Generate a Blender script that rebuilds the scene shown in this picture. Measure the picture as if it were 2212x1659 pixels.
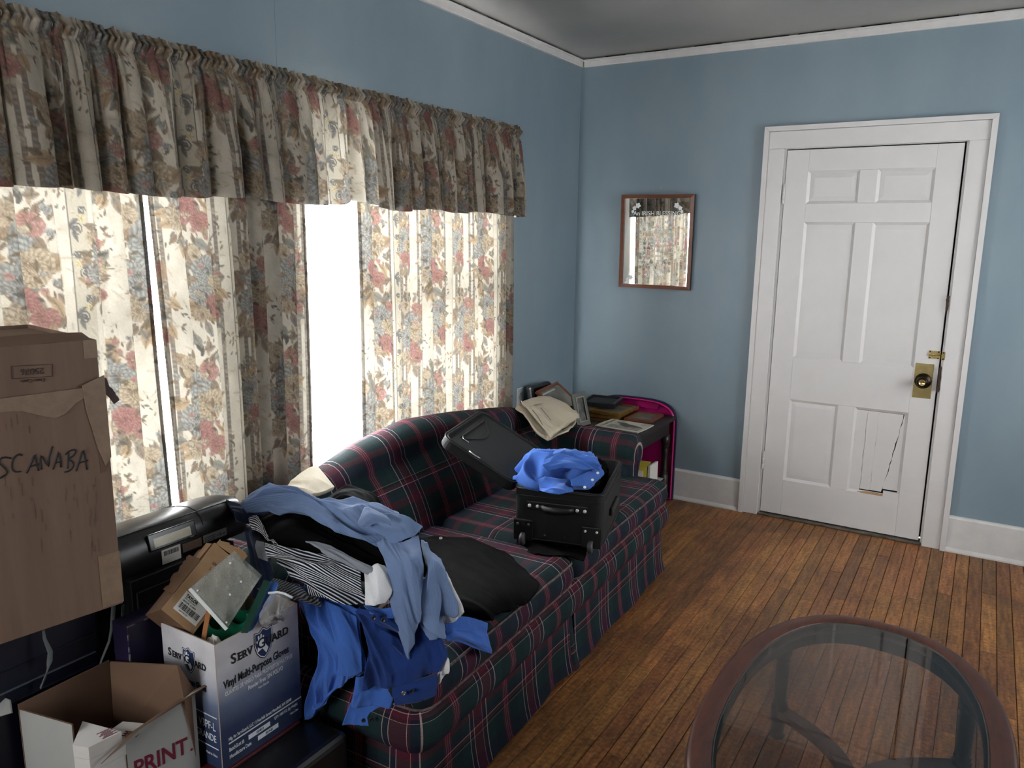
import bpy, bmesh, math, random
import numpy as np
from mathutils import Vector, Matrix

for _o in list(bpy.data.objects):
    bpy.data.objects.remove(_o, do_unlink=True)
SC = bpy.context.scene
COL = SC.collection
random.seed(7)
RNG = np.random.default_rng(11)

# ------------------------------------------------------------------ camera
cam_d = bpy.data.cameras.new('camera')
cam = bpy.data.objects.new('camera', cam_d)
COL.objects.link(cam)
SC.camera = cam
cam_d.sensor_width = 36.0
cam_d.lens = 27.1633
cam_d.clip_start = 0.05
cam.matrix_world = Matrix(((0.852346, -0.109089, 0.511474, 2.2207), (0.522826, 0.154141, -0.838388, -4.3925), (0.012620, 0.982008, 0.188416, 1.5655), (0, 0, 0, 1)))

# ------------------------------------------------------------------ sky, daylight, exposure
SC.view_settings.view_transform = 'Standard'
SC.view_settings.look = 'None'
SC.view_settings.gamma = 1.0
SC.view_settings.use_curve_mapping = False
SC.view_settings.exposure = 1.02
world = bpy.data.worlds.new('overcast_sky')
SC.world = world
world.use_nodes = True
_bg = world.node_tree.nodes['Background']
_bg.inputs['Color'].default_value = (0.86, 0.93, 1.0, 1)
_bg.inputs['Strength'].default_value = 2.2


def window_light(name, loc, direction, sx, sy, power, color):
    ld = bpy.data.lights.new(name, 'AREA')
    ld.shape = 'RECTANGLE'
    ld.size, ld.size_y = sx, sy
    ld.energy = power
    ld.color = color
    o = bpy.data.objects.new(name, ld)
    COL.objects.link(o)
    o.location = loc
    o.rotation_euler = Vector(direction).to_track_quat('-Z', 'Y').to_euler()
    return o


# overcast daylight outside the curtained windows, then two added fill lights
window_light('daylight_window_1', (-0.55, -1.66, 1.30), (1, 0, 0), 1.7, 1.7, 420, (0.93, 0.97, 1.0))
window_light('daylight_window_2', (-0.55, -3.28, 1.30), (1, 0, 0), 1.5, 1.7, 270, (0.93, 0.97, 1.0))
window_light('added_light_3', (0.75, -6.25, 1.55), (0, 1, 0), 1.6, 1.7, 32, (1.0, 0.98, 0.95))  # added fill from behind the camera, through an invented window
window_light('added_light_4', (4.15, -1.35, 1.60), (-1, 0, 0), 1.8, 1.8, 24, (1.0, 0.985, 0.965))  # added fill from the right, through an invented window

# ------------------------------------------------------------------ helpers


def lin(r, g, b):
    def f(c):
        c /= 255.0
        return c / 12.92 if c <= 0.04045 else ((c + 0.055) / 1.055) ** 2.4
    return (f(r), f(g), f(b), 1.0)


def node_mat(name):
    m = bpy.data.materials.new(name)
    m.use_nodes = True
    nt = m.node_tree
    nt.nodes.clear()
    out = nt.nodes.new('ShaderNodeOutputMaterial')
    return m, nt, out


def link(nt, a, b):
    nt.links.new(a, b)


def M(name, col, rough=0.6, metal=0.0, var=0.0, vscale=6.0, bump=0.0, bscale=80.0, spec=0.5,
      stretch=(1, 1, 1), col2=None, coat=0.0, sheen=0.0, detail=4.0):
    """Principled material with procedural colour variation and fine relief."""
    m, nt, out = node_mat(name)
    b = nt.nodes.new('ShaderNodeBsdfPrincipled')
    link(nt, b.outputs[0], out.inputs[0])
    b.inputs['Roughness'].default_value = rough
    b.inputs['Metallic'].default_value = metal
    b.inputs['Specular IOR Level'].default_value = spec
    b.inputs['Coat Weight'].default_value = coat
    b.inputs['Sheen Weight'].default_value = sheen
    b.inputs['Base Color'].default_value = col
    tc = nt.nodes.new('ShaderNodeTexCoord')
    mp = nt.nodes.new('ShaderNodeMapping')
    mp.inputs['Scale'].default_value = stretch
    link(nt, tc.outputs['Object'], mp.inputs[0])
    if var or col2:
        n = nt.nodes.new('ShaderNodeTexNoise')
        n.inputs['Scale'].default_value = vscale
        n.inputs['Detail'].default_value = detail
        n.inputs['Roughness'].default_value = 0.6
        link(nt, mp.outputs[0], n.inputs['Vector'])
        mx = nt.nodes.new('ShaderNodeMix')
        mx.data_type = 'RGBA'
        rmp = nt.nodes.new('ShaderNodeMapRange')
        rmp.inputs['From Min'].default_value = 0.3
        rmp.inputs['From Max'].default_value = 0.7
        link(nt, n.outputs[0], rmp.inputs[0])
        link(nt, rmp.outputs[0], mx.inputs[0])
        if col2:
            a, c = col, col2
        else:
            a = tuple(x * (1 - var) for x in col[:3]) + (1,)
            c = tuple(min(1, x * (1 + var)) for x in col[:3]) + (1,)
        mx.inputs[6].default_value = a
        mx.inputs[7].default_value = c
        link(nt, mx.outputs[2], b.inputs['Base Color'])
    if bump:
        n2 = nt.nodes.new('ShaderNodeTexNoise')
        n2.inputs['Scale'].default_value = bscale
        n2.inputs['Detail'].default_value = 3
        link(nt, mp.outputs[0], n2.inputs['Vector'])
        bp = nt.nodes.new('ShaderNodeBump')
        bp.inputs['Strength'].default_value = bump
        bp.inputs['Distance'].default_value = 0.002
        link(nt, n2.outputs[0], bp.inputs['Height'])
        link(nt, bp.outputs[0], b.inputs['Normal'])
    return m


def thing(name, label, cat, loc=(0, 0, 0), rotz=0.0, group=None):
    o = bpy.data.objects.new(name, None)
    o.empty_display_size = 0.05
    COL.objects.link(o)
    o.location = loc
    o.rotation_euler = (0, 0, rotz)
    tag(o, label, cat, group)
    return o


def tag(o, label=None, cat=None, group=None, kind=None):
    if label:
        o['label'] = label
    if cat:
        o['category'] = cat
    if group:
        o['group'] = group
    if kind:
        o['kind'] = kind
    return o


def pmat(p):
    m = Matrix.Translation(p.location) @ p.rotation_euler.to_matrix().to_4x4()
    if p.parent:
        m = pmat(p.parent) @ p.matrix_parent_inverse @ m
    return m


def adopt(o, parent):
    if parent is not None:
        o.parent = parent
        o.matrix_parent_inverse = pmat(parent).inverted()


def mesh_obj(name, verts, faces, mat, parent=None, smooth=False, uvs=None, mats=None, midx=None):
    """verts are in world space; the object's origin goes to the base centre of its box."""
    V = np.asarray(verts, dtype=np.float64).reshape(-1, 3)
    c = np.array([(V[:, 0].min() + V[:, 0].max()) / 2, (V[:, 1].min() + V[:, 1].max()) / 2, V[:, 2].min()])
    me = bpy.data.meshes.new(name)
    me.from_pydata((V - c).tolist(), [], [list(map(int, f)) for f in faces])
    if uvs is not None:
        uvl = me.uv_layers.new(name='UVMap')
        li = np.empty(len(me.loops), dtype=np.int32)
        me.loops.foreach_get('vertex_index', li)
        uvl.data.foreach_set('uv', np.asarray(uvs, dtype=np.float32)[li].ravel())
    if smooth:
        me.polygons.foreach_set('use_smooth', [True] * len(me.polygons))
    for mm in (mats or [mat]):
        me.materials.append(mm)
    if midx is not None:
        me.polygons.foreach_set('material_index', midx)
    me.update()
    o = bpy.data.objects.new(name, me)
    COL.objects.link(o)
    o.location = c
    adopt(o, parent)
    return o


def bm_obj(name, bm, mat, parent=None, smooth=False):
    vs = [v.co[:] for v in bm.verts]
    bm.verts.index_update()
    fs = [[v.index for v in f.verts] for f in bm.faces]
    bm.free()
    o = mesh_obj(name, vs, fs, mat, parent, smooth)
    return o


def frame(o, x, y=None):
    """matrix with origin o, x axis along x, y axis along y (z = x cross y)"""
    x = Vector(x).normalized()
    y = Vector(y)
    z = x.cross(y).normalized()
    y = z.cross(x)
    return Matrix(((x[0], y[0], z[0], o[0]), (x[1], y[1], z[1], o[1]), (x[2], y[2], z[2], o[2]), (0, 0, 0, 1)))


def rotz(o, a):
    return Matrix.Translation(o) @ Matrix.Rotation(a, 4, 'Z')


I4 = Matrix.Identity(4)


def add_box(bm, lo, hi, mtx=I4, bevel=0.0, seg=1):
    vs = [bm.verts.new(mtx @ Vector((x, y, z))) for x in (lo[0], hi[0]) for y in (lo[1], hi[1]) for z in (lo[2], hi[2])]
    q = [(0, 1, 3, 2), (4, 6, 7, 5), (0, 4, 5, 1), (2, 3, 7, 6), (0, 2, 6, 4), (1, 5, 7, 3)]
    fs = [bm.faces.new([vs[i] for i in f]) for f in q]
    if bevel > 0:
        es = list({e for f in fs for e in f.edges})
        bmesh.ops.bevel(bm, geom=es, offset=bevel, segments=seg, profile=0.5, affect='EDGES', clamp_overlap=True)


def box(name, lo, hi, mat, parent=None, mtx=I4, bevel=0.0, seg=1, smooth=False):
    bm = bmesh.new()
    add_box(bm, lo, hi, mtx, bevel, seg)
    return bm_obj(name, bm, mat, parent, smooth)


def boxes(name, lst, mat, parent=None, mtx=I4, bevel=0.0, seg=1):
    bm = bmesh.new()
    for lo, hi in lst:
        add_box(bm, lo, hi, mtx, bevel, seg)
    return bm_obj(name, bm, mat, parent)


def tube_data(pts, r, n=8, cap=True, flat=1.0, up=(0, 0, 1)):
    pts = [Vector(p) for p in pts]
    rs = r if hasattr(r, '__len__') else [r] * len(pts)
    V, F = [], []
    for i, p in enumerate(pts):
        t = (pts[min(i + 1, len(pts) - 1)] - pts[max(i - 1, 0)]).normalized()
        u = Vector(up)
        if abs(t.dot(u)) > 0.95:
            u = Vector((1, 0, 0))
        a = t.cross(u).normalized()
        b = a.cross(t).normalized()
        for k in range(n):
            th = 2 * math.pi * k / n
            V.append(p + a * (rs[i] * math.cos(th)) + b * (rs[i] * flat * math.sin(th)))
    for i in range(len(pts) - 1):
        for k in range(n):
            k2 = (k + 1) % n
            F.append((i * n + k, i * n + k2, (i + 1) * n + k2, (i + 1) * n + k))
    if cap:
        F.append(tuple(range(n - 1, -1, -1)))
        F.append(tuple(range((len(pts) - 1) * n, len(pts) * n)))
    return V, F


def tube(name, pts, r, mat, parent=None, n=8, cap=True, flat=1.0, up=(0, 0, 1)):
    V, F = tube_data(pts, r, n, cap, flat, up)
    return mesh_obj(name, [v[:] for v in V], F, mat, parent, smooth=True)


def lathe(name, prof, mtx, mat, parent=None, n=24, smooth=True):
    """prof: list of (radius, height) turned about the local z axis"""
    V, F = [], []
    for r, h in prof:
        for k in range(n):
            th = 2 * math.pi * k / n
            V.append(mtx @ Vector((r * math.cos(th), r * math.sin(th), h)))
    for i in range(len(prof) - 1):
        for k in range(n):
            k2 = (k + 1) % n
            F.append((i * n + k, i * n + k2, (i + 1) * n + k2, (i + 1) * n + k))
    F.append(tuple(range(n - 1, -1, -1)))
    F.append(tuple(range((len(prof) - 1) * n, len(prof) * n)))
    return mesh_obj(name, [v[:] for v in V], F, mat, parent, smooth=smooth)


def prism(name, outline, depth, mtx, mat, parent=None, smooth=False):
    """outline in local xy, extruded along +z by depth"""
    n = len(outline)
    V = [mtx @ Vector((x, y, 0)) for x, y in outline] + [mtx @ Vector((x, y, depth)) for x, y in outline]
    F = [tuple(range(n - 1, -1, -1)), tuple(range(n, 2 * n))]
    F += [(i, (i + 1) % n, n + (i + 1) % n, n + i) for i in range(n)]
    return mesh_obj(name, [v[:] for v in V], F, mat, parent, smooth=smooth)


def grid_faces(nu, nv, wrap_u=False):
    i = np.arange(nu - (0 if wrap_u else 1))
    j = np.arange(nv - 1)
    I, J = np.meshgrid(i, j, indexing='ij')
    I2 = (I + 1) % nu
    return np.stack([I * nv + J, I2 * nv + J, I2 * nv + J + 1, I * nv + J + 1], -1).reshape(-1, 4)


def text(name, s, mtx, size, mat, parent=None, ext=0.0003, align='LEFT', xs=1.0, shear=0.0, bold=0.0, space=1.0):
    """flat lettering standing a hair proud of a surface; mtx maps local xy to the surface"""
    cu = bpy.data.curves.new(name + '_font', 'FONT')
    cu.body = s
    cu.size = size
    cu.extrude = ext
    cu.align_x = align
    cu.shear = shear
    cu.offset = bold
    cu.space_character = space
    cu.resolution_u = 3
    tmp = bpy.data.objects.new(name + '_tmp', cu)
    COL.objects.link(tmp)
    dg = bpy.context.evaluated_depsgraph_get()
    me0 = bpy.data.meshes.new_from_object(tmp.evaluated_get(dg))
    vs = [mtx @ Vector((v.co[0] * xs, v.co[1], v.co[2])) for v in me0.vertices]
    fs = [list(p.vertices) for p in me0.polygons]
    bpy.data.objects.remove(tmp, do_unlink=True)
    bpy.data.curves.remove(cu)
    bpy.data.meshes.remove(me0)
    return mesh_obj(name, [v[:] for v in vs], fs, mat, parent)


def smooth_noise(n, step, rng, amp=1.0):
    """1-D smooth random curve with n samples and a knot every `step` samples"""
    k = rng.normal(0, amp, int(n / step) + 4)
    x = np.arange(n) / step + 1
    i = x.astype(int)
    f = x - i
    a, b, c, d = k[i - 1], k[i], k[i + 1], k[i + 2]
    return 0.5 * (2 * b + (c - a) * f + (2 * a - 5 * b + 4 * c - d) * f ** 2 + (3 * b - a - 3 * c + d) * f ** 3)

# ================================================================== SETTING
RX1, RY0, CEIL = 3.5, -5.7, 2.605


def paint_wall(name, c1, c2, scale, rough=0.42):
    m, nt, out = node_mat(name)
    b = nt.nodes.new('ShaderNodeBsdfPrincipled')
    link(nt, b.outputs[0], out.inputs[0])
    b.inputs['Roughness'].default_value = rough
    b.inputs['Specular IOR Level'].default_value = 0.4
    g = nt.nodes.new('ShaderNodeNewGeometry')
    n1 = nt.nodes.new('ShaderNodeTexNoise')
    n1.inputs['Scale'].default_value = scale
    n1.inputs['Detail'].default_value = 5
    mp = nt.nodes.new('ShaderNodeMapping')
    mp.inputs['Scale'].default_value = (1, 1, 0.45)
    link(nt, g.outputs['Position'], mp.inputs[0])
    link(nt, mp.outputs[0], n1.inputs['Vector'])
    r = nt.nodes.new('ShaderNodeMapRange')
    r.inputs['From Min'].default_value = 0.33
    r.inputs['From Max'].default_value = 0.68
    link(nt, n1.outputs[0], r.inputs[0])
    mx = nt.nodes.new('ShaderNodeMix')
    mx.data_type = 'RGBA'
    mx.inputs[6].default_value = c1
    mx.inputs[7].default_value = c2
    link(nt, r.outputs[0], mx.inputs[0])
    link(nt, mx.outputs[2], b.inputs['Base Color'])
    n2 = nt.nodes.new('ShaderNodeTexNoise')
    n2.inputs['Scale'].default_value = 220
    n3 = nt.nodes.new('ShaderNodeTexNoise')
    n3.inputs['Scale'].default_value = 9
    n3.inputs['Detail'].default_value = 3
    link(nt, g.outputs['Position'], n2.inputs['Vector'])
    link(nt, g.outputs['Position'], n3.inputs['Vector'])
    ad = nt.nodes.new('ShaderNodeMath')
    ad.operation = 'MULTIPLY_ADD'
    ad.inputs[1].default_value = 0.15
    link(nt, n2.outputs[0], ad.inputs[0])
    link(nt, n3.outputs[0], ad.inputs[2])
    bp = nt.nodes.new('ShaderNodeBump')
    bp.inputs['Strength'].default_value = 0.25
    bp.inputs['Distance'].default_value = 0.004
    link(nt, ad.outputs[0], bp.inputs['Height'])
    link(nt, bp.outputs[0], b.inputs['Normal'])
    return m


WALLP = paint_wall('blue_wall_paint', lin(122, 139, 150), lin(133, 149, 157), 2.6)
CEILP = paint_wall('ceiling_paint', lin(150, 148, 144), lin(166, 163, 158), 1.6, 0.33)
WHITE = M('white_gloss_paint', lin(214, 211, 209), 0.38, var=0.035, vscale=5, bump=0.12, bscale=60)
WHITE_OLD = M('scuffed_white_paint', lin(205, 202, 199), 0.5, col2=lin(216, 213, 210), vscale=14, bump=0.2, bscale=40)
DARK = M('dark_gap', lin(22, 20, 19), 0.9)
BARE = M('bare_broken_wood', lin(176, 140, 104), 0.8, var=0.25, vscale=60, stretch=(1, 1, 8))

# ---- floor: narrow hardwood strips running away from the camera
floor = box('floor', (-0.15, RY0 - 0.15, -0.14), (RX1 + 0.15, 0.15, -0.018), DARK)
tag(floor, kind='structure')


def floor_material():
    m, nt, out = node_mat('amber_strip_oak')
    b = nt.nodes.new('ShaderNodeBsdfPrincipled')
    link(nt, b.outputs[0], out.inputs[0])
    g = nt.nodes.new('ShaderNodeNewGeometry')
    oi = nt.nodes.new('ShaderNodeObjectInfo')
    mp = nt.nodes.new('ShaderNodeMapping')
    mp.inputs['Scale'].default_value = (60, 5, 1)
    sh = nt.nodes.new('ShaderNodeVectorMath')
    sh.operation = 'MULTIPLY_ADD'
    sh.inputs[1].default_value = (0, 40, 0)
    cb = nt.nodes.new('ShaderNodeCombineXYZ')
    link(nt, oi.outputs['Random'], cb.inputs[1])
    link(nt, cb.outputs[0], sh.inputs[0])
    link(nt, g.outputs['Position'], sh.inputs[2])
    link(nt, sh.outputs[0], mp.inputs[0])
    grain = nt.nodes.new('ShaderNodeTexNoise')
    grain.inputs['Scale'].default_value = 1.0
    grain.inputs['Detail'].default_value = 6
    grain.inputs['Roughness'].default_value = 0.65
    link(nt, mp.outputs[0], grain.inputs['Vector'])
    cr = nt.nodes.new('ShaderNodeValToRGB')
    cr.color_ramp.elements[0].position = 0.32
    cr.color_ramp.elements[0].color = lin(104, 63, 31)
    cr.color_ramp.elements[1].position = 0.68
    cr.color_ramp.elements[1].color = lin(182, 124, 68)
    link(nt, grain.outputs[0], cr.inputs[0])
    # each strip its own tone
    hs = nt.nodes.new('ShaderNodeHueSaturation')
    vr = nt.nodes.new('ShaderNodeMapRange')
    vr.inputs['To Min'].default_value = 0.70
    vr.inputs['To Max'].default_value = 1.30
    link(nt, oi.outputs['Random'], vr.inputs[0])
    link(nt, vr.outputs[0], hs.inputs['Value'])
    wn0 = nt.nodes.new('ShaderNodeTexWhiteNoise')
    wn0.noise_dimensions = '1D'
    link(nt, oi.outputs['Random'], wn0.inputs['W'])
    hr_ = nt.nodes.new('ShaderNodeMapRange')
    hr_.inputs['To Min'].default_value = 0.492
    hr_.inputs['To Max'].default_value = 0.505
    link(nt, wn0.outputs[0], hr_.inputs[0])
    link(nt, hr_.outputs[0], hs.inputs['Hue'])
    link(nt, cr.outputs[0], hs.inputs['Color'])
    # worn, dirty patches with a shape of their own
    wn = nt.nodes.new('ShaderNodeTexNoise')
    wn.inputs['Scale'].default_value = 2.2
    wn.inputs['Detail'].default_value = 7
    wn.inputs['Roughness'].default_value = 0.7
    link(nt, g.outputs['Position'], wn.inputs['Vector'])
    wr = nt.nodes.new('ShaderNodeMapRange')
    wr.inputs['From Min'].default_value = 0.42
    wr.inputs['From Max'].default_value = 0.66
    wr.inputs['To Max'].default_value = 0.62
    link(nt, wn.outputs[0], wr.inputs[0])
    mx = nt.nodes.new('ShaderNodeMix')
    mx.data_type = 'RGBA'
    mx.inputs[7].default_value = lin(76, 49, 35)
    link(nt, wr.outputs[0], mx.inputs[0])
    link(nt, hs.outputs[0], mx.inputs[6])
    # fine scratches
    sn = nt.nodes.new('ShaderNodeTexNoise')
    sn.inputs['Scale'].default_value = 70
    sn.inputs['Detail'].default_value = 5
    link(nt, g.outputs['Position'], sn.inputs['Vector'])
    sr = nt.nodes.new('ShaderNodeMapRange')
    sr.inputs['From Min'].default_value = 0.35
    sr.inputs['From Max'].default_value = 0.7
    sr.inputs['To Min'].default_value = 0.62
    sr.inputs['To Max'].default_value = 1.30
    link(nt, sn.outputs[0], sr.inputs[0])
    m2 = nt.nodes.new('ShaderNodeMix')
    m2.data_type = 'RGBA'
    m2.blend_type = 'MULTIPLY'
    m2.inputs[0].default_value = 1.0
    link(nt, mx.outputs[2], m2.inputs[6])
    link(nt, sr.outputs[0], m2.inputs[7])
    link(nt, m2.outputs[2], b.inputs['Base Color'])
    rr = nt.nodes.new('ShaderNodeMapRange')
    rr.inputs['To Min'].default_value = 0.36
    rr.inputs['To Max'].default_value = 0.58
    link(nt, wn.outputs[0], rr.inputs[0])
    link(nt, rr.outputs[0], b.inputs['Roughness'])
    bp = nt.nodes.new('ShaderNodeBump')
    bp.inputs['Strength'].default_value = 0.2
    bp.inputs['Distance'].default_value = 0.002
    link(nt, grain.outputs[0], bp.inputs['Height'])
    link(nt, bp.outputs[0], b.inputs['Normal'])
    return m


WOODF = floor_material()
STRIP = 0.0572


def strip_profile(w):
    return [(0.0009, -0.016), (w - 0.0009, -0.016), (w - 0.0009, -0.0022), (w - 0.0024, 0.0), (0.0024, 0.0), (0.0009, -0.0022)]


pr = strip_profile(STRIP)
_pv = [(x, 0, z) for x, z in pr] + [(x, 1, z) for x, z in pr]
_pf = [tuple(range(5, -1, -1)), tuple(range(6, 12))] + [(i, (i + 1) % 6, 6 + (i + 1) % 6, 6 + i) for i in range(6)]
plank_me = bpy.data.meshes.new('floor_plank')
plank_me.from_pydata(_pv, [], [f[::-1] for f in _pf])
plank_me.materials.append(WOODF)
rest_v, rest_f = [], []
prng = random.Random(5)
nrow = int((RX1 + 0.02) / STRIP)
for i in range(nrow):
    x0 = 0.002 + i * STRIP
    y = 0.0 - prng.uniform(0.0, 0.5)
    cuts = [0.0]
    y = -prng.uniform(0.15, 1.0)
    while y > RY0 + 0.2:
        cuts.append(y)
        y -= prng.uniform(0.45, 1.5)
    cuts.append(RY0)
    for a, b in zip(cuts[:-1], cuts[1:]):
        if 0.62 < x0 < 2.72 and a > -3.1 and not (x0 < 0.95 and a < -1.1):
            o = bpy.data.objects.new('floor_plank', plank_me)
            COL.objects.link(o)
            o.location = (x0, b + 0.0005, prng.uniform(-0.0004, 0.0004))
            o.scale = (1, (a - b) - 0.001, 1)
            o.parent = floor
            o.matrix_parent_inverse = pmat(floor).inverted()
        else:
            n0 = len(rest_v)
            rest_v += [(x0 + x, b + 0.0005, z) for x, z in pr] + [(x0 + x, a - 0.0005, z) for x, z in pr]
            rest_f += [tuple(n0 + k for k in f[::-1]) for f in _pf]
rest = mesh_obj('floor_plank_field', rest_v, rest_f, WOODF, floor)
tag(rest, kind='stuff')

# ---- walls
WZ0, WZ1 = 0.56, 1.99                      # window openings
W1 = (-2.40, -0.90)
W2 = (-3.95, -2.62)
wl = boxes('wall_left', [((-0.15, RY0, 0), (0, W2[0], CEIL)), ((-0.15, W2[1], 0), (0, W1[0], CEIL)), ((-0.15, W1[1], 0), (0, 0.15, CEIL)),
                         ((-0.15, W2[0], 0), (0, W2[1], WZ0)), ((-0.15, W2[0], WZ1), (0, W2[1], CEIL)),
                         ((-0.15, W1[0], 0), (0, W1[1], WZ0)), ((-0.15, W1[0], WZ1), (0, W1[1], CEIL))], WALLP)
tag(wl, kind='structure')
SEAM = M('wall_seam', lin(84, 100, 110), 0.7)
mesh_obj('paint_seam', [(0.0004, -2.372, 2.13), (0.0004, -2.3705, 2.13), (0.0004, -2.3705, 2.556), (0.0004, -2.372, 2.556)], [(0, 1, 2, 3)], SEAM, wl)
DX0, DX1, DZ1 = 1.222, 2.070, 2.040       # door opening
wf = boxes('wall_far', [((0, 0, 0), (DX0, 0.15, CEIL)), ((DX1, 0, 0), (RX1 + 0.15, 0.15, CEIL)), ((DX0, 0, DZ1), (DX1, 0.15, CEIL))], WALLP)
tag(wf, kind='structure')
RW = (-2.1, -0.6, 0.75, 2.25)              # added window in the right wall, unseen, lets in fill light
tag(boxes('wall_right', [((RX1, RY0, 0), (RX1 + 0.15, RW[0], CEIL)), ((RX1, RW[1], 0), (RX1 + 0.15, 0, CEIL)),
                         ((RX1, RW[0], 0), (RX1 + 0.15, RW[1], RW[2])), ((RX1, RW[0], RW[3]), (RX1 + 0.15, RW[1], CEIL))], WALLP), kind='structure')
NW = (0.1, 1.4, 0.8, 2.2)                  # added window behind the camera, unseen, lets in fill light
wn_ = boxes('wall_near', [((-0.15, RY0 - 0.15, 0), (NW[0], RY0, CEIL)), ((NW[1], RY0 - 0.15, 0), (RX1 + 0.15, RY0, CEIL)),
                          ((NW[0], RY0 - 0.15, 0), (NW[1], RY0, NW[2])), ((NW[0], RY0 - 0.15, NW[3]), (NW[1], RY0, CEIL))], WALLP)
tag(wn_, kind='structure')
tag(box('ceiling', (-0.15, RY0 - 0.15, CEIL), (RX1 + 0.15, 0.15, CEIL + 0.12), CEILP), kind='structure')
# dark sheet behind the door; its colour stands for the gap's shade
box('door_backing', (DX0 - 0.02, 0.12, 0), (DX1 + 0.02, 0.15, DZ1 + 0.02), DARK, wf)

# ---- crown and base trim
CROWNP = [(0, 0), (0.016, 0), (0.018, 0.004), (0.018, 0.030), (0.026, 0.034), (0.026, 0.0405), (0.014, 0.044), (0, 0.044)]
c1 = prism('trim_1', [(x, z) for x, z in CROWNP], -RY0, frame((0, 0, 2.556), (1, 0, 0), (0, 0, 1)), WHITE_OLD)
tag(c1, kind='structure')
c2 = prism('trim_2', [(x, z) for x, z in CROWNP], RX1 - 0.026, frame((RX1, 0, 2.556), (0, -1, 0), (0, 0, 1)), WHITE_OLD)
tag(c2, kind='structure')
BASEP = [(0, 0), (0.030, 0), (0.030, 0.008), (0.024, 0.018), (0.018, 0.022), (0.018, 0.176), (0.012, 0.186), (0, 0.188)]
for nm, xa, xb in (('baseboard_far', 0.0, 1.1165), ('baseboard_right', 2.1795, RX1)):
    bb = prism(nm, BASEP, xb - xa, frame((xb, 0, 0), (0, -1, 0), (0, 0, 1)), WHITE_OLD)
    tag(bb, kind='structure')
bb = prism('baseboard_left', BASEP, -RY0, frame((0, 0, 0), (1, 0, 0), (0, 0, 1)), WHITE_OLD)
tag(bb, kind='structure')
# dark, chipped crack lines where the crown leaves the ceiling
ck = random.Random(3)
bmk = bmesh.new()
for k in range(14):
    y = -0.15 - k * 0.16 - ck.uniform(0, 0.08)
    add_box(bmk, (0.012, y - ck.uniform(0.03, 0.12), 2.5985), (0.0165 + ck.uniform(0, 0.004), y, 2.6035))
for k in range(9):
    x = 0.1 + k * 0.27 + ck.uniform(0, 0.1)
    add_box(bmk, (x, -0.0175 - ck.uniform(0, 0.003), 2.5985), (x + ck.uniform(0.05, 0.2), -0.012, 2.6035))
bm_obj('crack', bmk, DARK, c1)

# ---- door with its casing
door = bpy.data.objects.new('door_1', None)
COL.objects.link(door)
door.location = (1.646, 0, 0)
tag(door, 'white painted six panel door with a cracked lower right panel', 'door', kind='structure')
cas = box('casing_side', (1.142, -0.021, 0), (1.222, 0.0, 2.036), WHITE, door, bevel=0.002)
box('casing_side', (2.070, -0.021, 0), (2.154, 0.0, 2.036), WHITE, door, bevel=0.002)
box('casing_head', (1.142, -0.0205, 2.0365), (2.154, 0.0, 2.125), WHITE, door, bevel=0.002)
# mitred back band round the casing
for nm, q in (('back_band', [(1.1165, 0), (1.1415, 0), (1.1415, 2.1255), (1.1165, 2.150)]),
              ('back_band', [(2.1545, 0), (2.1795, 0), (2.1795, 2.150), (2.1545, 2.1255)]),
              ('back_band', [(1.117, 2.1505), (1.1420, 2.126), (2.1540, 2.126), (2.179, 2.1505)])):
    prism(nm, q, 0.034, frame((0, 0.0, 0), (1, 0, 0), (0, 0, 1)), WHITE, door)
# frame(): x cross z = -y, so the bands stand out into the room
box('jamb', (1.216, 0.001, 0), (1.2335, 0.149, 2.034), WHITE, door)
box('jamb', (2.0605, 0.001, 0), (2.0765, 0.149, 2.034), WHITE, door)
box('jamb_head', (1.216, 0.001, 2.0345), (2.0765, 0.149, 2.046), WHITE, door)
SX0, SX1, SZ0, SZ1 = 1.2365, 2.053, 0.022, 2.028
FY, BY = -0.004, 0.034
slab = []


def dpart(name, x0, x1, z0, z1, y0=FY, y1=BY, mat=WHITE, bev=0.0012):
    return box(name, (x0, y0, z0), (x1, y1, z1), mat, door, bevel=bev)


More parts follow.
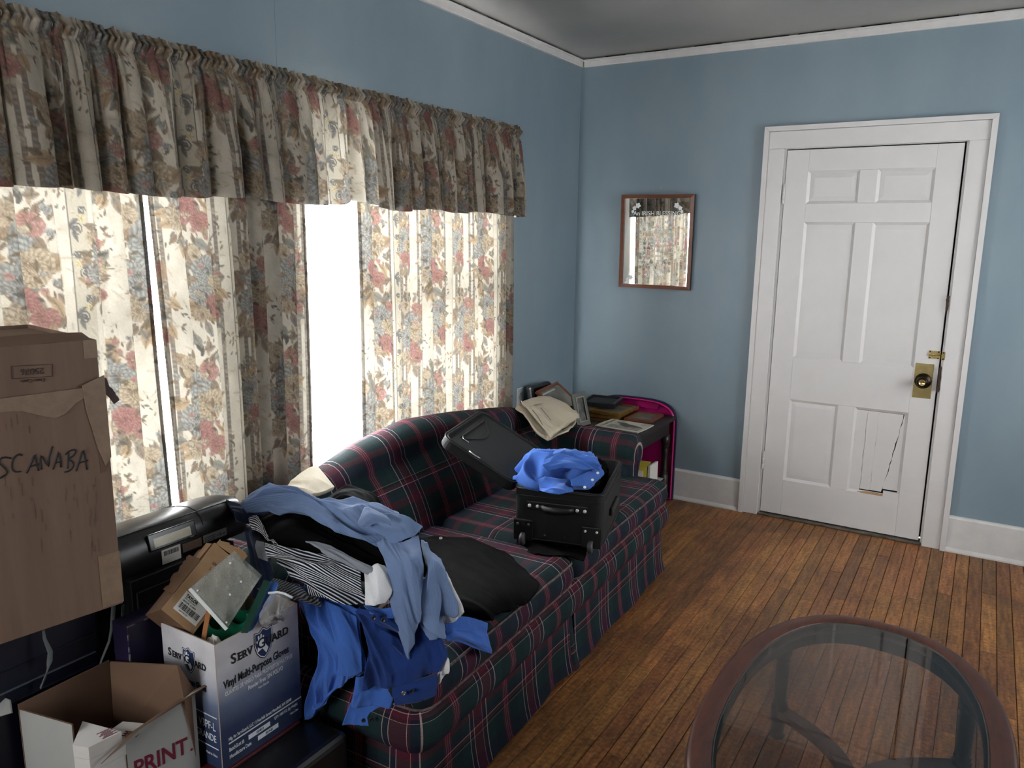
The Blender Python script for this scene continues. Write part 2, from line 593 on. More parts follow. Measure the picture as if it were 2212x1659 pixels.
PXL, PXR = (1.350, 1.601), (1.685, 1.941)
rows = [(0.228, 0.693), (0.928, 1.656), (1.752, 1.918)]
dpart('stile', SX0, PXL[0], SZ0, SZ1)
dpart('stile', PXR[1], SX1, SZ0, SZ1)
for z0, z1 in ((SZ0, rows[0][0]), (rows[0][1], rows[1][0]), (rows[1][1], rows[2][0]), (rows[2][1], SZ1)):
    dpart('rail', PXL[0] + 0.0004, PXR[1] - 0.0004, z0, z1, FY + 0.0002)
for z0, z1 in rows:
    dpart('mullion', PXL[1], PXR[0], z0 + 0.0004, z1 - 0.0004, FY + 0.0003)
for r, (z0, z1) in enumerate(rows):
    for c, (x0, x1) in enumerate((PXL, PXR)):
        # sticking: a sloped moulding round the panel
        w, dy = 0.013, 0.011
        o4 = [(x0, z0), (x1, z0), (x1, z1), (x0, z1)]
        i4 = [(x0 + w, z0 + w), (x1 - w, z0 + w), (x1 - w, z1 - w), (x0 + w, z1 - w)]
        V = [(x, FY + 0.0015, z) for x, z in o4] + [(x, FY + dy, z) for x, z in i4] + [(x, BY - 0.005, z) for x, z in o4]
        F = [(i, (i + 1) % 4, 4 + (i + 1) % 4, 4 + i) for i in range(4)]
        if not (r == 0 and c == 1):
            mesh_obj('panel_moulding', V, F, WHITE, door)
            # slightly raised field
            bm = bmesh.new()
            a, b_ = (x0 + w, z0 + w), (x1 - w, z1 - w)
            e = 0.022
            P8 = [(a[0], a[1]), (b_[0], a[1]), (b_[0], b_[1]), (a[0], b_[1])]
            Q8 = [(a[0] + e, a[1] + e), (b_[0] - e, a[1] + e), (b_[0] - e, b_[1] - e), (a[0] + e, b_[1] - e)]
            V = [(x, FY + dy, z) for x, z in P8] + [(x, FY + (0.006 if r == 2 else 0.0085), z) for x, z in Q8]
            F = [(i, (i + 1) % 4, 4 + (i + 1) % 4, 4 + i) for i in range(4)] + [(4, 5, 6, 7)]
            mesh_obj('panel', V, F, WHITE, door)
        else:
            mesh_obj('panel_moulding', V, F, WHITE, door)
            mesh_obj('panel_backing', [(x0, FY + 0.0185, z0), (x1, FY + 0.0185, z0), (x1, FY + 0.0185, z1), (x0, FY + 0.0185, z1)], [(0, 1, 2, 3)], DARK, door)
            # split boards of the broken panel, jagged cracks between them
            jr = random.Random(9)
            fx = [lambda t: x0 + 0.010, lambda t: x0 + 0.062 + 0.004 * t, lambda t: x0 + 0.113 + 0.008 * t,
                  lambda t: x0 + 0.170 + 0.068 * t ** 0.9, lambda t: x1 - 0.010]
            crack_w = [0, 0.0008, 0.0004, 0.0022, 0]
            zb, zt = z0 + 0.012, z1 - 0.014
            N = 16
            jag = [[jr.uniform(-0.0022, 0.0022) for _ in range(N + 1)] for _ in range(5)]
            wid = [[jr.uniform(0.2, 1.7) for _ in range(N + 1)] for _ in range(5)]
            for k in range(4):
                L, Rr = [], []
                for i in range(N + 1):
                    t = i / N
                    low = zb + (0.012 * (1 - abs(k - 1.6) / 1.6) if k in (1, 2) else 0) if k < 3 else zb + 0.026
                    z = low + (zt - low) * t
                    jl = 0 if k == 0 else jag[k][i]
                    jr_ = 0 if k == 3 else jag[k + 1][i]
                    L.append((fx[k](t) + jl + crack_w[k] * wid[k][i], z))
                    Rr.append((fx[k + 1](t) + jr_ - crack_w[k + 1] * wid[k + 1][i], z))
                y = FY + (0.0095, 0.0090, 0.0085, 0.0112)[k]
                V = [(x, y, z) for x, z in L] + [(x, y, z) for x, z in Rr] + [(x, y + 0.006, z) for x, z in L] + [(x, y + 0.006, z) for x, z in Rr]
                n = N + 1
                F = [(i, n + i, n + i + 1, i + 1) for i in range(N)]
                F += [(n + i, 3 * n + i, 3 * n + i + 1, n + i + 1) for i in range(N)]
                F += [(2 * n + i, i, i + 1, 2 * n + i + 1) for i in range(N)]
                F += [(0, 2 * n, 3 * n, n)]
                mesh_obj('panel_board', V, F, WHITE, door)
            prism('splintered_edge', [(x0 + 0.05, z0 + 0.004), (x0 + 0.10, z0 - 0.006), (x0 + 0.175, z0 - 0.012), (x0 + 0.178, z0 + 0.010), (x0 + 0.11, z0 + 0.012)], 0.012, frame((0, FY + 0.0125, 0), (1, 0, 0), (0, 0, 1)), BARE, door)
            box('patch_strip', (x0 + 0.178, FY + 0.001, z0 - 0.010), (x1 - 0.004, FY + 0.012, z0 + 0.030), WHITE, door, bevel=0.001)
# hinges, painted over
for z in (1.80, 0.325):
    h = lathe('hinge', [(0.002, -0.052), (0.005, -0.048), (0.0062, -0.045), (0.0062, -0.020), (0.0056, -0.0195), (0.0062, -0.019), (0.0062, 0.015), (0.0056, 0.0155),
                        (0.0062, 0.016), (0.0062, 0.045), (0.0045, 0.047), (0.005, 0.052), (0.002, 0.056)], Matrix.Translation((1.2345, -0.011, z)), WHITE_OLD, door, n=12)
BRASS = M('aged_brass', lin(232, 210, 150), 0.22, 0.9, col2=lin(190, 166, 104), vscale=30)
BRONZE = M('dark_bronze', lin(48, 38, 28), 0.3, 0.9)
CHIP = M('chipped_wood', lin(58, 42, 32), 0.8)
pl = box('knob_plate', (1.949, FY - 0.003, 0.778), (2.033, FY, 0.956), BRASS, door, bevel=0.0015)
kn = lathe('door_knob', [(0.040, 0.0), (0.039, 0.006), (0.034, 0.010), (0.018, 0.014), (0.013, 0.020), (0.013, 0.032), (0.022, 0.038), (0.028, 0.046), (0.0275, 0.056), (0.022, 0.063),
                          (0.014, 0.066), (0.0135, 0.064), (0.010, 0.063)], frame((1.991, FY - 0.003, 0.868), (1, 0, 0), (0, 0, 1)), BRONZE, door, n=28)
lathe('knob_ring', [(0.0145, 0.0655), (0.0155, 0.0672), (0.0135, 0.0676), (0.0125, 0.066)], frame((1.991, FY - 0.003, 0.868), (1, 0, 0), (0, 0, 1)), BRASS, kn, n=20)
sb = box('slide_bolt', (2.002, FY - 0.0025, 0.984), (2.056, FY, 1.025), BRASS, door, bevel=0.001)
tube('bolt_rod', [(2.002, FY - 0.006, 1.005), (2.080, FY - 0.006, 1.005)], 0.0042, BRASS, sb, n=10)
box('keeper', (2.0605, -0.024, 0.984), (2.076, -0.0212, 1.025), BRASS, sb, bevel=0.001)
bms = bmesh.new()
for x, z in ((2.009, 0.989), (2.009, 1.020), (2.046, 0.989), (2.046, 1.020)):
    add_box(bms, (x - 0.003, FY - 0.0032, z - 0.003), (x + 0.003, FY - 0.0024, z + 0.003))
for x, z in ((2.068, 0.989), (2.068, 1.020)):
    add_box(bms, (x - 0.003, -0.0247, z - 0.003), (x + 0.003, -0.0238, z + 0.003))
bm_obj('screw', bms, BRONZE, sb)
# chipped strike places on the jamb
for (x, z, w, h) in ((2.0585, 1.265, 0.010, 0.075), (2.0625, 0.885, 0.012, 0.13)):
    ol = []
    q = random.Random(int(z * 100))
    for k in range(10):
        ol.append((x - w / 2 + q.uniform(-0.003, 0.002), z - h / 2 + h * k / 9))
    for k in range(10):
        ol.append((x + w / 2 + q.uniform(-0.002, 0.003), z + h / 2 - h * k / 9))
    prism('chipped_strike', ol, 0.002, frame((0, -0.0205, 0), (1, 0, 0), (0, 0, 1)), CHIP, door)
    # stand proud of the casing edge
box('threshold', (1.225, -0.018, 0.001), (2.066, 0.06, 0.014), M('worn_threshold', lin(52, 46, 40), 0.6, col2=lin(120, 112, 102), vscale=18, stretch=(1, 6, 1)), door, bevel=0.003)

# ---- windows in the left wall (double hung, behind the curtains) and two unseen ones added for their light
m_, nt_, out_ = node_mat('window_glass')
_t = nt_.nodes.new('ShaderNodeBsdfTransparent')
_g = nt_.nodes.new('ShaderNodeBsdfGlossy')
_g.inputs['Roughness'].default_value = 0.03
_mx = nt_.nodes.new('ShaderNodeMixShader')
_mx.inputs[0].default_value = 0.06
link(nt_, _t.outputs[0], _mx.inputs[1])
link(nt_, _g.outputs[0], _mx.inputs[2])
link(nt_, _mx.outputs[0], out_.inputs[0])
GLASS = m_
m_, nt_, out_ = node_mat('translucent_white_shade')
_tl = nt_.nodes.new('ShaderNodeBsdfTranslucent')
_tl.inputs['Color'].default_value = (0.85, 0.85, 0.84, 1)
_d = nt_.nodes.new('ShaderNodeBsdfDiffuse')
_d.inputs['Color'].default_value = (0.85, 0.85, 0.84, 1)
_mx = nt_.nodes.new('ShaderNodeMixShader')
_mx.inputs[0].default_value = 0.72
link(nt_, _d.outputs[0], _mx.inputs[1])
link(nt_, _tl.outputs[0], _mx.inputs[2])
link(nt_, _mx.outputs[0], out_.inputs[0])
SHADE = m_
SASHW = M('sash_white', lin(232, 232, 230), 0.5)


def window(name, y0, y1, label, shade):
    w = bpy.data.objects.new(name, None)
    COL.objects.link(w)
    w.location = (0, (y0 + y1) / 2, WZ0)
    tag(w, label, 'window', kind='structure')
    t = 0.03
    boxes('window_frame', [((-0.149, y0, WZ0), (-0.002, y0 + t, WZ1)), ((-0.149, y1 - t, WZ0), (-0.002, y1, WZ1)),
                           ((-0.149, y0 + t, WZ1 - t), (-0.002, y1 - t, WZ1)), ((-0.149, y0 + t, WZ0), (-0.002, y1 - t, WZ0 + t))], SASHW, w)
    zm = 1.305
    for nm, xa, za, zb in (('upper_sash', -0.125, zm - 0.02, WZ1 - t), ('lower_sash', -0.085, WZ0 + t, zm + 0.02)):
        s = 0.04
        sa = boxes(nm, [((xa, y0 + t, za), (xa + 0.035, y0 + t + s, zb)), ((xa, y1 - t - s, za), (xa + 0.035, y1 - t, zb)),
                        ((xa, y0 + t + s, zb - s), (xa + 0.035, y1 - t - s, zb)), ((xa, y0 + t + s, za), (xa + 0.035, y1 - t - s, za + s))], SASHW, w)
        box('glass_pane', (xa + 0.015, y0 + t + s, za + s), (xa + 0.019, y1 - t - s, zb - s), GLASS, sa)
    if shade:
        mesh_obj('sheer_shade', [(-0.012, y0 + t, WZ0 + t), (-0.012, y1 - t, WZ0 + t), (-0.012, y1 - t, WZ1 - t), (-0.012, y0 + t, WZ1 - t)], [(0, 1, 2, 3)], SHADE, w)
    return w


window('window_1', W1[0], W1[1], 'bright white window between the floral curtains', True)
window('window_2', W2[0], W2[1], 'bright window behind the left floral curtain', True)
w3 = bpy.data.objects.new('added_window_3', None)
COL.objects.link(w3)
w3.location = (0.75, RY0, NW[2])
tag(w3, 'added unseen window behind the camera', 'window', kind='structure')
boxes('window_frame', [((NW[0], RY0 - 0.14, NW[2]), (NW[0] + 0.05, RY0 - 0.01, NW[3])), ((NW[1] - 0.05, RY0 - 0.14, NW[2]), (NW[1], RY0 - 0.01, NW[3])),
                       ((NW[0] + 0.05, RY0 - 0.14, NW[3] - 0.05), (NW[1] - 0.05, RY0 - 0.01, NW[3])), ((NW[0] + 0.05, RY0 - 0.14, NW[2]), (NW[1] - 0.05, RY0 - 0.01, NW[2] + 0.05)),
                       ((NW[0] + 0.05, RY0 - 0.10, 1.40), (NW[1] - 0.05, RY0 - 0.05, 1.45))], SASHW, w3)
box('glass_pane', (NW[0] + 0.05, RY0 - 0.08, NW[2] + 0.05), (NW[1] - 0.05, RY0 - 0.076, NW[3] - 0.05), GLASS, w3)

w4 = bpy.data.objects.new('added_window_4', None)
COL.objects.link(w4)
w4.location = (RX1, -1.35, RW[2])
tag(w4, 'added window in the right wall out of view', 'window', kind='structure')
boxes('window_frame', [((RX1 + 0.01, RW[0], RW[2]), (RX1 + 0.14, RW[0] + 0.05, RW[3])), ((RX1 + 0.01, RW[1] - 0.05, RW[2]), (RX1 + 0.14, RW[1], RW[3])),
                       ((RX1 + 0.01, RW[0] + 0.05, RW[3] - 0.05), (RX1 + 0.14, RW[1] - 0.05, RW[3])), ((RX1 + 0.01, RW[0] + 0.05, RW[2]), (RX1 + 0.14, RW[1] - 0.05, RW[2] + 0.05)),
                       ((RX1 + 0.05, RW[0] + 0.05, 1.48), (RX1 + 0.10, RW[1] - 0.05, 1.53))], SASHW, w4)
box('glass_pane', (RX1 + 0.07, RW[0] + 0.05, RW[2] + 0.05), (RX1 + 0.074, RW[1] - 0.05, RW[3] - 0.05), GLASS, w4)

# ================================================================== CURTAINS
# the printed cloth: a repeat drawn stroke by stroke (stripes, scrolls, roses, leaves), then carried as colour on the cloth's points
TU, TV, TN = 0.64, 0.74, 700


def srgb(c):
    return np.array(lin(*c)[:3])


def draw_print():
    rng = np.random.default_rng(21)
    img = np.zeros((TN, TN, 3)) + srgb((220, 207, 184))
    low = rng.normal(0, 1, (24, 24))
    idx = np.arange(TN) * 24 / TN
    i0 = idx.astype(int) % 24
    i1 = (i0 + 1) % 24
    f = idx - np.floor(idx)
    f = f * f * (3 - 2 * f)
    rowi = low[i0][:, :] * (1 - f)[:, None] + low[i1][:, :] * f[:, None]
    mott = rowi[:, i0] * (1 - f)[None] + rowi[:, i1] * f[None]
    img *= (1 + 0.07 * mott)[..., None]
    px = TN / TU
    uu = (np.arange(TN) + 0.5) / px
    vv = (np.arange(TN) + 0.5) * TV / TN
    Ug, Vg = np.meshgrid(uu, vv, indexing='ij')

    def band(u0, u1, col, a=1.0):
        m = ((Ug >= u0) & (Ug < u1)) * a
        img[:] = img * (1 - m[..., None]) + srgb(col) * m[..., None]
    speck = rng.random((TN, TN))
    for u0 in (0.012, 0.040, 0.322, 0.352, 0.500, 0.528):
        band(u0, u0 + 0.0115, (104, 93, 88), 0.9)
        band(u0 - 0.002, u0, (86, 78, 76), 0.8)
        band(u0 + 0.0115, u0 + 0.0135, (86, 78, 76), 0.8)
        m = ((Ug >= u0) & (Ug < u0 + 0.0115) & (np.sin(Vg * 2 * math.pi * 44 / TV) > 0.5))
        img[m] = srgb((150, 138, 126))
    band(0.535, 0.548, (206, 190, 166), 0.8)
    # scroll stripe
    band(0.412, 0.470, (198, 186, 160), 1)
    band(0.409, 0.412, (96, 92, 92), 1)
    band(0.470, 0.473, (96, 92, 92), 1)

    def win(cu, cv, r):
        iu = np.arange(int((cu - r) * px), int((cu + r) * px) + 1)
        iv = np.arange(int((cv - r) * TN / TV), int((cv + r) * TN / TV) + 1)
        du = (iu + 0.5) / px - cu
        dv = (iv + 0.5) * TV / TN - cv
        D = np.meshgrid(du, dv, indexing='ij')
        return np.ix_(iu % TN, iv % TN), D[0], D[1]

    def put(ix, m, col):
        img[ix] = img[ix] * (1 - m[..., None]) + col * m[..., None]

    def leaf(cu, cv, L, ang, col, a=0.92, fat=0.42):
        ix, x, y = win(cu, cv, L)
        c, s = math.cos(ang), math.sin(ang)
        p = (x * c + y * s) / L
        q = (-x * s + y * c) / L
        w = fat * np.clip(1 - p * p, 0, 1) * (1 - 0.35 * p)
        m = np.clip((w - np.abs(q)) * L / 0.0018, 0, 1) * (np.abs(p) < 1) * a
        sh = 0.72 + 0.5 * np.clip(np.abs(q) / (w + 1e-4), 0, 1) + 0.12 * np.sin((p * 9 + np.abs(q) * 8) * 3)
        put(ix, m, srgb(col)[None, None] * sh[..., None])
        vein = (np.abs(q) * L < 0.0012) * m
        put(ix, vein * 0.6, srgb(col) * 0.45)

    def rose(cu, cv, r, dark, light, n=15):
        d, l = srgb(dark), srgb(light)
        for i in range(n):
            t = i / (n - 1)
            a = i * 2.4 + rng.uniform(-0.5, 0.5)
            off = r * 0.56 * (1 - t) ** 0.8
            pu, pv = cu + off * math.cos(a), cv + off * math.sin(a) * 0.92
            rp = r * (0.56 - 0.34 * t) * rng.uniform(0.85, 1.15)
            ix, x, y = win(pu, pv, rp * 1.35)
            c, s = math.cos(a), math.sin(a)
            p = (x * c + y * s) / rp
            q = (-x * s + y * c) / rp
            rr = np.sqrt(p * p + (q * 0.82) ** 2) * (1 + 0.06 * np.sin(np.arctan2(q, p) * 7 + i))
            m = np.clip((1 - rr) * rp / 0.002, 0, 1) * 0.95
            g = np.clip(0.02 + 0.85 * (p * 0.5 + 0.5) + 0.20 * np.sin(q * 13 + p * 4), 0, 1) ** 1.5
            colr = d + (l - d) * g[..., None]
            edge = np.clip((rr - 0.86) / 0.1, 0, 1) * (rr < 1)
            colr = colr * (1 - 0.5 * edge[..., None])
            put(ix, m, colr)

    def scroll(cu, cv, r, sgn, col, w=0.0026):
        t = np.linspace(0, 3.6 * math.pi, 150)
        rad = r * (1 - t / (4.3 * math.pi))
        for tt, q in zip(t, rad):
            ix, x, y = win(cu + sgn * q * math.cos(tt), cv + q * math.sin(tt), 0.004)
            put(ix, np.clip((w - np.hypot(x, y)) / 0.0012, 0, 1), srgb(col))
    for k in range(6):
        v0 = (k + 0.5) * TV / 6
        sgn = 1 if k % 2 else -1
        for a_ in range(3):
            leaf(0.441 + sgn * 0.013, v0 + 0.02 * (a_ - 1), 0.020, 1.2 * sgn + a_ * 0.9, (108, 110, 112), 0.9)
        scroll(0.441 + sgn * 0.007, v0, 0.019, sgn, (84, 88, 94))
        scroll(0.441 - sgn * 0.012, v0 + 0.05, 0.012, -sgn, (96, 100, 104))
        for a_ in range(5):
            leaf(0.441 - sgn * 0.010 + 0.007 * math.cos(a_ * 1.257), v0 + 0.028 + 0.007 * math.sin(a_ * 1.257), 0.0085, a_ * 1.257, (222, 198, 132), 1, 0.6)
    TAN, OCH, OLIVE, SLATE, SAGE = (166, 130, 88), (188, 150, 100), (112, 94, 66), (74, 76, 78), (126, 128, 120)
    BRN, DUST = (128, 100, 74), (150, 126, 104)

    def cluster(cu, cv, s, seed):
        q = np.random.default_rng(seed)

        def around(n, r0, r1, l0, l1, cols, a=0.92, fat=0.42, jit=0.9):
            for _ in range(n):
                t = q.uniform(0, 6.28)
                rr = s * q.uniform(r0, r1)
                leaf(cu + rr * 0.78 * math.cos(t), cv + rr * 1.25 * math.sin(t), s * q.uniform(l0, l1), t + q.uniform(-jit, jit), cols[q.integers(0, len(cols))], a, fat)
        around(26, 1.0, 1.55, 0.06, 0.13, [TAN, OLIVE, SLATE, BRN], 0.75)
        around(80, 0.35, 1.30, 0.14, 0.30, [TAN, OCH, BRN, DUST, SAGE, OLIVE], 0.9, 0.5)
        around(40, 0.1, 1.0, 0.10, 0.22, [SLATE, OLIVE, BRN, SAGE, TAN], 0.9, 0.42, 3.0)
        rose(cu - 0.10 * s, cv + 0.42 * s, s * 0.50, (48, 54, 60), (178, 180, 176), 18)
        rose(cu + 0.36 * s, cv + 0.02 * s, s * 0.42, (104, 78, 50), (214, 188, 148), 16)
        rose(cu - 0.40 * s, cv - 0.22 * s, s * 0.40, (58, 62, 66), (184, 184, 178), 16)
        rose(cu + 0.10 * s, cv - 0.62 * s, s * 0.36, (112, 46, 50), (196, 118, 112), 14)
        rose(cu - 0.42 * s, cv - 0.84 * s, s * 0.28, (112, 88, 62), (212, 188, 152), 12)
        rose(cu + 0.46 * s, cv - 0.92 * s, s * 0.26, (112, 48, 50), (198, 122, 114), 12)
        rose(cu + 0.42 * s, cv + 0.80 * s, s * 0.26, (126, 66, 60), (208, 140, 126), 12)
        rose(cu - 0.50 * s, cv + 0.95 * s, s * 0.26, (138, 110, 78), (214, 192, 156), 12)
        around(24, 0.3, 1.1, 0.07, 0.14, [SLATE, OLIVE, BRN], 0.95, 0.45, 3.0)
        for _ in range(16):
            t = q.uniform(0, 6.28)
            rr = s * q.uniform(0.5, 1.25)
            c2 = [((140, 80, 74), (220, 160, 146)), ((120, 96, 70), (222, 204, 170)), ((90, 92, 96), (196, 196, 190))][q.integers(0, 3)]
            rose(cu + rr * 0.8 * math.cos(t), cv + rr * 1.2 * math.sin(t), s * q.uniform(0.07, 0.13), c2[0], c2[1], 6)
    # damask ground
    for _ in range(150):
        leaf(rng.uniform(0, TU), rng.uniform(0, TV), rng.uniform(0.012, 0.03), rng.uniform(0, 6.28), (206, 190, 164), 0.45)
    for u0 in (0.012, 0.322, 0.520):
        pass
    cluster(0.175, 0.20, 0.150, 4)
    cluster(0.590, 0.56, 0.125, 8)
    cluster(0.270, 0.60, 0.110, 15)
    cluster(0.520, 0.20, 0.085, 23)
    for (cu, cv) in ((0.10, 0.50), (0.40, 0.42), (0.60, 0.30), (0.03, 0.02), (0.36, 0.02)):
        for k in range(12):
            a = rng.uniform(0, 6.28)
            rr = rng.uniform(0.005, 0.04)
            leaf(cu + rr * math.cos(a), cv + 1.5 * rr * math.sin(a), rng.uniform(0.006, 0.013), rng.uniform(0, 6.28), [TAN, OLIVE, SLATE, BRN][rng.integers(0, 4)], 0.85)
    grey = img.mean(2, keepdims=True)
    img = grey + (img - grey) * 0.70
    img = img * 0.86 + srgb((216, 202, 178)) * 0.14
    img *= (0.94 + 0.12 * rng.random((TN, TN)))[..., None]
    return np.clip(img, 0, 1)


PRINT = draw_print()


def sample_print(U, V):
    iu = np.mod(np.floor(U / TU * TN), TN).astype(int)
    iv = np.mod(np.floor(V / TV * TN), TN).astype(int)
    return PRINT[iu, iv]


def curtain_material(name, trans):
    m, nt, out = node_mat(name)
    vc = nt.nodes.new('ShaderNodeVertexColor')
    vc.layer_name = 'Print'
    d = nt.nodes.new('ShaderNodeBsdfDiffuse')
    t = nt.nodes.new('ShaderNodeBsdfTranslucent')
    mx = nt.nodes.new('ShaderNodeMixShader')
    mx.inputs[0].default_value = trans
    tc = nt.nodes.new('ShaderNodeTexCoord')
    n = nt.nodes.new('ShaderNodeTexNoise')
    n.inputs['Scale'].default_value = 260
    n.inputs['Detail'].default_value = 2
    link(nt, tc.outputs['Object'], n.inputs['Vector'])
    bp = nt.nodes.new('ShaderNodeBump')
    bp.inputs['Strength'].default_value = 0.35
    bp.inputs['Distance'].default_value = 0.001
    link(nt, n.outputs[0], bp.inputs['Height'])
    link(nt, bp.outputs[0], d.inputs['Normal'])
    dm = nt.nodes.new('ShaderNodeMix')
    dm.data_type = 'RGBA'
    dm.blend_type = 'MULTIPLY'
    dm.inputs[0].default_value = 1.0
    dm.inputs[7].default_value = (0.45, 0.44, 0.44, 1)
    link(nt, vc.outputs[0], dm.inputs[6])
    link(nt, dm.outputs[2], d.inputs['Color'])
    link(nt, vc.outputs[0], t.inputs['Color'])
    link(nt, d.outputs[0], mx.inputs[1])
    link(nt, t.outputs[0], mx.inputs[2])
    link(nt, mx.outputs[0], out.inputs[0])
    return m


CURT = curtain_material('printed_curtain_cloth', 0.047)


def cloth_obj(name, X, Y, Z, U, V, mat, parent):
    nu, nv = X.shape
    verts = np.stack([X, Y, Z], -1).reshape(-1, 3)
    c = np.array([verts[:, 0].mean(), verts[:, 1].mean(), verts[:, 2].min()])
    F = grid_faces(nu, nv).astype(np.int32)
    me = bpy.data.meshes.new(name)
    me.vertices.add(len(verts))
    me.vertices.foreach_set('co', (verts - c).astype(np.float32).ravel())
    me.loops.add(F.size)
    me.loops.foreach_set('vertex_index', F.ravel())
    me.polygons.add(len(F))
    me.polygons.foreach_set('loop_start', np.arange(0, F.size, 4, dtype=np.int32))
    me.polygons.foreach_set('use_smooth', np.ones(len(F), dtype=bool))
    me.update(calc_edges=True)
    me.validate()
    col = sample_print(U, V).reshape(-1, 3)
    ca = me.color_attributes.new('Print', 'FLOAT_COLOR', 'POINT')
    ca.data.foreach_set('color', np.concatenate([col, np.ones((len(col), 1))], 1).astype(np.float32).ravel())
    me.materials.append(mat)
    o = bpy.data.objects.new(name, me)
    COL.objects.link(o)
    o.location = c
    adopt(o, parent)
    return o


def fold_edges(L, wmin, wmax, rng):
    e = [0.0]
    while e[-1] < L:
        e.append(e[-1] + rng.uniform(wmin, wmax))
    return np.array(e)


def lobes(s, edges, power=0.6):
    """rounded lobes between fold edges, zero at the edges"""
    k = np.clip(np.searchsorted(edges, s, side='right') - 1, 0, len(edges) - 2)
    t = (s - edges[k]) / (edges[k + 1] - edges[k])
    w = edges[k + 1] - edges[k]
    return np.clip(np.sin(math.pi * np.clip(t, 0, 1)), 0, 1) ** power, k, np.clip(t, 0, 1), w


def make_valance():
    root = thing('valance', 'gathered floral print valance hanging across the top of the windows', 'valance', (0.06, -2.3, 1.66))
    rng = np.random.default_rng(3)
    y0, y1 = -3.95, -0.822
    n, m = 1500, 112
    s = np.linspace(0, y1 - y0, n)
    zt, zb = 2.112, 1.664
    v = np.linspace(0, 1, m)                   # 0 at the top
    eb = fold_edges(s[-1] + 0.1, 0.045, 0.125, rng)
    et = fold_edges(s[-1] + 0.1, 0.014, 0.032, rng)
    em = fold_edges(s[-1] + 0.1, 0.028, 0.07, rng)
    wob = smooth_noise(n, 60, rng, 0.010)
    fb, kb, tb, wb = lobes(s + wob, eb, 0.55)
    ft, _, _, _ = lobes(s, et, 0.7)
    fm, _, _, _ = lobes(s + wob * 0.5, em, 0.6)
    amp = RNG.uniform(0.6, 1.25, len(eb))[kb]
    lean = RNG.uniform(-0.35, 0.35, len(eb))[kb]
    wb_ = np.clip((v - 0.10) / 0.55, 0, 1) ** 0.8
    wt_ = np.clip(1 - v / 0.28, 0, 1)
    wm_ = np.clip(1 - np.abs(v - 0.28) / 0.32, 0, 1)
    X = 0.088 + 0.020 * v[None] * 1.0 + 0.060 * (fb * amp)[:, None] * wb_[None] * np.minimum(1, wb / 0.07)[:, None] \
        + 0.012 * ft[:, None] * wt_[None] + 0.016 * fm[:, None] * wm_[None]
    # rod pocket and ruffled header
    zz = zt - (zt - zb) * v
    bulge = np.exp(-((zz - 2.083) / 0.013) ** 2) * 0.014 - np.exp(-((zz - 2.058) / 0.006) ** 2) * 0.005
    X += bulge[None] * (0.7 + 0.6 * ft[:, None])
    Y = y0 + s[:, None] + 0 * v[None] + (0.030 * lean * np.sin(2 * math.pi * tb))[:, None] * wb_[None] * np.minimum(1, wb / 0.07)[:, None]
    hem = smooth_noise(n, 70, rng, 0.005) + 0.008 * (1 - fb) + 0.016 * np.exp(-((s + y0 + 2.14) / 0.09) ** 2)
    top = smooth_noise(n, 6, rng, 0.003)
    Z = zz[None] + hem[:, None] * v[None] ** 3 + top[:, None] * np.clip(1 - v / 0.1, 0, 1)[None]
    # the end turns back to the wall
    e = np.clip((s - (s[-1] - 0.055)) / 0.055, 0, 1)
    X = X * (1 - e[:, None] ** 2) + (0.02 + 0 * X) * e[:, None] ** 2
    ds = np.sqrt(np.diff(X[:, -30]) ** 2 + np.diff(Y[:, -30]) ** 2)
    arc = np.concatenate([[0], np.cumsum(ds)])
    # hidden cloth inside each fold edge
    arc = arc + kb * 0.035
    U = np.repeat(arc[:, None], m, 1) + 0.010 * np.sin(v * 3)[None]
    V = (zz - 1.6)[None] + 0 * U + 0.09
    cloth_obj('cloth', X, Y, Z, U, V, CURT, root)
    tube('curtain_rod', [(0.098, y0, 2.083), (0.098, y1 - 0.05, 2.083), (0.088, y1 - 0.022, 2.083), (0.04, y1 - 0.012, 2.083), (0.001, y1 - 0.012, 2.083)], 0.008, M('rod_white', lin(220, 216, 208), 0.4), root)
    return root


def make_panel(label, y0, y1, yb0, yb1, seed, x0, off, wmin=0.055, wmax=0.115, zb=0.50):
    root = thing('curtain_panel', label, 'curtain', (0.05, (y0 + y1) / 2, zb), group='floral curtain panels at the windows')
    rng = np.random.default_rng(seed)
    L = y1 - y0
    n = max(40, int(L / 0.0032))
    zt = 2.05
    m = 380
    s = np.linspace(0, L, n)
    v = np.linspace(0, 1, m)
    ed = fold_edges(L + 0.1, wmin, wmax, rng)
    f, k, t, w = lobes(s, ed, 0.8)
    saw = t * 0.75 + 0.25 * f
    saw = np.where(t > 0.93, saw * (1 - (t - 0.93) / 0.07), saw)
    amp = rng.uniform(0.5, 1.3, len(ed))[k]
    drift = np.stack([smooth_noise(m, 110, np.random.default_rng(seed + 50 + q), 0.005) for q in range(len(ed))])[k]
    X = x0 + 0.028 * (saw * amp)[:, None] * (0.75 + 0.35 * v[None]) + 0.004 * np.sin(v * 5 + seed)[None]
    Yt = y0 + s
    Yb = yb0 + s / L * (yb1 - yb0)
    Y = Yt[:, None] * (1 - v[None]) + Yb[:, None] * v[None] + drift * np.minimum(1, (np.minimum(s, L - s) / 0.03))[:, None] * v[None]
    Z = zt - (zt - zb) * v[None] + 0 * X
    U = off + (s * 1.12 + k * rng.uniform(0.03, 0.07))[:, None] + 0 * X
    V = Z * 1.0 + seed * 0.137
    cloth_obj('cloth', X, Y, Z, U, V, CURT, root)
    # turned side hems, a second layer of the same cloth along both edges
    hw = max(4, int(0.017 / L * n))
    for sl in (slice(0, hw), slice(n - hw, n)):
        cloth_obj('side_hem', X[sl] + 0.0025, Y[sl], Z[sl], U[sl], V[sl], CURT, root)
    return root


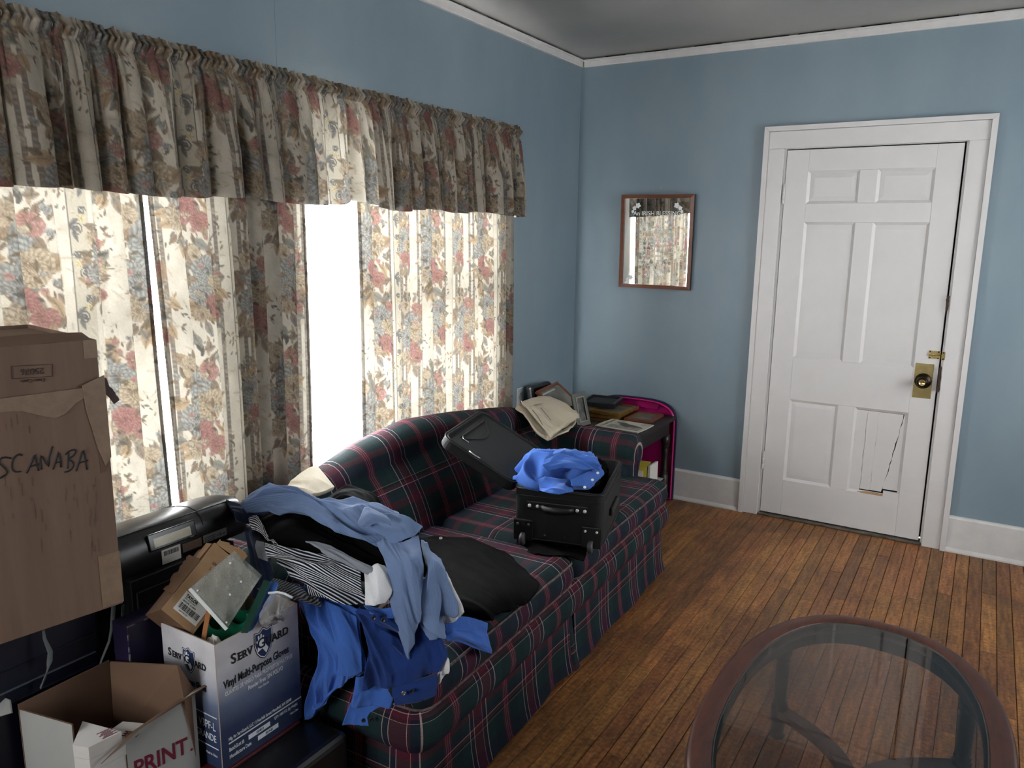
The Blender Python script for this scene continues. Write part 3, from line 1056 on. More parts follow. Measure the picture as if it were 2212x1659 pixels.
make_valance()
make_panel('floral curtain panel right of the bare window gap, ending at the blue wall', -2.022, -0.862, -2.014, -0.838, 12, 0.035, 0.10)
make_panel('floral curtain panel between the bright slit and the bare window gap', -2.945, -2.312, -2.893, -2.330, 5, 0.038, 0.02)
make_panel('floral curtain panel behind the tall cardboard boxes at the photo left edge', -3.93, -2.965, -3.93, -2.925, 7, 0.034, 0.33)

# ================================================================== SOFA
def plaid_material():
    m, nt, out = node_mat('plaid_upholstery')
    b = nt.nodes.new('ShaderNodeBsdfPrincipled')
    b.inputs['Roughness'].default_value = 0.85
    b.inputs['Specular IOR Level'].default_value = 0.2
    link(nt, b.outputs[0], out.inputs[0])
    uv = nt.nodes.new('ShaderNodeUVMap')
    sp = nt.nodes.new('ShaderNodeSeparateXYZ')
    link(nt, uv.outputs[0], sp.inputs[0])
    G, G2, N, R_, L, K, PK = lin(24, 44, 46), lin(19, 36, 38), lin(26, 28, 48), lin(76, 24, 40), lin(196, 168, 160), lin(20, 17, 22), lin(150, 92, 100)
    warp = [(L, 2.4), (N, 15), (R_, 4), (L, 1.6), (R_, 38), (L, 1.6), (N, 16), (L, 2.4), (G, 34), (G2, 44), (R_, 7), (PK, 2), (R_, 6), (PK, 2), (R_, 6), (PK, 2), (R_, 7), (G2, 44), (G, 36)]
    weft = [(R_, 30), (G, 18), (N, 22), (L, 2), (R_, 13), (K, 9), (L, 2), (G, 60), (N, 54), (R_, 24), (G2, 70)]

    def ramp(sock, seq, period):
        d = nt.nodes.new('ShaderNodeMath')
        d.operation = 'DIVIDE'
        d.inputs[1].default_value = period
        link(nt, sock, d.inputs[0])
        f = nt.nodes.new('ShaderNodeMath')
        f.operation = 'FRACT'
        link(nt, d.outputs[0], f.inputs[0])
        cr = nt.nodes.new('ShaderNodeValToRGB')
        cr.color_ramp.interpolation = 'CONSTANT'
        tot = sum(w for _, w in seq)
        p = 0.0
        els = cr.color_ramp.elements
        for i, (c, w) in enumerate(seq):
            if i == 0:
                e = els[0]
            elif i == 1:
                e = els[1]
            else:
                e = els.new(p)
            e.position = p
            e.color = c
            p += w / tot
        link(nt, f.outputs[0], cr.inputs[0])
        return cr.outputs[0]
    a = ramp(sp.outputs[0], warp, 0.312)
    w = ramp(sp.outputs[1], weft, 0.312)
    mx = nt.nodes.new('ShaderNodeMix')
    mx.data_type = 'RGBA'
    mx.inputs[0].default_value = 0.46
    link(nt, a, mx.inputs[6])
    link(nt, w, mx.inputs[7])
    n = nt.nodes.new('ShaderNodeTexNoise')
    n.inputs['Scale'].default_value = 240
    link(nt, uv.outputs[0], n.inputs['Vector'])
    r = nt.nodes.new('ShaderNodeMapRange')
    r.inputs['To Min'].default_value = 0.55
    r.inputs['To Max'].default_value = 1.45
    link(nt, n.outputs[0], r.inputs[0])
    ml = nt.nodes.new('ShaderNodeMix')
    ml.data_type = 'RGBA'
    ml.blend_type = 'MULTIPLY'
    ml.inputs[0].default_value = 1
    link(nt, mx.outputs[2], ml.inputs[6])
    link(nt, r.outputs[0], ml.inputs[7])
    link(nt, ml.outputs[2], b.inputs['Base Color'])
    wv = nt.nodes.new('ShaderNodeTexWave')
    wv.inputs['Scale'].default_value = 260
    wv.bands_direction = 'DIAGONAL'
    link(nt, uv.outputs[0], wv.inputs['Vector'])
    bp = nt.nodes.new('ShaderNodeBump')
    bp.inputs['Strength'].default_value = 0.3
    bp.inputs['Distance'].default_value = 0.001
    link(nt, wv.outputs[0], bp.inputs['Height'])
    link(nt, bp.outputs[0], b.inputs['Normal'])
    return m


PLAID = plaid_material()
WELT = M('plaid_welt', lin(40, 30, 38), 0.85, col2=lin(120, 96, 96), vscale=50)
SROT = Matrix.Translation((1.05, -2.0, 0)) @ Matrix.Rotation(math.radians(1.7), 4, 'Z') @ Matrix.Translation((-1.05, 2.0, 0))


def sxf(V):
    V = np.asarray(V, float).reshape(-1, 3)
    R3 = np.array(SROT.to_3x3())
    return V @ R3.T + np.array(SROT.translation)


sofa = thing('sofa', 'dark green and maroon plaid skirted loveseat with camel back and rolled arms', 'sofa', (0.65, -2.0, 0))
YF, YN = -1.03, -2.97


def sgrid(name, P, UV, parent=sofa, mat=PLAID):
    nu, nv = P.shape[:2]
    return mesh_obj(name, sxf(P), grid_faces(nu, nv), mat, parent, smooth=True, uvs=UV.reshape(-1, 2))


# padded front band, wrapping round the near end
def round_path(r=0.05):
    """plan path along the front of the sofa and round both front corners: (x, y, nx, ny, s)"""
    pts = []
    for y in np.linspace(YF + 0.0, YF - r, 2)[:1]:
        pass
    x1 = 1.055
    for x in np.linspace(0.30, x1 - r, 14):
        pts.append((x, YF, 0, 1))
    for a in np.linspace(90, 0, 8)[1:-1]:
        pts.append((x1 - r + r * math.cos(math.radians(a)), YF - r + r * math.sin(math.radians(a)), math.cos(math.radians(a)), math.sin(math.radians(a))))
    for y in np.linspace(YF - r, YN + r, 90):
        pts.append((x1, y, 1, 0))
    for a in np.linspace(0, -90, 8)[1:-1]:
        pts.append((x1 - r + r * math.cos(math.radians(a)), YN + r + r * math.sin(math.radians(a)), math.cos(math.radians(a)), math.sin(math.radians(a))))
    for x in np.linspace(x1 - r, 0.30, 14):
        pts.append((x, YN, 0, -1))
    A = np.array(pts)
    d = np.concatenate([[0], np.cumsum(np.hypot(np.diff(A[:, 0]), np.diff(A[:, 1])))])
    return A, d


PA, PD = round_path()


def wrap_band(name, prof, u0=0.0, wav=0.0, sel=None):
    """prof: list of (outward, z)"""
    A, d = (PA, PD) if sel is None else (PA[sel], PD[sel])
    prof = np.array(prof)
    arc = np.concatenate([[0], np.cumsum(np.hypot(np.diff(prof[:, 0]), np.diff(prof[:, 1])))])
    rr = smooth_noise(len(A), 5, np.random.default_rng(len(name)), wav) if wav else np.zeros(len(A))
    t = np.linspace(0, 1, len(prof))
    O = prof[None, :, 0] + rr[:, None] * t[None]
    P = np.stack([A[:, 0:1] + A[:, 2:3] * O, A[:, 1:2] + A[:, 3:4] * O, np.repeat(prof[None, :, 1], len(A), 0)], -1)
    UV = np.stack([np.repeat(d[:, None], len(prof), 1) + u0, np.repeat(arc[None], len(A), 0)], -1)
    return sgrid(name, P, UV)


th = np.linspace(math.pi / 2, -math.pi / 2, 11)
wrap_band('front_band', [(-0.06, 0.345)] + [(-0.006 + 0.040 * math.cos(a), 0.281 + 0.064 * math.sin(a)) for a in th] + [(-0.03, 0.214)], 0.15)
# kick-pleat skirt in two lengths with an opening under the cushion seam
iy = PA[:, 1]
is_front = PA[:, 2] > 0.9
ysplit = -2.055
SK = [(0.000, 0.222), (0.004, 0.16), (0.008, 0.10), (0.015, 0.05), (0.024, 0.012)]
idx = np.arange(len(PA))
front_idx = idx[is_front & (iy > ysplit + 0.012)]
sel_far = idx[(idx <= front_idx.max())]
front_idx2 = idx[is_front & (iy < ysplit - 0.012)]
sel_near = idx[(idx >= front_idx2.min())]
wrap_band('skirt', SK, 0.15, 0.004, sel_far)
wrap_band('skirt_', SK, 0.15, 0.004, sel_near).name = 'skirt'
P = []
UVp = []
for t_ in np.linspace(0, 1, 9):
    y = ysplit + 0.07 - 0.14 * t_
    dx = -0.012 - 0.006 * math.cos(t_ * 6.28)
    P.append([(1.055 + o + dx + (0.022 * (1 - z / 0.22) if 0.3 < t_ < 0.7 else 0), y, z) for o, z in SK])
    UVp.append([(y, z) for o, z in SK])
sgrid('pleat_insert', np.array(P), np.array(UVp))
# hidden frame under the cushions
box('frame', (0.20, YN + 0.02, 0.03), (1.02, YF - 0.02, 0.345), M('sofa_frame_lining', lin(18, 17, 18), 0.9), sofa, mtx=SROT)


def cushion(name, outline, z0, z1, crown=0.014, r=0.03, u0=0.0):
    """box cushion from a plan outline (counter-clockwise), rounded edges and a crowned top"""
    O = np.array(outline, float)
    # subdivide sides
    pts = []
    for i in range(len(O)):
        a, b = O[i], O[(i + 1) % len(O)]
        k = max(2, int(np.linalg.norm(b - a) / 0.03))
        for t_ in range(k):
            pts.append(a + (b - a) * t_ / k)
    Q = np.array(pts)
    for _ in range(3):
        Q = 0.25 * np.roll(Q, 1, 0) + 0.5 * Q + 0.25 * np.roll(Q, -1, 0)
    tn = np.roll(Q, -1, 0) - np.roll(Q, 1, 0)
    nr = np.stack([tn[:, 1], -tn[:, 0]], -1)
    nr /= np.linalg.norm(nr, axis=1)[:, None]
    rings = []
    h = z1 - z0
    prof = [(-0.05, z0), (-r * 0.3, z0), (0.0, z0 + 0.012)] + [(0.012 * math.sin(t_ * math.pi), z0 + 0.012 + (h - 0.024) * t_) for t_ in np.linspace(0.15, 0.85, 5)] + \
           [(0.0, z1 - 0.010), (-r * 0.35, z1), (-0.022, z1 + crown * 0.5), (-0.036, z1 + crown)]
    V, UV = [], []
    drop = 0
    for k, (o, z) in enumerate(prof):
        for p, n_ in zip(Q, nr):
            x, y = p + n_ * o
            V.append((x, y, z))
            UV.append((y + u0, x + max(0, (z1 - z)) * (1 if n_[0] > 0.3 else 0)))
    m = len(Q)
    F = []
    for k in range(len(prof) - 1):
        for i in range(m):
            F.append((k * m + i, k * m + (i + 1) % m, (k + 1) * m + (i + 1) % m, (k + 1) * m + i))
    k = len(prof) - 1
    F.append(tuple(k * m + i for i in range(m)))
    o = mesh_obj(name, sxf(V), F, PLAID, sofa, smooth=True, uvs=UV)
    for z in (z1 - 0.010, z0 + 0.012):
        pp = [tuple(p + n_ * 0.002) + (z,) for p, n_ in zip(Q, nr)]
        pp = sxf(pp)
        tube('welt', [tuple(q) for q in pp] + [tuple(pp[0])], 0.0042, WELT, o, n=6, cap=False)
    return o


XC0, XC1, XT = 0.42, 1.070, 0.885
cushion('seat_cushion', [(XC0, -2.048), (XC1, -2.048), (XC1, YF + 0.0), (XT, YF + 0.0), (XT, -1.085), (XC0, -1.085)], 0.335, 0.438)
cushion('seat_cushion', [(XC0, -2.835), (XT, -2.835), (XT, YN), (XC1, YN), (XC1, -2.056), (XC0, -2.056)], 0.335, 0.438)

# camel back
ky = np.array([-3.02, -2.86, -2.70, -2.49, -2.24, -1.96, -1.63, -1.19, -1.02])
kz = np.array([0.605, 0.635, 0.675, 0.731, 0.796, 0.822, 0.790, 0.729, 0.690])


def back_top(y):
    return np.interp(y, ky, kz)


ys = np.linspace(-2.99, -1.01, 100)
top = back_top(ys)
for _ in range(6):
    top[1:-1] = 0.25 * top[:-2] + 0.5 * top[1:-1] + 0.25 * top[2:]
P, UV = [], []
for y, tz in zip(ys, top):
    prof = [(0.50, 0.36), (0.475, 0.45)]
    n_in = 9
    for t_ in np.linspace(0, 1, n_in)[1:]:
        z = 0.45 + (tz - 0.10 - 0.45) * t_
        prof.append((0.475 - 0.135 * t_ + 0.018 * math.sin(t_ * math.pi), z))
    for a in np.linspace(0, 180, 11)[1:]:
        prof.append((0.250 + 0.090 * math.cos(math.radians(a)), tz - 0.10 + 0.10 * math.sin(math.radians(a))))
    prof += [(0.150, 0.4), (0.150, 0.05)]
    e = max(0, 1 - min(y - ys[0], ys[-1] - y) / 0.04)
    pr_ = np.array(prof)
    cx, cz = 0.27, 0.4
    pr_[:, 0] = cx + (pr_[:, 0] - cx) * (1 - 0.25 * e * e)
    pr_[:, 1] = pr_[:, 1] - 0.03 * e * e * (pr_[:, 1] > 0.45)
    arc = np.concatenate([[0], np.cumsum(np.hypot(np.diff(pr_[:, 0]), np.diff(pr_[:, 1])))])
    P.append([(x, y, z) for x, z in pr_])
    UV.append([(y, a_ + 0.10) for a_ in arc])
bk = sgrid('back', np.array(P), np.array(UV))
# rolled arms
for nm, yc, sg in (('arm', -1.000, 1), ('arm', -2.900, -1)):
    P, UV = [], []
    xs = list(np.linspace(0.24, 0.878, 22)) + [0.892, 0.899, 0.902]
    for i, x in enumerate(xs):
        shr = 1.0 if i < 22 else (0.93, 0.75, 0.05)[i - 22]
        prof = [(-0.075, 0.36), (-0.078, 0.46), (-0.074, 0.505)]
        rr = 0.083
        c = (0.012, 0.553)
        for a in np.linspace(205, -60, 18):
            prof.append((c[0] + rr * math.cos(math.radians(a)), c[1] + rr * math.sin(math.radians(a))))
        prof += [(0.022, 0.44), (0.025, 0.20)]
        q = np.array(prof)
        arc = np.concatenate([[0], np.cumsum(np.hypot(np.diff(q[:, 0]), np.diff(q[:, 1])))])
        ctr = np.array([0.0, 0.50])
        low = q[:, 1] < 0.47
        q2 = ctr + (q - ctr) * shr
        if i >= 22:
            q2[low] = np.stack([q[low, 0] * shr, q[low, 1]], -1)
        P.append([(x, yc + sg * a_, z) for a_, z in q2])
        UV.append([(x + 0.028 + 0.03 * (1 - shr), a_ + 0.075) for a_ in arc])
    sgrid(nm, np.array(P), np.array(UV))

# ================================================================== OVAL COFFEE TABLE
MAHOG = M('mahogany_finish', lin(84, 48, 37), 0.42, col2=lin(58, 35, 30), vscale=5, stretch=(9, 2, 9), spec=0.3)
DARKWOOD = M('dark_turned_wood', lin(40, 28, 27), 0.4, var=0.2, vscale=14)
ct = thing('coffee_table', 'oval mahogany coffee table with an inset glass top and turned legs', 'coffee table', (2.05, -2.48, 0))
CTX, CTY, CA, CB, CE, CTZ = 2.052, -2.475, 0.352, 0.615, 2.35, 0.392


def oval(a, b, n=120, e=CE):
    out = []
    for k in range(n):
        t_ = 2 * math.pi * k / n
        c, s = math.cos(t_), math.sin(t_)
        out.append((CTX + a * math.copysign(abs(c) ** (2 / e), c), CTY + b * math.copysign(abs(s) ** (2 / e), s)))
    return out


def oval_ring(name, rings, mat, parent, n=120, smooth=True, closed=True):
    """rings: (inset, z) going round the section"""
    V = []
    for ins, z in rings:
        V += [(x, y, z) for x, y in oval(CA - ins, CB - ins, n)]
    m = len(rings)
    F = []
    for k in range(m if closed else m - 1):
        k2 = (k + 1) % m
        for i in range(n):
            F.append((k * n + i, k * n + (i + 1) % n, k2 * n + (i + 1) % n, k2 * n + i))
    return mesh_obj(name, V, F, mat, parent, smooth=smooth)


oval_ring('rim', [(0.004, CTZ - 0.030), (0.0, CTZ - 0.024), (0.006, CTZ - 0.018), (0.002, CTZ - 0.010), (0.007, CTZ - 0.003), (0.014, CTZ), (0.058, CTZ), (0.0595, CTZ - 0.0015), (0.0598, CTZ - 0.012), (0.070, CTZ - 0.012), (0.070, CTZ - 0.030)], MAHOG, ct)
oval_ring('apron', [(0.030, CTZ - 0.031), (0.030, CTZ - 0.078), (0.050, CTZ - 0.078), (0.050, CTZ - 0.031)], DARKWOOD, ct, smooth=False)
m_, nt_, out_ = node_mat('smoked_table_glass')
_t = nt_.nodes.new('ShaderNodeBsdfTransparent')
_t.inputs['Color'].default_value = (0.42, 0.375, 0.335, 1)
_g = nt_.nodes.new('ShaderNodeBsdfGlossy')
_g.inputs['Roughness'].default_value = 0.015
_f = nt_.nodes.new('ShaderNodeFresnel')
_f.inputs['IOR'].default_value = 1.55
_ml = nt_.nodes.new('ShaderNodeMath')
_ml.operation = 'MULTIPLY_ADD'
_ml.inputs[1].default_value = 1.15
_ml.inputs[2].default_value = 0.0
_mx = nt_.nodes.new('ShaderNodeMixShader')
link(nt_, _f.outputs[0], _ml.inputs[0])
link(nt_, _ml.outputs[0], _mx.inputs[0])
link(nt_, _t.outputs[0], _mx.inputs[1])
link(nt_, _g.outputs[0], _mx.inputs[2])
link(nt_, _mx.outputs[0], out_.inputs[0])
TGLASS = m_
ov = oval(CA - 0.061, CB - 0.061, 96)
gz = CTZ - 0.003
n_ = len(ov)
mesh_obj('glass_top', [(x, y, gz - 0.006) for x, y in ov] + [(x, y, gz) for x, y in ov], [tuple(range(n_, 2 * n_))], TGLASS, ct)
GEDGE = M('ground_glass_edge', lin(62, 64, 60), 0.35)
oval_ring('glass_edge', [(0.0608, gz - 0.006), (0.0608, gz + 0.0003), (0.0635, gz + 0.0003), (0.0635, gz - 0.006)], GEDGE, ct, smooth=False)
LEGP = [(0.020, 0.0), (0.022, 0.004), (0.024, 0.012), (0.018, 0.022), (0.021, 0.030), (0.021, 0.060), (0.026, 0.064), (0.026, 0.115), (0.021, 0.120), (0.024, 0.128), (0.018, 0.136), (0.022, 0.144), (0.020, 0.156), (0.0215, 0.20),
        (0.0225, 0.25), (0.021, 0.268), (0.026, 0.274), (0.020, 0.282), (0.027, 0.290), (0.027, 0.335)]
legs_xy = [(1.800, -2.045), (2.304, -2.045), (1.800, -2.905), (2.304, -2.905)]
for x, y in legs_xy:
    lathe('leg', LEGP, Matrix.Translation((x, y, 0)), DARKWOOD, ct, n=16)
# curved stretchers bowing in to the middle
for x, y in legs_xy:
    pts = []
    for t_ in np.linspace(0, 1, 14):
        px_, py_ = x + (CTX - x) * t_, y + (CTY - y) * t_
        nx_, ny_ = -(CTY - y), (CTX - x)
        ln = math.hypot(nx_, ny_)
        sgn = 1 if (x < CTX) == (y > CTY) else -1
        bow = 0.10 * math.sin(t_ * math.pi) * sgn
        pts.append((px_ + nx_ / ln * bow, py_ + ny_ / ln * bow, 0.090))
    V, F = [], []
    for i, p in enumerate(pts):
        a = Vector(pts[min(i + 1, 13)]) - Vector(pts[max(i - 1, 0)])
        nrm = Vector((-a.y, a.x, 0)).normalized() * 0.022
        for s_, z in ((1, 0.080), (-1, 0.080), (-1, 0.104), (1, 0.104)):
            V.append((p[0] + s_ * nrm.x, p[1] + s_ * nrm.y, z))
    for i in range(13):
        for k in range(4):
            F.append((i * 4 + k, i * 4 + (k + 1) % 4, i * 4 + 4 + (k + 1) % 4, i * 4 + 4 + k))
    F += [(0, 1, 2, 3), (55, 54, 53, 52)]
    mesh_obj('stretcher', V, F, MAHOG, ct)
lathe('stretcher_boss', [(0.03, 0.076), (0.05, 0.080), (0.05, 0.104), (0.04, 0.110), (0.01, 0.114)], Matrix.Translation((CTX, CTY, 0)), MAHOG, ct, n=20)

# ================================================================== END TABLE IN THE CORNER
ETW = M('dark_walnut_finish', lin(34, 23, 22), 0.42, var=0.25, vscale=7, stretch=(1, 8, 1))
et = thing('end_table', 'dark wood end table with turned legs standing in the blue corner', 'end table', (0.42, -0.48, 0))
EX0, EX1, EY0, EY1, EZ = 0.06, 0.735, -0.885, -0.085, 0.530
tp = box('table_top', (EX0, EY0, EZ - 0.022), (EX1, EY1, EZ), ETW, et, bevel=0.005, seg=2)
box('top_panel', (EX0 + 0.085, EY0 + 0.085, EZ - 0.0005), (EX1 - 0.085, EY1 - 0.085, EZ + 0.0008), M('inset_panel_gloss', lin(36, 27, 28), 0.2), tp)
boxes('apron', [((EX0 + 0.03, EY0 + 0.03, EZ - 0.105), (EX1 - 0.03, EY0 + 0.05, EZ - 0.0225)), ((EX0 + 0.03, EY1 - 0.05, EZ - 0.105), (EX1 - 0.03, EY1 - 0.03, EZ - 0.0225)),
                ((EX0 + 0.03, EY0 + 0.0505, EZ - 0.105), (EX0 + 0.05, EY1 - 0.0505, EZ - 0.0225)), ((EX1 - 0.05, EY0 + 0.0505, EZ - 0.105), (EX1 - 0.03, EY1 - 0.0505, EZ - 0.0225))], ETW, et)
ELP = [(0.018, 0.0), (0.024, 0.01), (0.026, 0.03), (0.018, 0.05), (0.026, 0.056), (0.026, 0.175), (0.020, 0.180), (0.025, 0.188), (0.018, 0.196), (0.022, 0.206), (0.017, 0.216), (0.018, 0.30), (0.0205, 0.335), (0.016, 0.345), (0.024, 0.352), (0.018, 0.36), (0.026, 0.366), (0.026, 0.424)]
for x in (EX0 + 0.045, EX1 - 0.045):
    for y in (EY0 + 0.045, EY1 - 0.045):
        lathe('leg', ELP, Matrix.Translation((x, y, 0)), ETW, et, n=14)
box('lower_shelf', (EX0 + 0.03, EY0 + 0.03, 0.135), (EX1 - 0.03, EY1 - 0.03, 0.158), ETW, et, bevel=0.003)
box('shelf_rail', (EX1 - 0.045, EY0 + 0.075, 0.075), (EX1 - 0.028, EY1 - 0.075, 0.1345), ETW, et)

# ================================================================== WALL MIRROR AND OUTLET
FRAMEW = M('reddish_brown_frame', lin(120, 68, 42), 0.38, col2=lin(98, 54, 34), vscale=9, stretch=(1, 1, 4))
BACKB = M('frame_side_black', lin(24, 20, 18), 0.6)
MIRR = M('mirror_silver', lin(238, 240, 240), 0.015, 1.0)
ETCH = M('etched_white', lin(235, 236, 234), 0.7)


def mitred_frame(root, mtx, w, h, bar, depth, mat, side=None, name='frame_bar'):
    """four mitred bars in the local xy plane, front towards +z"""
    o = [(0, 0), (w, 0), (w, h), (0, h)]
    i = [(bar, bar), (w - bar, bar), (w - bar, h - bar), (bar, h - bar)]
    for k in range(4):
        k2 = (k + 1) % 4
        q = [o[k], o[k2], i[k2], i[k]]
        V = [mtx @ Vector((x, y, 0)) for x, y in q] + [mtx @ Vector((q[0][0], q[0][1], depth * 0.85)), mtx @ Vector((q[1][0], q[1][1], depth * 0.85)),
                                                       mtx @ Vector((q[2][0], q[2][1], depth)), mtx @ Vector((q[3][0], q[3][1], depth))]
        F = [(3, 2, 1, 0), (4, 5, 6, 7), (0, 1, 5, 4), (1, 2, 6, 5), (2, 3, 7, 6), (3, 0, 4, 7)]
        mesh_obj(name, [v[:] for v in V], F, mat, root, mats=[mat, side or mat], midx=[1, 0, 1, 0, 0, 0])  # back and outer side, then front


def quad(name, mtx, x0, y0, x1, y1, z, mat, parent):
    V = [mtx @ Vector(q) for q in ((x0, y0, z), (x1, y0, z), (x1, y1, z), (x0, y1, z))]
    return mesh_obj(name, [v[:] for v in V], [(0, 1, 2, 3)], mat, parent)


MW, MH = 0.446, 0.542
mir = thing('mirror', 'brown framed wall mirror etched with an Irish blessing', 'mirror', (0.53, -0.02, 1.27))
tilt = math.radians(1.5)
mx_ = Matrix.Translation((0.307, -0.010, 1.270)) @ Matrix.Rotation(math.radians(0.5), 4, 'Y') @ Matrix.Rotation(math.radians(90) + tilt, 4, 'X')
# local x to the right, local y up, local z towards the room
mx_ = Matrix.Translation((0.307, -0.012, 1.270)) @ Matrix.Rotation(tilt, 4, 'X') @ frame((0, 0, 0), (1, 0, -0.006), (0, 0, 1)) @ Matrix.Identity(4)
mitred_frame(mir, mx_, MW, MH, 0.021, 0.020, FRAMEW, BACKB)
gl = quad('mirror_glass', mx_, 0.019, 0.019, MW - 0.019, MH - 0.019, 0.010, MIRR, mir)
box('backing_board', (0.004, 0.004, -0.002), (MW - 0.004, MH - 0.004, 0.006), BACKB, mir, mtx=mx_)
text('etched_title', 'An IRISH BLESSING', mx_ @ Matrix.Translation((MW / 2, MH - 0.118, 0.0106)), 0.036, ETCH, gl, align='CENTER', xs=0.98)
lines = ['MAY THE ROAD', 'RISE up to MEET you', 'MAY THE WIND BE', 'always at your back', 'MAY THE SUN SHINE', 'WARM upon your face', 'AND THE RAINS FALL', 'soft upon your fields', 'and until we meet again',
         'MAY GOD HOLD you', 'in the hollow', 'of HIS HAND']
for k, ln_ in enumerate(lines):
    text('etched_line', ln_, mx_ @ Matrix.Translation((MW / 2, MH - 0.163 - k * 0.0275, 0.0106)), 0.0215, ETCH, gl, align='CENTER')


def ivy(cx, cy, s, flip):
    for (dx, dy, r, a) in ((0, 0, 1.0, 0.3), (-1.3, -0.9, 0.8, 2.0), (-1.9, -2.0, 0.6, 1.0)):
        ol = []
        for k in range(30):
            t_ = 2 * math.pi * k / 30
            rr = s * r * (0.62 + 0.38 * abs(math.cos(2.5 * t_ + a)))
            ol.append((cx + flip * (dx * s) + rr * math.cos(t_), cy + dy * s + rr * math.sin(t_)))
        prism('etched_leaf', ol, 0.0003, mx_ @ Matrix.Translation((0, 0, 0.0104)), ETCH, gl)


ivy(0.105, MH - 0.062, 0.017, 1)
ivy(MW - 0.105, MH - 0.062, 0.017, -1)
ivy(0.075, 0.060, 0.016, 1)
nail = lathe('nail', [(0.001, 0), (0.001, 0.012), (0.003, 0.0125), (0.003, 0.0135)], frame((0.545, -0.0005, 1.846), (1, 0, 0), (0, 0, 1)), M('nail_steel', lin(190, 190, 190), 0.3, 0.8), None, n=8)
tag(nail, 'small bare nail in the blue wall above the mirror', 'nail')
PLATEW = M('outlet_plastic', lin(206, 210, 210), 0.35)
ol_ = thing('wall_outlet', 'white wall outlet plate beside the curtain behind the sofa', 'outlet', (0.004, -0.665, 0.60))
box('plate', (0.0, -0.702, 0.598), (0.006, -0.630, 0.712), PLATEW, ol_, bevel=0.002)
for z in (0.632, 0.678):
    r_ = box('receptacle', (0.0055, -0.682, z - 0.014), (0.008, -0.650, z + 0.014), PLATEW, ol_, bevel=0.001)
    boxes('slot', [((0.0078, -0.674, z - 0.006), (0.0084, -0.671, z + 0.006)), ((0.0078, -0.661, z - 0.006), (0.0084, -0.658, z + 0.006))], DARK, r_)

# ================================================================== THINGS ON AND AROUND THE END TABLE
BLACKP = M('black_plastic', lin(22, 22, 25), 0.35, var=0.1, vscale=20)
PHOTO_GREY = M('faded_photograph', lin(86, 84, 78), 0.5, col2=lin(128, 124, 114), vscale=9)
PHOTO_DARK = M('dark_photograph', lin(50, 52, 52), 0.35, col2=lin(120, 118, 112), vscale=24)
SILVER = M('pewter_frame', lin(104, 104, 97), 0.5, 0.2)
GOLDF = M('gilt_frame', lin(150, 112, 52), 0.35, 0.7, var=0.3, vscale=30)
# black case standing against the window wall
bc = thing('black_case', 'black rounded plastic case leaning in the corner behind picture frames', 'case', (0.08, -0.66, EZ))
mtx = frame((0.118, -0.672, EZ + 0.001), (0.05, 1, 0), (-0.18, 0, 1))
box('shell', (0, 0, -0.052), (0.215, 0.205, 0.0), BLACKP, bc, mtx=mtx, bevel=0.020, seg=3, smooth=False)
box('face', (0.012, 0.012, 0.0), (0.203, 0.190, 0.004), M('black_gloss_face', lin(18, 19, 23), 0.25), bc, mtx=mtx, bevel=0.002)
boxes('badge', [((0.155, 0.170, 0.0041), (0.160, 0.176, 0.0046)), ((0.166, 0.170, 0.0041), (0.171, 0.180, 0.0046)), ((0.177, 0.170, 0.0041), (0.182, 0.176, 0.0046))], M('badge_grey', lin(120, 120, 124), 0.4), bc, mtx=mtx)


def picture(name, label, o, xd, yd, w, h, bar, dep, fm, pm, side=None, mat_border=None):
    t_ = thing(name, label, 'picture frame', o)
    mt = frame(o, xd, yd)
    mitred_frame(t_, mt, w, h, bar, dep, fm, side)
    box('backing', (0.003, 0.003, 0.0005), (w - 0.003, h - 0.003, dep * 0.45), BACKB, t_, mtx=mt)
    if mat_border:
        quad('mount', mt, bar * 0.8, bar * 0.8, w - bar * 0.8, h - bar * 0.8, dep * 0.47, mat_border, t_)
        g = bar + 0.018
        quad('photo', mt, g, g, w - g, h - g, dep * 0.52, pm, t_)
    else:
        quad('photo', mt, bar * 0.8, bar * 0.8, w - bar * 0.8, h - bar * 0.8, dep * 0.5, pm, t_)
    return t_, mt


# brown frame leaning back on the black case
p1, mt = picture('picture_frame', 'reddish brown picture frame leaning back against the black case', (0.305, -0.700, EZ + 0.036), (-0.10, 0.99, 0.02), (-0.78, -0.06, 0.62), 0.305, 0.225, 0.017, 0.018, FRAMEW, PHOTO_GREY)
quad('photo_edge', mt, 0.030, 0.185, 0.21, 0.195, 0.0095, M('photo_paper_edge', lin(176, 176, 170), 0.5), p1)
# things it rests on
st = thing('wooden_box', 'dark flat wooden box under the leaning brown frame', 'box', (0.22, -0.55, EZ))
box('body', (0.135, -0.700, EZ + 0.001), (0.325, -0.400, EZ + 0.031), ETW, st, bevel=0.003)
box('lid', (0.132, -0.703, EZ + 0.0315), (0.328, -0.397, EZ + 0.0355), ETW, st, bevel=0.001)
# pewter standing frame
p2, mt = picture('picture_frame', 'small grey pewter picture frame standing upright beside the khaki trousers', (0.372, -0.675, EZ + 0.002), (0.20, 0.98, 0.0), (-0.28, 0.03, 1), 0.118, 0.185, 0.024, 0.012, SILVER, PHOTO_DARK)
mitred_frame(p2, mt @ Matrix.Translation((0.022, 0.022, 0.0115)), 0.074, 0.141, 0.006, 0.004, M('frame_inner_bead', lin(150, 150, 142), 0.4, 0.4), name='inner_bead')
box('easel_leg', (0.045, 0.0, -0.055), (0.075, 0.12, -0.052), BACKB, p2, mtx=mt)
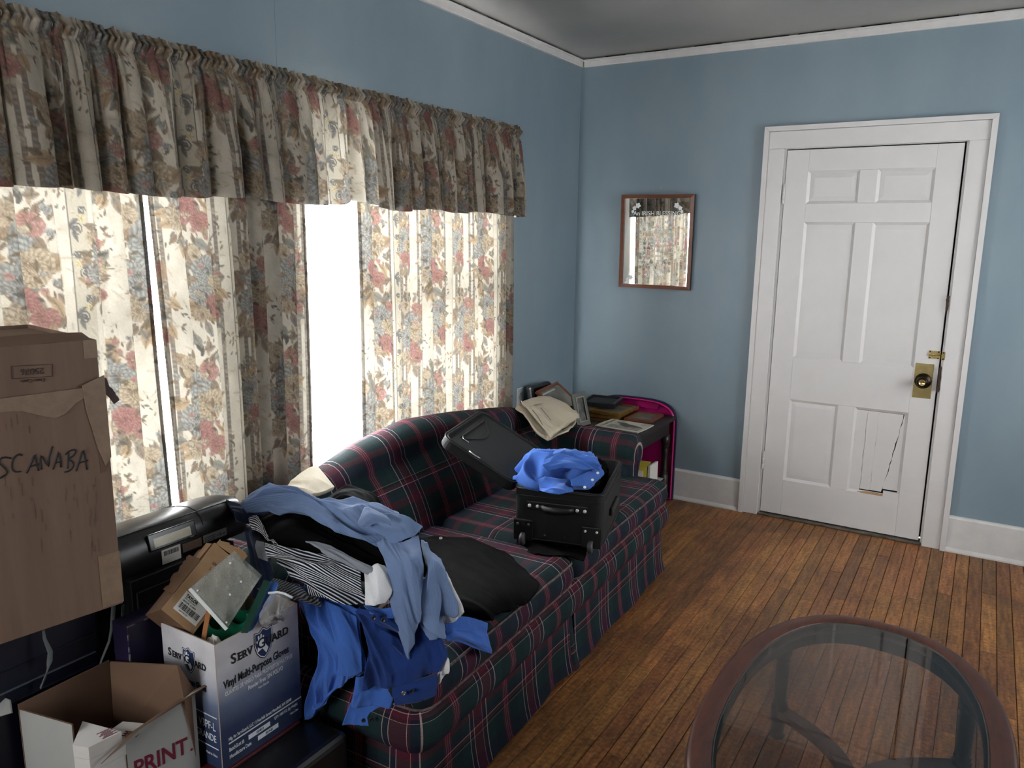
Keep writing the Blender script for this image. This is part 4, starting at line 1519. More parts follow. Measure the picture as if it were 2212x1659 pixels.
# stack: two gilt frames lying flat with a black shadow box on top
for k, (z, dx, a) in enumerate(((0.0, 0.0, 0.05), (0.024, 0.012, -0.06))):
    lab = ('gold picture frame lying flat at the bottom of the end table stack', 'gold picture frame lying flat just under the black shadow box')[k]
    pg, mt = picture('picture_frame', lab, (0.285 + dx, -0.395, EZ + 0.003 + z), (math.cos(a), math.sin(a), 0), (-math.sin(a), math.cos(a), 0), 0.21, 0.26, 0.026, 0.021, GOLDF, PHOTO_GREY)
sb_, mt = picture('picture_frame', 'black shadow box frame on top of the gold frames', (0.245, -0.365, EZ + 0.053), (0.97, 0.16, 0), (-0.16, 0.97, 0), 0.20, 0.225, 0.014, 0.030, BLACKP, M('black_mount', lin(30, 28, 28), 0.6))
# brown frame lying flat in front
p3, mt = picture('picture_frame', 'small brown picture frame lying flat between the newspaper and gold frames', (0.515, -0.352, EZ + 0.001), (0.98, 0.03, 0), (-0.02, 1, 0), 0.165, 0.212, 0.022, 0.016, FRAMEW, PHOTO_GREY)
# folded paper with a photo on its front
PAPER = M('newsprint', lin(196, 190, 176), 0.8, var=0.05, vscale=30)
INKG = M('print_grey', lin(104, 102, 98), 0.8, col2=lin(168, 160, 146), vscale=40)
INKD = M('print_dark', lin(46, 46, 50), 0.8, col2=lin(110, 104, 98), vscale=50)
INK = M('black_ink', lin(18, 18, 20), 0.7)
npp = thing('newspaper', 'folded newspaper with a large photo lying on the end table corner', 'newspaper', (0.55, -0.47, EZ))
mt = frame((0.440, -0.585, EZ + 0.001), (0.99, -0.05, 0), (0.05, 1, 0))
ol = [(0.0, 0.0), (0.262, -0.004), (0.266, 0.100), (0.262, 0.205), (0.005, 0.200), (-0.003, 0.11)]
for k in range(4):
    prism('sheet', [(x + 0.0015 * k, y - 0.002 * k) for x, y in ol], 0.0016, mt @ Matrix.Translation((0, 0, 0.0019 * k)), PAPER, npp)
z_ = 0.0074
text('masthead', 'Home&Garden', mt @ Matrix.Translation((0.012, 0.045, z_)) @ Matrix.Rotation(math.radians(90), 4, 'Z') @ Matrix.Translation((-0.035, -0.030, 0)), 0.028, INK, npp)
hr = []
for k in range(40):
    t_ = 2 * math.pi * k / 40
    rr = 1 + 0.22 * math.sin(3 * t_ + 0.6) + 0.10 * math.sin(7 * t_)
    hr.append((0.155 + 0.075 * rr * math.cos(t_), 0.105 + 0.030 * rr * math.sin(t_) - 0.25 * (0.075 * rr * math.cos(t_))))
prism('photo_figure', hr, 0.0003, mt @ Matrix.Translation((0, 0, z_)), INKD, npp)
quad('photo_ground', mt, 0.060, 0.012, 0.250, 0.085, z_ + 0.0001, INKG, npp)
boxes('column_text', [((0.06, 0.105 + 0.012 * k, z_), (0.105, 0.110 + 0.012 * k, z_ + 0.0002)) for k in range(7)] + [((0.205, 0.150 + 0.010 * k, z_), (0.252, 0.154 + 0.010 * k, z_ + 0.0002)) for k in range(4)], INKG, npp, mtx=mt)['kind'] = 'stuff'
# magenta plastic tub on edge behind the table
MAG = M('magenta_plastic', lin(176, 24, 104), 0.28, var=0.08, vscale=4)
NAVYP = M('navy_plastic_rim', lin(26, 26, 58), 0.35)
tub = thing('plastic_tray', 'large magenta plastic tray standing on edge between end table and wall', 'tray', (0.48, -0.05, 0))


def tub_outline(inset):
    x0, x1, zt = 0.205 + inset, 0.722 - inset, 0.604 - inset
    ol = [(x0, 0.004 + inset), (x1, 0.004 + inset)]
    for t_ in np.linspace(0, 1, 26):
        a = t_ * math.pi
        c, s = math.cos(a), math.sin(a)
        ol.append(((x0 + x1) / 2 + (x1 - x0) / 2 * math.copysign(abs(c) ** 0.55, c), zt - 0.13 + 0.13 * abs(s) ** 0.8))
    return ol


def tub_ring(name, rings, mat, cap=True):
    V = []
    for ins, y in rings:
        V += [(x, y, z) for x, z in tub_outline(ins)]
    n = len(tub_outline(0))
    F = []
    for k in range(len(rings) - 1):
        for i in range(n):
            F.append((k * n + i, k * n + (i + 1) % n, (k + 1) * n + (i + 1) % n, (k + 1) * n + i))
    if cap:
        F.append(tuple((len(rings) - 1) * n + i for i in range(n)))
    return mesh_obj(name, V, F, mat, tub, smooth=False)


tub_ring('pan', [(0.012, -0.066), (0.006, -0.074), (0.0, -0.068), (0.002, -0.060), (0.020, -0.040), (0.028, -0.024)], MAG)
tub_ring('rim', [(-0.004, -0.058), (-0.007, -0.048), (-0.004, -0.040), (0.006, -0.040), (0.004, -0.058), (-0.004, -0.058)], NAVYP, False)
prism('hand_grip', [(0.47, 0.548), (0.60, 0.548), (0.605, 0.575), (0.60, 0.586), (0.47, 0.590), (0.465, 0.575)], 0.012, frame((0, -0.030, 0), (1, 0, 0), (0, 0, 1)), MAG, tub)
# things on the lower shelf
yb = thing('small_box', 'small yellow and green box standing on the end table lower shelf', 'box', (0.66, -0.42, 0.158))
mt = rotz((0.625, -0.475, 0.1585), 0.15)
YEL = M('yellow_card', lin(206, 186, 74), 0.5)
box('carton', (0, 0, 0), (0.085, 0.12, 0.055), M('green_card', lin(70, 92, 60), 0.5), yb, mtx=mt, bevel=0.001)
box('carton_top', (0.002, 0.002, 0.0551), (0.083, 0.118, 0.150), YEL, yb, mtx=mt, bevel=0.001)
box('label', (0.02, -0.0006, 0.075), (0.065, 0.0019, 0.125), M('white_card', lin(226, 224, 216), 0.6), yb, mtx=mt)
wb = box('booklet', (0.7125, -0.455, 0.1585), (0.728, -0.335, 0.315), M('white_booklet', lin(214, 212, 204), 0.6), None, bevel=0.002)
tag(wb, 'white booklet standing upright on the end table lower shelf', 'booklet')
pp = box('paper_sheet', (0.56, -0.315, 0.1585), (0.70, -0.16, 0.1625), M('loose_paper', lin(200, 198, 194), 0.7), None)
tag(pp, 'loose white paper lying flat on the end table lower shelf', 'paper')

# ================================================================== CLOTH PATCHES
def cr_interp(A, n):
    """Catmull-Rom resampling along axis 0"""
    A = np.asarray(A, float)
    m = len(A)
    if m == 2:
        t = np.linspace(0, 1, n)
        return A[0] * (1 - t).reshape((-1,) + (1,) * (A.ndim - 1)) + A[1] * t.reshape((-1,) + (1,) * (A.ndim - 1))
    E = np.concatenate([[2 * A[0] - A[1]], A, [2 * A[-1] - A[-2]]])
    x = np.linspace(0, m - 1 - 1e-9, n)
    i = x.astype(int)
    f = (x - i).reshape((-1,) + (1,) * (A.ndim - 1))
    a, b, c, d = E[i], E[i + 1], E[i + 2], E[i + 3]
    return 0.5 * (2 * b + (c - a) * f + (2 * a - 5 * b + 4 * c - d) * f ** 2 + (3 * b - a - 3 * c + d) * f ** 3)


def vnoise(u, v, seed):
    r = np.random.default_rng(seed).normal(0, 1, (64, 64))
    iu, iv = np.floor(u).astype(int), np.floor(v).astype(int)
    fu, fv = u - iu, v - iv
    fu, fv = fu * fu * (3 - 2 * fu), fv * fv * (3 - 2 * fv)
    g = lambda a, b: r[a % 64, b % 64]
    return (g(iu, iv) * (1 - fu) + g(iu + 1, iv) * fu) * (1 - fv) + (g(iu, iv + 1) * (1 - fu) + g(iu + 1, iv + 1) * fu) * fv


def patch(name, ctrl, mat, parent=None, nu=60, nv=60, amp=0.008, freq=16.0, ang=0.0, aniso=3.5, seed=1, thick=0.003, lift=0.0, fray=0.0, fine=0.35):
    """a cloth sheet through a grid of points, with creases running along direction `ang` (radians from the row direction)"""
    A = np.array(ctrl, float)
    S = cr_interp(A, nu)
    S = cr_interp(np.swapaxes(S, 0, 1), nv).swapaxes(0, 1)
    du = np.gradient(S, axis=0)
    dv = np.gradient(S, axis=1)
    U = np.cumsum(np.linalg.norm(du, axis=2), axis=0)
    V = np.cumsum(np.linalg.norm(dv, axis=2), axis=1)
    c, s = math.cos(ang), math.sin(ang)
    p, q = (U * c + V * s), (-U * s + V * c)
    w = vnoise(p * freq * 0.5 / aniso + 7, q * freq * 0.5 + 3, seed + 9) * 0.6
    n1 = vnoise(p * freq / aniso + 20, q * freq + w + 20, seed)
    n2 = vnoise(p * freq * 2.1 / aniso + 5, q * freq * 2.1 + w + 11, seed + 1)
    ridge = 1 - 1.6 * np.abs(n1) + 0.5 * n1
    n3 = vnoise(p * freq * 4.2 / aniso + 15, q * freq * 4.2 + 2 * w + 31, seed + 2)
    D = amp * 1.35 * (ridge + 0.5 * (1 - 1.6 * np.abs(n2)) + 0.16 * (1 - 1.6 * np.abs(n3)) - 0.5) + lift
    N = np.cross(du, dv)
    N /= np.linalg.norm(N, axis=2)[..., None] + 1e-9
    cam_dir = np.array(cam.matrix_world.translation) - S.mean((0, 1))
    if (N * cam_dir).sum() < 0:
        N = -N
        flip = True
    else:
        flip = False
    T = S + N * D[..., None]
    if fray:
        e = np.zeros((nu, nv))
        T = T + 0
    B = T - N * thick
    verts = np.concatenate([T.reshape(-1, 3), B.reshape(-1, 3)])
    F = grid_faces(nu, nv)
    if flip:
        F = F[:, ::-1]
    k = nu * nv
    rim = []
    border = [i * nv for i in range(nu)] + [(nu - 1) * nv + j for j in range(1, nv)] + [i * nv + nv - 1 for i in range(nu - 2, -1, -1)] + [j for j in range(nv - 2, 0, -1)]
    for a_, b_ in zip(border, border[1:] + border[:1]):
        rim.append((a_, b_, b_ + k, a_ + k) if flip else (b_, a_, a_ + k, b_ + k))
    faces = np.concatenate([F, F[:, ::-1] + k, np.array(rim)])
    uv = np.stack([p, q], -1).reshape(-1, 2)
    return mesh_obj(name, verts, faces, mat, parent, smooth=True, uvs=np.concatenate([uv, uv]))


def cloth_mat(name, col, col2=None, rough=0.85, stripes=None, weave=900, sheen=0.15):
    m, nt, out = node_mat(name)
    b = nt.nodes.new('ShaderNodeBsdfPrincipled')
    b.inputs['Roughness'].default_value = rough
    b.inputs['Specular IOR Level'].default_value = 0.06
    b.inputs['Sheen Weight'].default_value = sheen
    link(nt, b.outputs[0], out.inputs[0])
    uv = nt.nodes.new('ShaderNodeUVMap')
    n = nt.nodes.new('ShaderNodeTexNoise')
    n.inputs['Scale'].default_value = weave * 0.6
    n.inputs['Detail'].default_value = 2
    link(nt, uv.outputs[0], n.inputs['Vector'])
    mx = nt.nodes.new('ShaderNodeMix')
    mx.data_type = 'RGBA'
    mx.inputs[6].default_value = col
    mx.inputs[7].default_value = col2 or tuple(min(1, x * 1.25) for x in col[:3]) + (1,)
    if stripes:
        period, duty, axis = stripes
        sp = nt.nodes.new('ShaderNodeSeparateXYZ')
        link(nt, uv.outputs[0], sp.inputs[0])
        d = nt.nodes.new('ShaderNodeMath')
        d.operation = 'DIVIDE'
        d.inputs[1].default_value = period
        link(nt, sp.outputs[axis], d.inputs[0])
        f = nt.nodes.new('ShaderNodeMath')
        f.operation = 'FRACT'
        link(nt, d.outputs[0], f.inputs[0])
        g = nt.nodes.new('ShaderNodeMath')
        g.operation = 'LESS_THAN'
        g.inputs[1].default_value = duty
        link(nt, f.outputs[0], g.inputs[0])
        link(nt, g.outputs[0], mx.inputs[0])
    else:
        r = nt.nodes.new('ShaderNodeMapRange')
        r.inputs['From Min'].default_value = 0.35
        r.inputs['From Max'].default_value = 0.65
        link(nt, n.outputs[0], r.inputs[0])
        link(nt, r.outputs[0], mx.inputs[0])
    link(nt, mx.outputs[2], b.inputs['Base Color'])
    bp = nt.nodes.new('ShaderNodeBump')
    bp.inputs['Strength'].default_value = 0.25
    bp.inputs['Distance'].default_value = 0.0006
    link(nt, n.outputs[0], bp.inputs['Height'])
    # soft creases
    cn = nt.nodes.new('ShaderNodeTexNoise')
    cn.inputs['Scale'].default_value = 22
    cn.inputs['Detail'].default_value = 4
    cn.inputs['Distortion'].default_value = 1.6
    link(nt, uv.outputs[0], cn.inputs['Vector'])
    b2 = nt.nodes.new('ShaderNodeBump')
    b2.inputs['Strength'].default_value = 0.4
    b2.inputs['Distance'].default_value = 0.005
    link(nt, cn.outputs[0], b2.inputs['Height'])
    link(nt, bp.outputs[0], b2.inputs['Normal'])
    link(nt, b2.outputs[0], b.inputs['Normal'])
    return m


BLUE = cloth_mat('royal_blue_twill', lin(60, 98, 174), lin(70, 109, 186))
BLUE2 = cloth_mat('deep_blue_twill', lin(29, 52, 108), lin(36, 60, 120))
CHAMB = cloth_mat('light_blue_oxford', lin(104, 125, 162), lin(116, 137, 173), stripes=(0.0024, 0.5, 1))
BLACKC = cloth_mat('black_knit', lin(8, 8, 9), lin(13, 13, 14), sheen=0.0)
BLACKT = cloth_mat('black_twill', lin(10, 9, 10), lin(14, 13, 14), sheen=0.0)
KHAKI = cloth_mat('khaki_twill', lin(172, 162, 142), lin(190, 180, 160))
WHITEC = cloth_mat('white_cotton', lin(214, 216, 220), lin(230, 231, 233))
STRIPE = cloth_mat('navy_white_stripe', lin(18, 22, 40), lin(214, 216, 220), stripes=(0.0072, 0.40, 1))
STRIPE_G = cloth_mat('faded_grey_stripe', lin(46, 48, 56), lin(132, 134, 138), stripes=(0.0072, 0.42, 0))
GREYC = cloth_mat('grey_lining', lin(128, 132, 142), lin(144, 148, 156))
NAVYC = cloth_mat('navy_shirting', lin(36, 46, 72), lin(48, 58, 84))
BTN_D = M('dark_button', lin(20, 18, 20), 0.3)
BTN_W = M('white_button', lin(235, 236, 238), 0.3)
CHROME = M('chrome_snap', lin(210, 212, 214), 0.2, 1.0)


def button(parent, p, mat, r=0.0055, ndir=(0.45, -0.75, 0.45)):
    z = Vector(ndir).normalized()
    x = z.orthogonal().normalized()
    mt = frame(p, x, z.cross(x))
    return lathe('button', [(r * 0.6, 0.0), (r, 0.0008), (r, 0.002), (r * 0.8, 0.0026), (r * 0.6, 0.0018), (0.0005, 0.0018)], mt, mat, parent, n=14)


# ================================================================== SUITCASE ON THE SOFA
SCB = M('suitcase_nylon', lin(11, 11, 12), 0.8, var=0.15, vscale=200, bump=0.2, bscale=500)
SCL = M('suitcase_lining', lin(14, 14, 16), 0.85, var=0.1, vscale=60)
SCP = M('suitcase_hard_plastic', lin(12, 12, 13), 0.5)
WHL = M('wheel_grey', lin(66, 66, 70), 0.5)
RIV = M('rivet_nickel', lin(226, 226, 228), 0.35, 0.25)
ZIP = M('zip_pull', lin(160, 160, 162), 0.3, 0.9)
sc = thing('suitcase', 'open black soft suitcase standing on the plaid seat with its lid thrown back', 'suitcase', (0.92, -1.83, 0.45))
e1 = Vector((0.965, 0.262, 0)).normalized()
e2 = Vector((-e1.y, e1.x, 0))
O_ = Vector((0.826, -2.080, 0.462))
SM = frame(O_, e1, e2)
SW, SL, SH = 0.328, 0.455, 0.205


def rrect(w, l, r, n=6):
    o = []
    for cx, cy, a0 in ((w - r, r, -90), (w - r, l - r, 0), (r, l - r, 90), (r, r, 180)):
        for k in range(n + 1):
            a = math.radians(a0 + 90 * k / n)
            o.append((cx + r * math.cos(a), cy + r * math.sin(a)))
    return o


def shell(name, mtx, rings, mat, parent, cap0=True, cap1=False, smooth=True):
    """rings: list of (outline, z)"""
    V, F = [], []
    n = len(rings[0][0])
    for ol, z in rings:
        V += [mtx @ Vector((x, y, z)) for x, y in ol]
    for k in range(len(rings) - 1):
        for i in range(n):
            F.append((k * n + i, k * n + (i + 1) % n, (k + 1) * n + (i + 1) % n, (k + 1) * n + i))
    if cap0:
        F.append(tuple(range(n - 1, -1, -1)))
    if cap1:
        F.append(tuple((len(rings) - 1) * n + i for i in range(n)))
    return mesh_obj(name, [v[:] for v in V], F, mat, parent, smooth=False)


def ins(w, l, r, d):
    return [(x + d, y + d) for x, y in rrect(w - 2 * d, l - 2 * d, max(0.004, r - d))]


shell('body', SM, [(ins(SW, SL, 0.03, 0.012), 0.0), (ins(SW, SL, 0.03, 0.0), 0.012), (ins(SW, SL, 0.03, 0.0), SH), (ins(SW, SL, 0.03, 0.004), SH + 0.003), (ins(SW, SL, 0.03, 0.012), SH), (ins(SW, SL, 0.03, 0.014), 0.05)], SCB, sc, True, True)
for z in (SH - 0.004, 0.012, SH - 0.03):
    pts = [SM @ Vector((x, y, z)) for x, y in ins(SW, SL, 0.03, -0.001)]
    tube('piping', [p[:] for p in pts] + [pts[0][:]], 0.0032 if z != SH - 0.03 else 0.0018, SCP, sc, n=6, cap=False)
# carry handle on the near end
hb = box('handle_base', (0.048, -0.006, 0.125), (0.276, 0.001, 0.158), SCP, sc, mtx=SM, bevel=0.004, seg=2)
hp = [SM @ Vector((x, y, z)) for x, y, z in ((0.104, -0.008, 0.141), (0.117, -0.020, 0.141), (0.125, -0.027, 0.139), (0.152, -0.029, 0.138), (0.18, -0.027, 0.139), (0.207, -0.020, 0.141), (0.222, -0.008, 0.141))]
tube('handle_grip', [p[:] for p in hp], [0.008, 0.009, 0.0115, 0.012, 0.0115, 0.009, 0.008], SCP, sc, n=10, flat=1.2)
for x, z in ((0.060, 0.141), (0.090, 0.141), (0.236, 0.141), (0.264, 0.141)):
    lathe('rivet', [(0.0066, 0), (0.0066, 0.002), (0.005, 0.0038), (0.001, 0.0045)], SM @ frame((x, -0.006, z), (1, 0, 0), (0, 0, 1)), RIV, hb, n=12)
# wheel housings with wheels
for x0 in (0.000, 0.252):
    wp = box('wheel_housing', (x0, -0.008, 0.004), (x0 + 0.074, 0.001, 0.085), SCP, sc, mtx=SM, bevel=0.004, seg=2)
    for dx in (0.016, 0.058):
        lathe('rivet', [(0.0048, 0), (0.0048, 0.002), (0.0035, 0.0032), (0.001, 0.0036)], SM @ frame((x0 + dx, -0.008, 0.068), (1, 0, 0), (0, 0, 1)), RIV if x0 else M('rivet_dull', lin(96, 96, 98), 0.4, 0.8), wp, n=12)
    wm = SM @ Matrix.Translation((x0 + 0.037, -0.012, 0.012)) @ Matrix.Rotation(math.radians(90), 4, 'Y')
    lathe('wheel', [(0.006, -0.009), (0.020, -0.009), (0.0235, -0.006), (0.0235, 0.006), (0.020, 0.009), (0.006, 0.009)], wm, WHL, sc, n=20)
for x in (0.117, 0.19):
    lathe('rivet', [(0.0045, 0), (0.0045, 0.002), (0.001, 0.003)], SM @ frame((x, 0.0, 0.030), (1, 0, 0), (0, 0, 1)), M('rivet_dark', lin(70, 70, 72), 0.4, 0.8), sc, n=10)
# side strap on the right wall
box('side_handle', (SW - 0.001, 0.15, 0.075), (SW + 0.012, 0.31, 0.105), SCP, sc, mtx=SM, bevel=0.005, seg=2)
# lid thrown back against the sofa back
Lf = SM @ Vector((0.004, 0.0, SH + 0.004))
Lb = SM @ Vector((0.004, SL, SH + 0.004))
tipf = Vector((0.548, -2.135, 0.832))
ly = (Lb - Lf).normalized()
lx = (tipf - Lf)
lx = (lx - ly * lx.dot(ly))
LW = lx.length
LM = frame(Lf, lx, ly)
if (LM.to_3x3() @ Vector((0, 0, 1))).z < 0:
    LM = LM @ Matrix.Scale(-1, 4, (0, 0, 1))
lid = shell('lid', LM, [(ins(LW, SL, 0.045, 0.006), -0.040), (ins(LW, SL, 0.045, 0.0), -0.032), (ins(LW, SL, 0.045, 0.0), 0.0), (ins(LW, SL, 0.045, 0.004), 0.003), (ins(LW, SL, 0.045, 0.010), 0.001), (ins(LW, SL, 0.045, 0.014), -0.005)], SCB, sc, True, False)
shell('lid_lining', LM, [(ins(LW, SL, 0.045, 0.0135), -0.0055), (ins(LW, SL, 0.045, 0.03), -0.0035), (ins(LW, SL, 0.045, 0.09), -0.001)], SCL, lid, False, True)
for d, zz in ((0.0, 0.001), (0.010, 0.003)):
    pts = [LM @ Vector((x, y, zz)) for x, y in ins(LW, SL, 0.045, d)]
    tube('lid_piping', [p[:] for p in pts] + [pts[0][:]], 0.003, SCP, lid, n=6, cap=False)
# inner pocket with a curved opening and zips
arc_ = [(LW - 0.055, 0.09 + 0.29 * t_, 0) for t_ in np.linspace(0, 1, 2)]
pk = []
for t_ in np.linspace(0, 1, 21):
    pk.append((LW - 0.055 - 0.055 * math.sin(t_ * math.pi), 0.10 + 0.27 * t_))
op = [(LW - 0.050, 0.10 + 0.27 * t_) for t_ in np.linspace(1, 0, 8)]
prism('pocket_opening', pk + op, 0.0015, LM @ Matrix.Translation((0, 0, -0.0030)), M('pocket_mesh', lin(15, 15, 17), 0.9), lid)
tube('pocket_edge', [(LM @ Vector((x, y, 0.0000)))[:] for x, y in pk], 0.0035, SCP, lid, n=6)
tube('pocket_zip', [(LM @ Vector((LW - 0.048, 0.10 + 0.27 * t_, 0.0000)))[:] for t_ in np.linspace(0, 1, 8)], 0.003, SCP, lid, n=6)
tube('zip_pull', [(LM @ Vector(q))[:] for q in ((LW - 0.052, 0.10, 0.002), (LW - 0.060, 0.085, 0.003), (LW - 0.085, 0.082, 0.003))], 0.0028, ZIP, lid, n=6)
tube('lid_zip_pull', [(LM @ Vector(q))[:] for q in ((LW - 0.115, 0.012, 0.005), (LW - 0.145, 0.010, 0.005), (LW - 0.165, 0.012, 0.004))], 0.004, ZIP, lid, n=6)
# dark clothes packed inside and a dark garment under the wheels
dk = thing('dark_clothes', 'black folded clothes packed inside the open suitcase', 'clothes', (0.93, -1.80, 0.6))
g = []
for a in range(4):
    g.append([tuple(SM @ Vector((0.022 + 0.256 * b / 4, 0.022 + 0.41 * a / 3, 0.165 + 0.030 * math.sin(math.pi * b / 4) * math.sin(math.pi * (a + 0.6) / 4)))) for b in range(5)])
patch('folded_layer', g, BLACKC, dk, 50, 50, amp=0.010, freq=24, ang=0.6, seed=31, thick=0.06)
patch('crumpled_layer', [[tuple(SM @ Vector((x, y, z))) for x, z in ((0.16, 0.20), (0.215, 0.226), (0.262, 0.222), (0.280, 0.198))] for y in (0.03, 0.13, 0.25, 0.36)], BLACKT, dk, 50, 40, amp=0.012, freq=28, ang=1.0, seed=33, thick=0.02)
ug = patch('black_garment', [[(0.819, -2.040, 0.456), (0.932, -2.022, 0.457), (1.053, -1.953, 0.457)], [(0.850, -2.112, 0.459), (0.984, -2.082, 0.461), (1.094, -2.013, 0.459)],
                             [(0.900, -2.152, 0.456), (1.007, -2.124, 0.457), (1.107, -2.062, 0.455)]], BLACKT, None, 40, 60, amp=0.004, freq=22, ang=1.2, seed=37, thick=0.004)
tag(ug, 'flattened black garment lying under the suitcase wheels', 'clothes')

# crumpled blue shirt heaped on top of the suitcase
bs = thing('blue_shirt', 'crumpled bright blue shirt heaped on top of the open suitcase', 'shirt', (0.88, -1.90, 0.66))
rows_ = []
NR, NC = 8, 26
Hc = Vector((0.880, -1.930, 0.685))


def heap(name, c, rx, ry, h, mat, parent, seed, a0=0.0, nr=48, nc=110, amp=0.016, freq=13, zb=0.0):
    """a crumpled heap: a low dome with deep folds, ragged outline"""
    rng = np.random.default_rng(seed)
    th_ = np.linspace(0, 2 * math.pi, nc, endpoint=False)
    out = 1 + 0.10 * np.sin(3 * th_ + rng.uniform(0, 6)) + 0.06 * np.sin(5 * th_ + rng.uniform(0, 6)) + 0.03 * np.sin(9 * th_ + rng.uniform(0, 6))
    r = np.linspace(0, 1, nr)
    Rr, T_ = np.meshgrid(r, th_, indexing='ij')
    X = rx * Rr * out[None] * np.cos(T_)
    Y = ry * Rr * out[None] * np.sin(T_)
    ca, sa = math.cos(a0), math.sin(a0)
    Z = h * np.clip(1 - Rr ** 2.4, 0, 1) ** 0.75
    pu, pv = (X * ca + Y * sa), (-X * sa + Y * ca)
    w = vnoise(pu * freq * 0.4 + 9, pv * freq * 0.4 + 9, seed + 2) * 1.3
    n1 = vnoise(pu * freq * 0.32 + 30 + w * 0.4, pv * freq + w + 30, seed)
    n2 = vnoise(pu * freq * 0.9 + 12, pv * freq * 2.3 + w * 2 + 8, seed + 1)
    D = amp * (1.1 - 2.0 * np.abs(n1) + 0.45 * (1 - 2 * np.abs(n2)))
    k = np.clip(Rr * 3, 0.35, 1)
    s_ = np.clip((1 - Rr) * 6, 0.25, 1)
    Z = Z + D * s_
    X = X * (1 + D * 2.2 * k)
    Y = Y * (1 + D * 2.2 * k)
    base = np.stack([X[-1] * 0.86, Y[-1] * 0.86, np.full(nc, zb)], -1)
    Pn = np.concatenate([np.stack([X, Y, Z], -1), base[None]], 0)
    verts = Pn.reshape(-1, 3) + np.array(c)
    F = []
    for i in range(nr):
        for j in range(nc):
            j2 = (j + 1) % nc
            F.append((i * nc + j, (i + 1) * nc + j, (i + 1) * nc + j2, i * nc + j2))
    uv = np.concatenate([np.stack([pu, pv], -1), np.stack([pu[-1], pv[-1]], -1)[None]], 0).reshape(-1, 2)
    return mesh_obj(name, verts, F, mat, parent, smooth=True, uvs=uv)


heap('crumpled_body', (0.880, -1.915, 0.668), 0.158, 0.150, 0.088, BLUE, bs, 44, a0=0.5, amp=0.0145, freq=17, zb=-0.012)
patch('sleeve', [[(0.920, -2.074, 0.715), (0.982, -2.057, 0.725), (1.030, -2.013, 0.715)], [(0.929, -2.102, 0.700), (1.006, -2.107, 0.712), (1.051, -2.045, 0.700)], [(0.939, -2.112, 0.684), (1.023, -2.137, 0.690), (1.052, -2.054, 0.682)]],
      BLUE, bs, 40, 50, amp=0.006, freq=22, ang=1.2, seed=46, thick=0.004)
patch('placket', [[(1.046, -2.052, 0.728), (1.061, -1.965, 0.732), (1.055, -1.835, 0.726)], [(1.056, -2.064, 0.706), (1.086, -2.014, 0.708), (1.079, -1.859, 0.704)], [(1.053, -2.048, 0.684), (1.085, -1.995, 0.682), (1.066, -1.847, 0.684)]],
      BLUE, bs, 30, 40, amp=0.003, freq=20, ang=0.8, seed=47, thick=0.004)
patch('folded_back', [[(0.909, -1.995, 0.775), (0.931, -1.910, 0.785), (1.012, -1.852, 0.770)], [(0.947, -2.090, 0.770), (1.007, -2.020, 0.785), (1.076, -1.913, 0.765)], [(0.967, -2.064, 0.755), (1.040, -2.029, 0.762), (1.098, -1.919, 0.735)]],
      BLUE, bs, 50, 60, amp=0.009, freq=20, ang=1.3, seed=48, thick=0.004)
for q in ((1.093, -1.942, 0.728), (1.107, -2.015, 0.724), (1.105, -2.071, 0.712)):
    button(bs, q, BTN_W, 0.0052, (0.4, -0.6, 0.7))

# ================================================================== CLOTHES LYING ON THE SOFA
kt = thing('khaki_trousers', 'folded khaki trousers draped over the far corner of the sofa back', 'trousers', (0.36, -1.05, 0.6))
kg = [[(0.270, -1.121, 0.729), (0.260, -0.973, 0.721), (0.270, -0.799, 0.697)],
      [(0.370, -1.198, 0.700), (0.390, -1.008, 0.685), (0.430, -0.890, 0.683)],
      [(0.460, -1.254, 0.659), (0.500, -1.122, 0.647), (0.550, -1.000, 0.667)],
      [(0.520, -1.242, 0.611), (0.560, -1.215, 0.638), (0.580, -1.178, 0.665)]]
patch('front_leg', kg, KHAKI, kt, 50, 50, amp=0.005, freq=12, ang=0.25, seed=51, thick=0.006, lift=0.020)
kg2 = [[(x - 0.012, y - 0.012, z - 0.006) for x, y, z in r_] for r_ in kg]
patch('back_leg', kg2, KHAKI, kt, 40, 40, amp=0.004, freq=12, ang=0.25, seed=52, thick=0.008, lift=0.004)
patch('waistband', [[(0.285, -1.137, 0.729), (0.280, -0.998, 0.726), (0.290, -0.826, 0.701)], [(0.325, -1.167, 0.714), (0.325, -1.037, 0.709), (0.330, -0.857, 0.692)]], KHAKI, kt, 16, 40, amp=0.002, freq=16, ang=1.2, seed=53, thick=0.004, lift=0.022)
tube('pocket_seam', [(0.395, -1.206, 0.733), (0.430, -1.212, 0.706), (0.475, -1.245, 0.678)], 0.0016, M('khaki_thread', lin(96, 88, 74), 0.9), kt, n=5)
tube('pleat_seam', [(0.390, -1.115, 0.727), (0.420, -1.121, 0.706), (0.470, -1.154, 0.682)], 0.0016, M('khaki_thread_dark', lin(104, 96, 82), 0.9), kt, n=5)
k2 = patch('khaki_trousers', [[(0.300, -2.673, 0.732), (0.270, -2.597, 0.748), (0.250, -2.497, 0.746)], [(0.360, -2.692, 0.729), (0.360, -2.626, 0.740), (0.340, -2.543, 0.730)], [(0.420, -2.710, 0.721), (0.420, -2.649, 0.719), (0.400, -2.569, 0.708)]],
           KHAKI, None, 40, 40, amp=0.005, freq=10, ang=0.4, seed=55, thick=0.014, lift=0.012)
tag(k2, 'corner of khaki cloth on the sofa back behind the shirt pile', 'trousers')

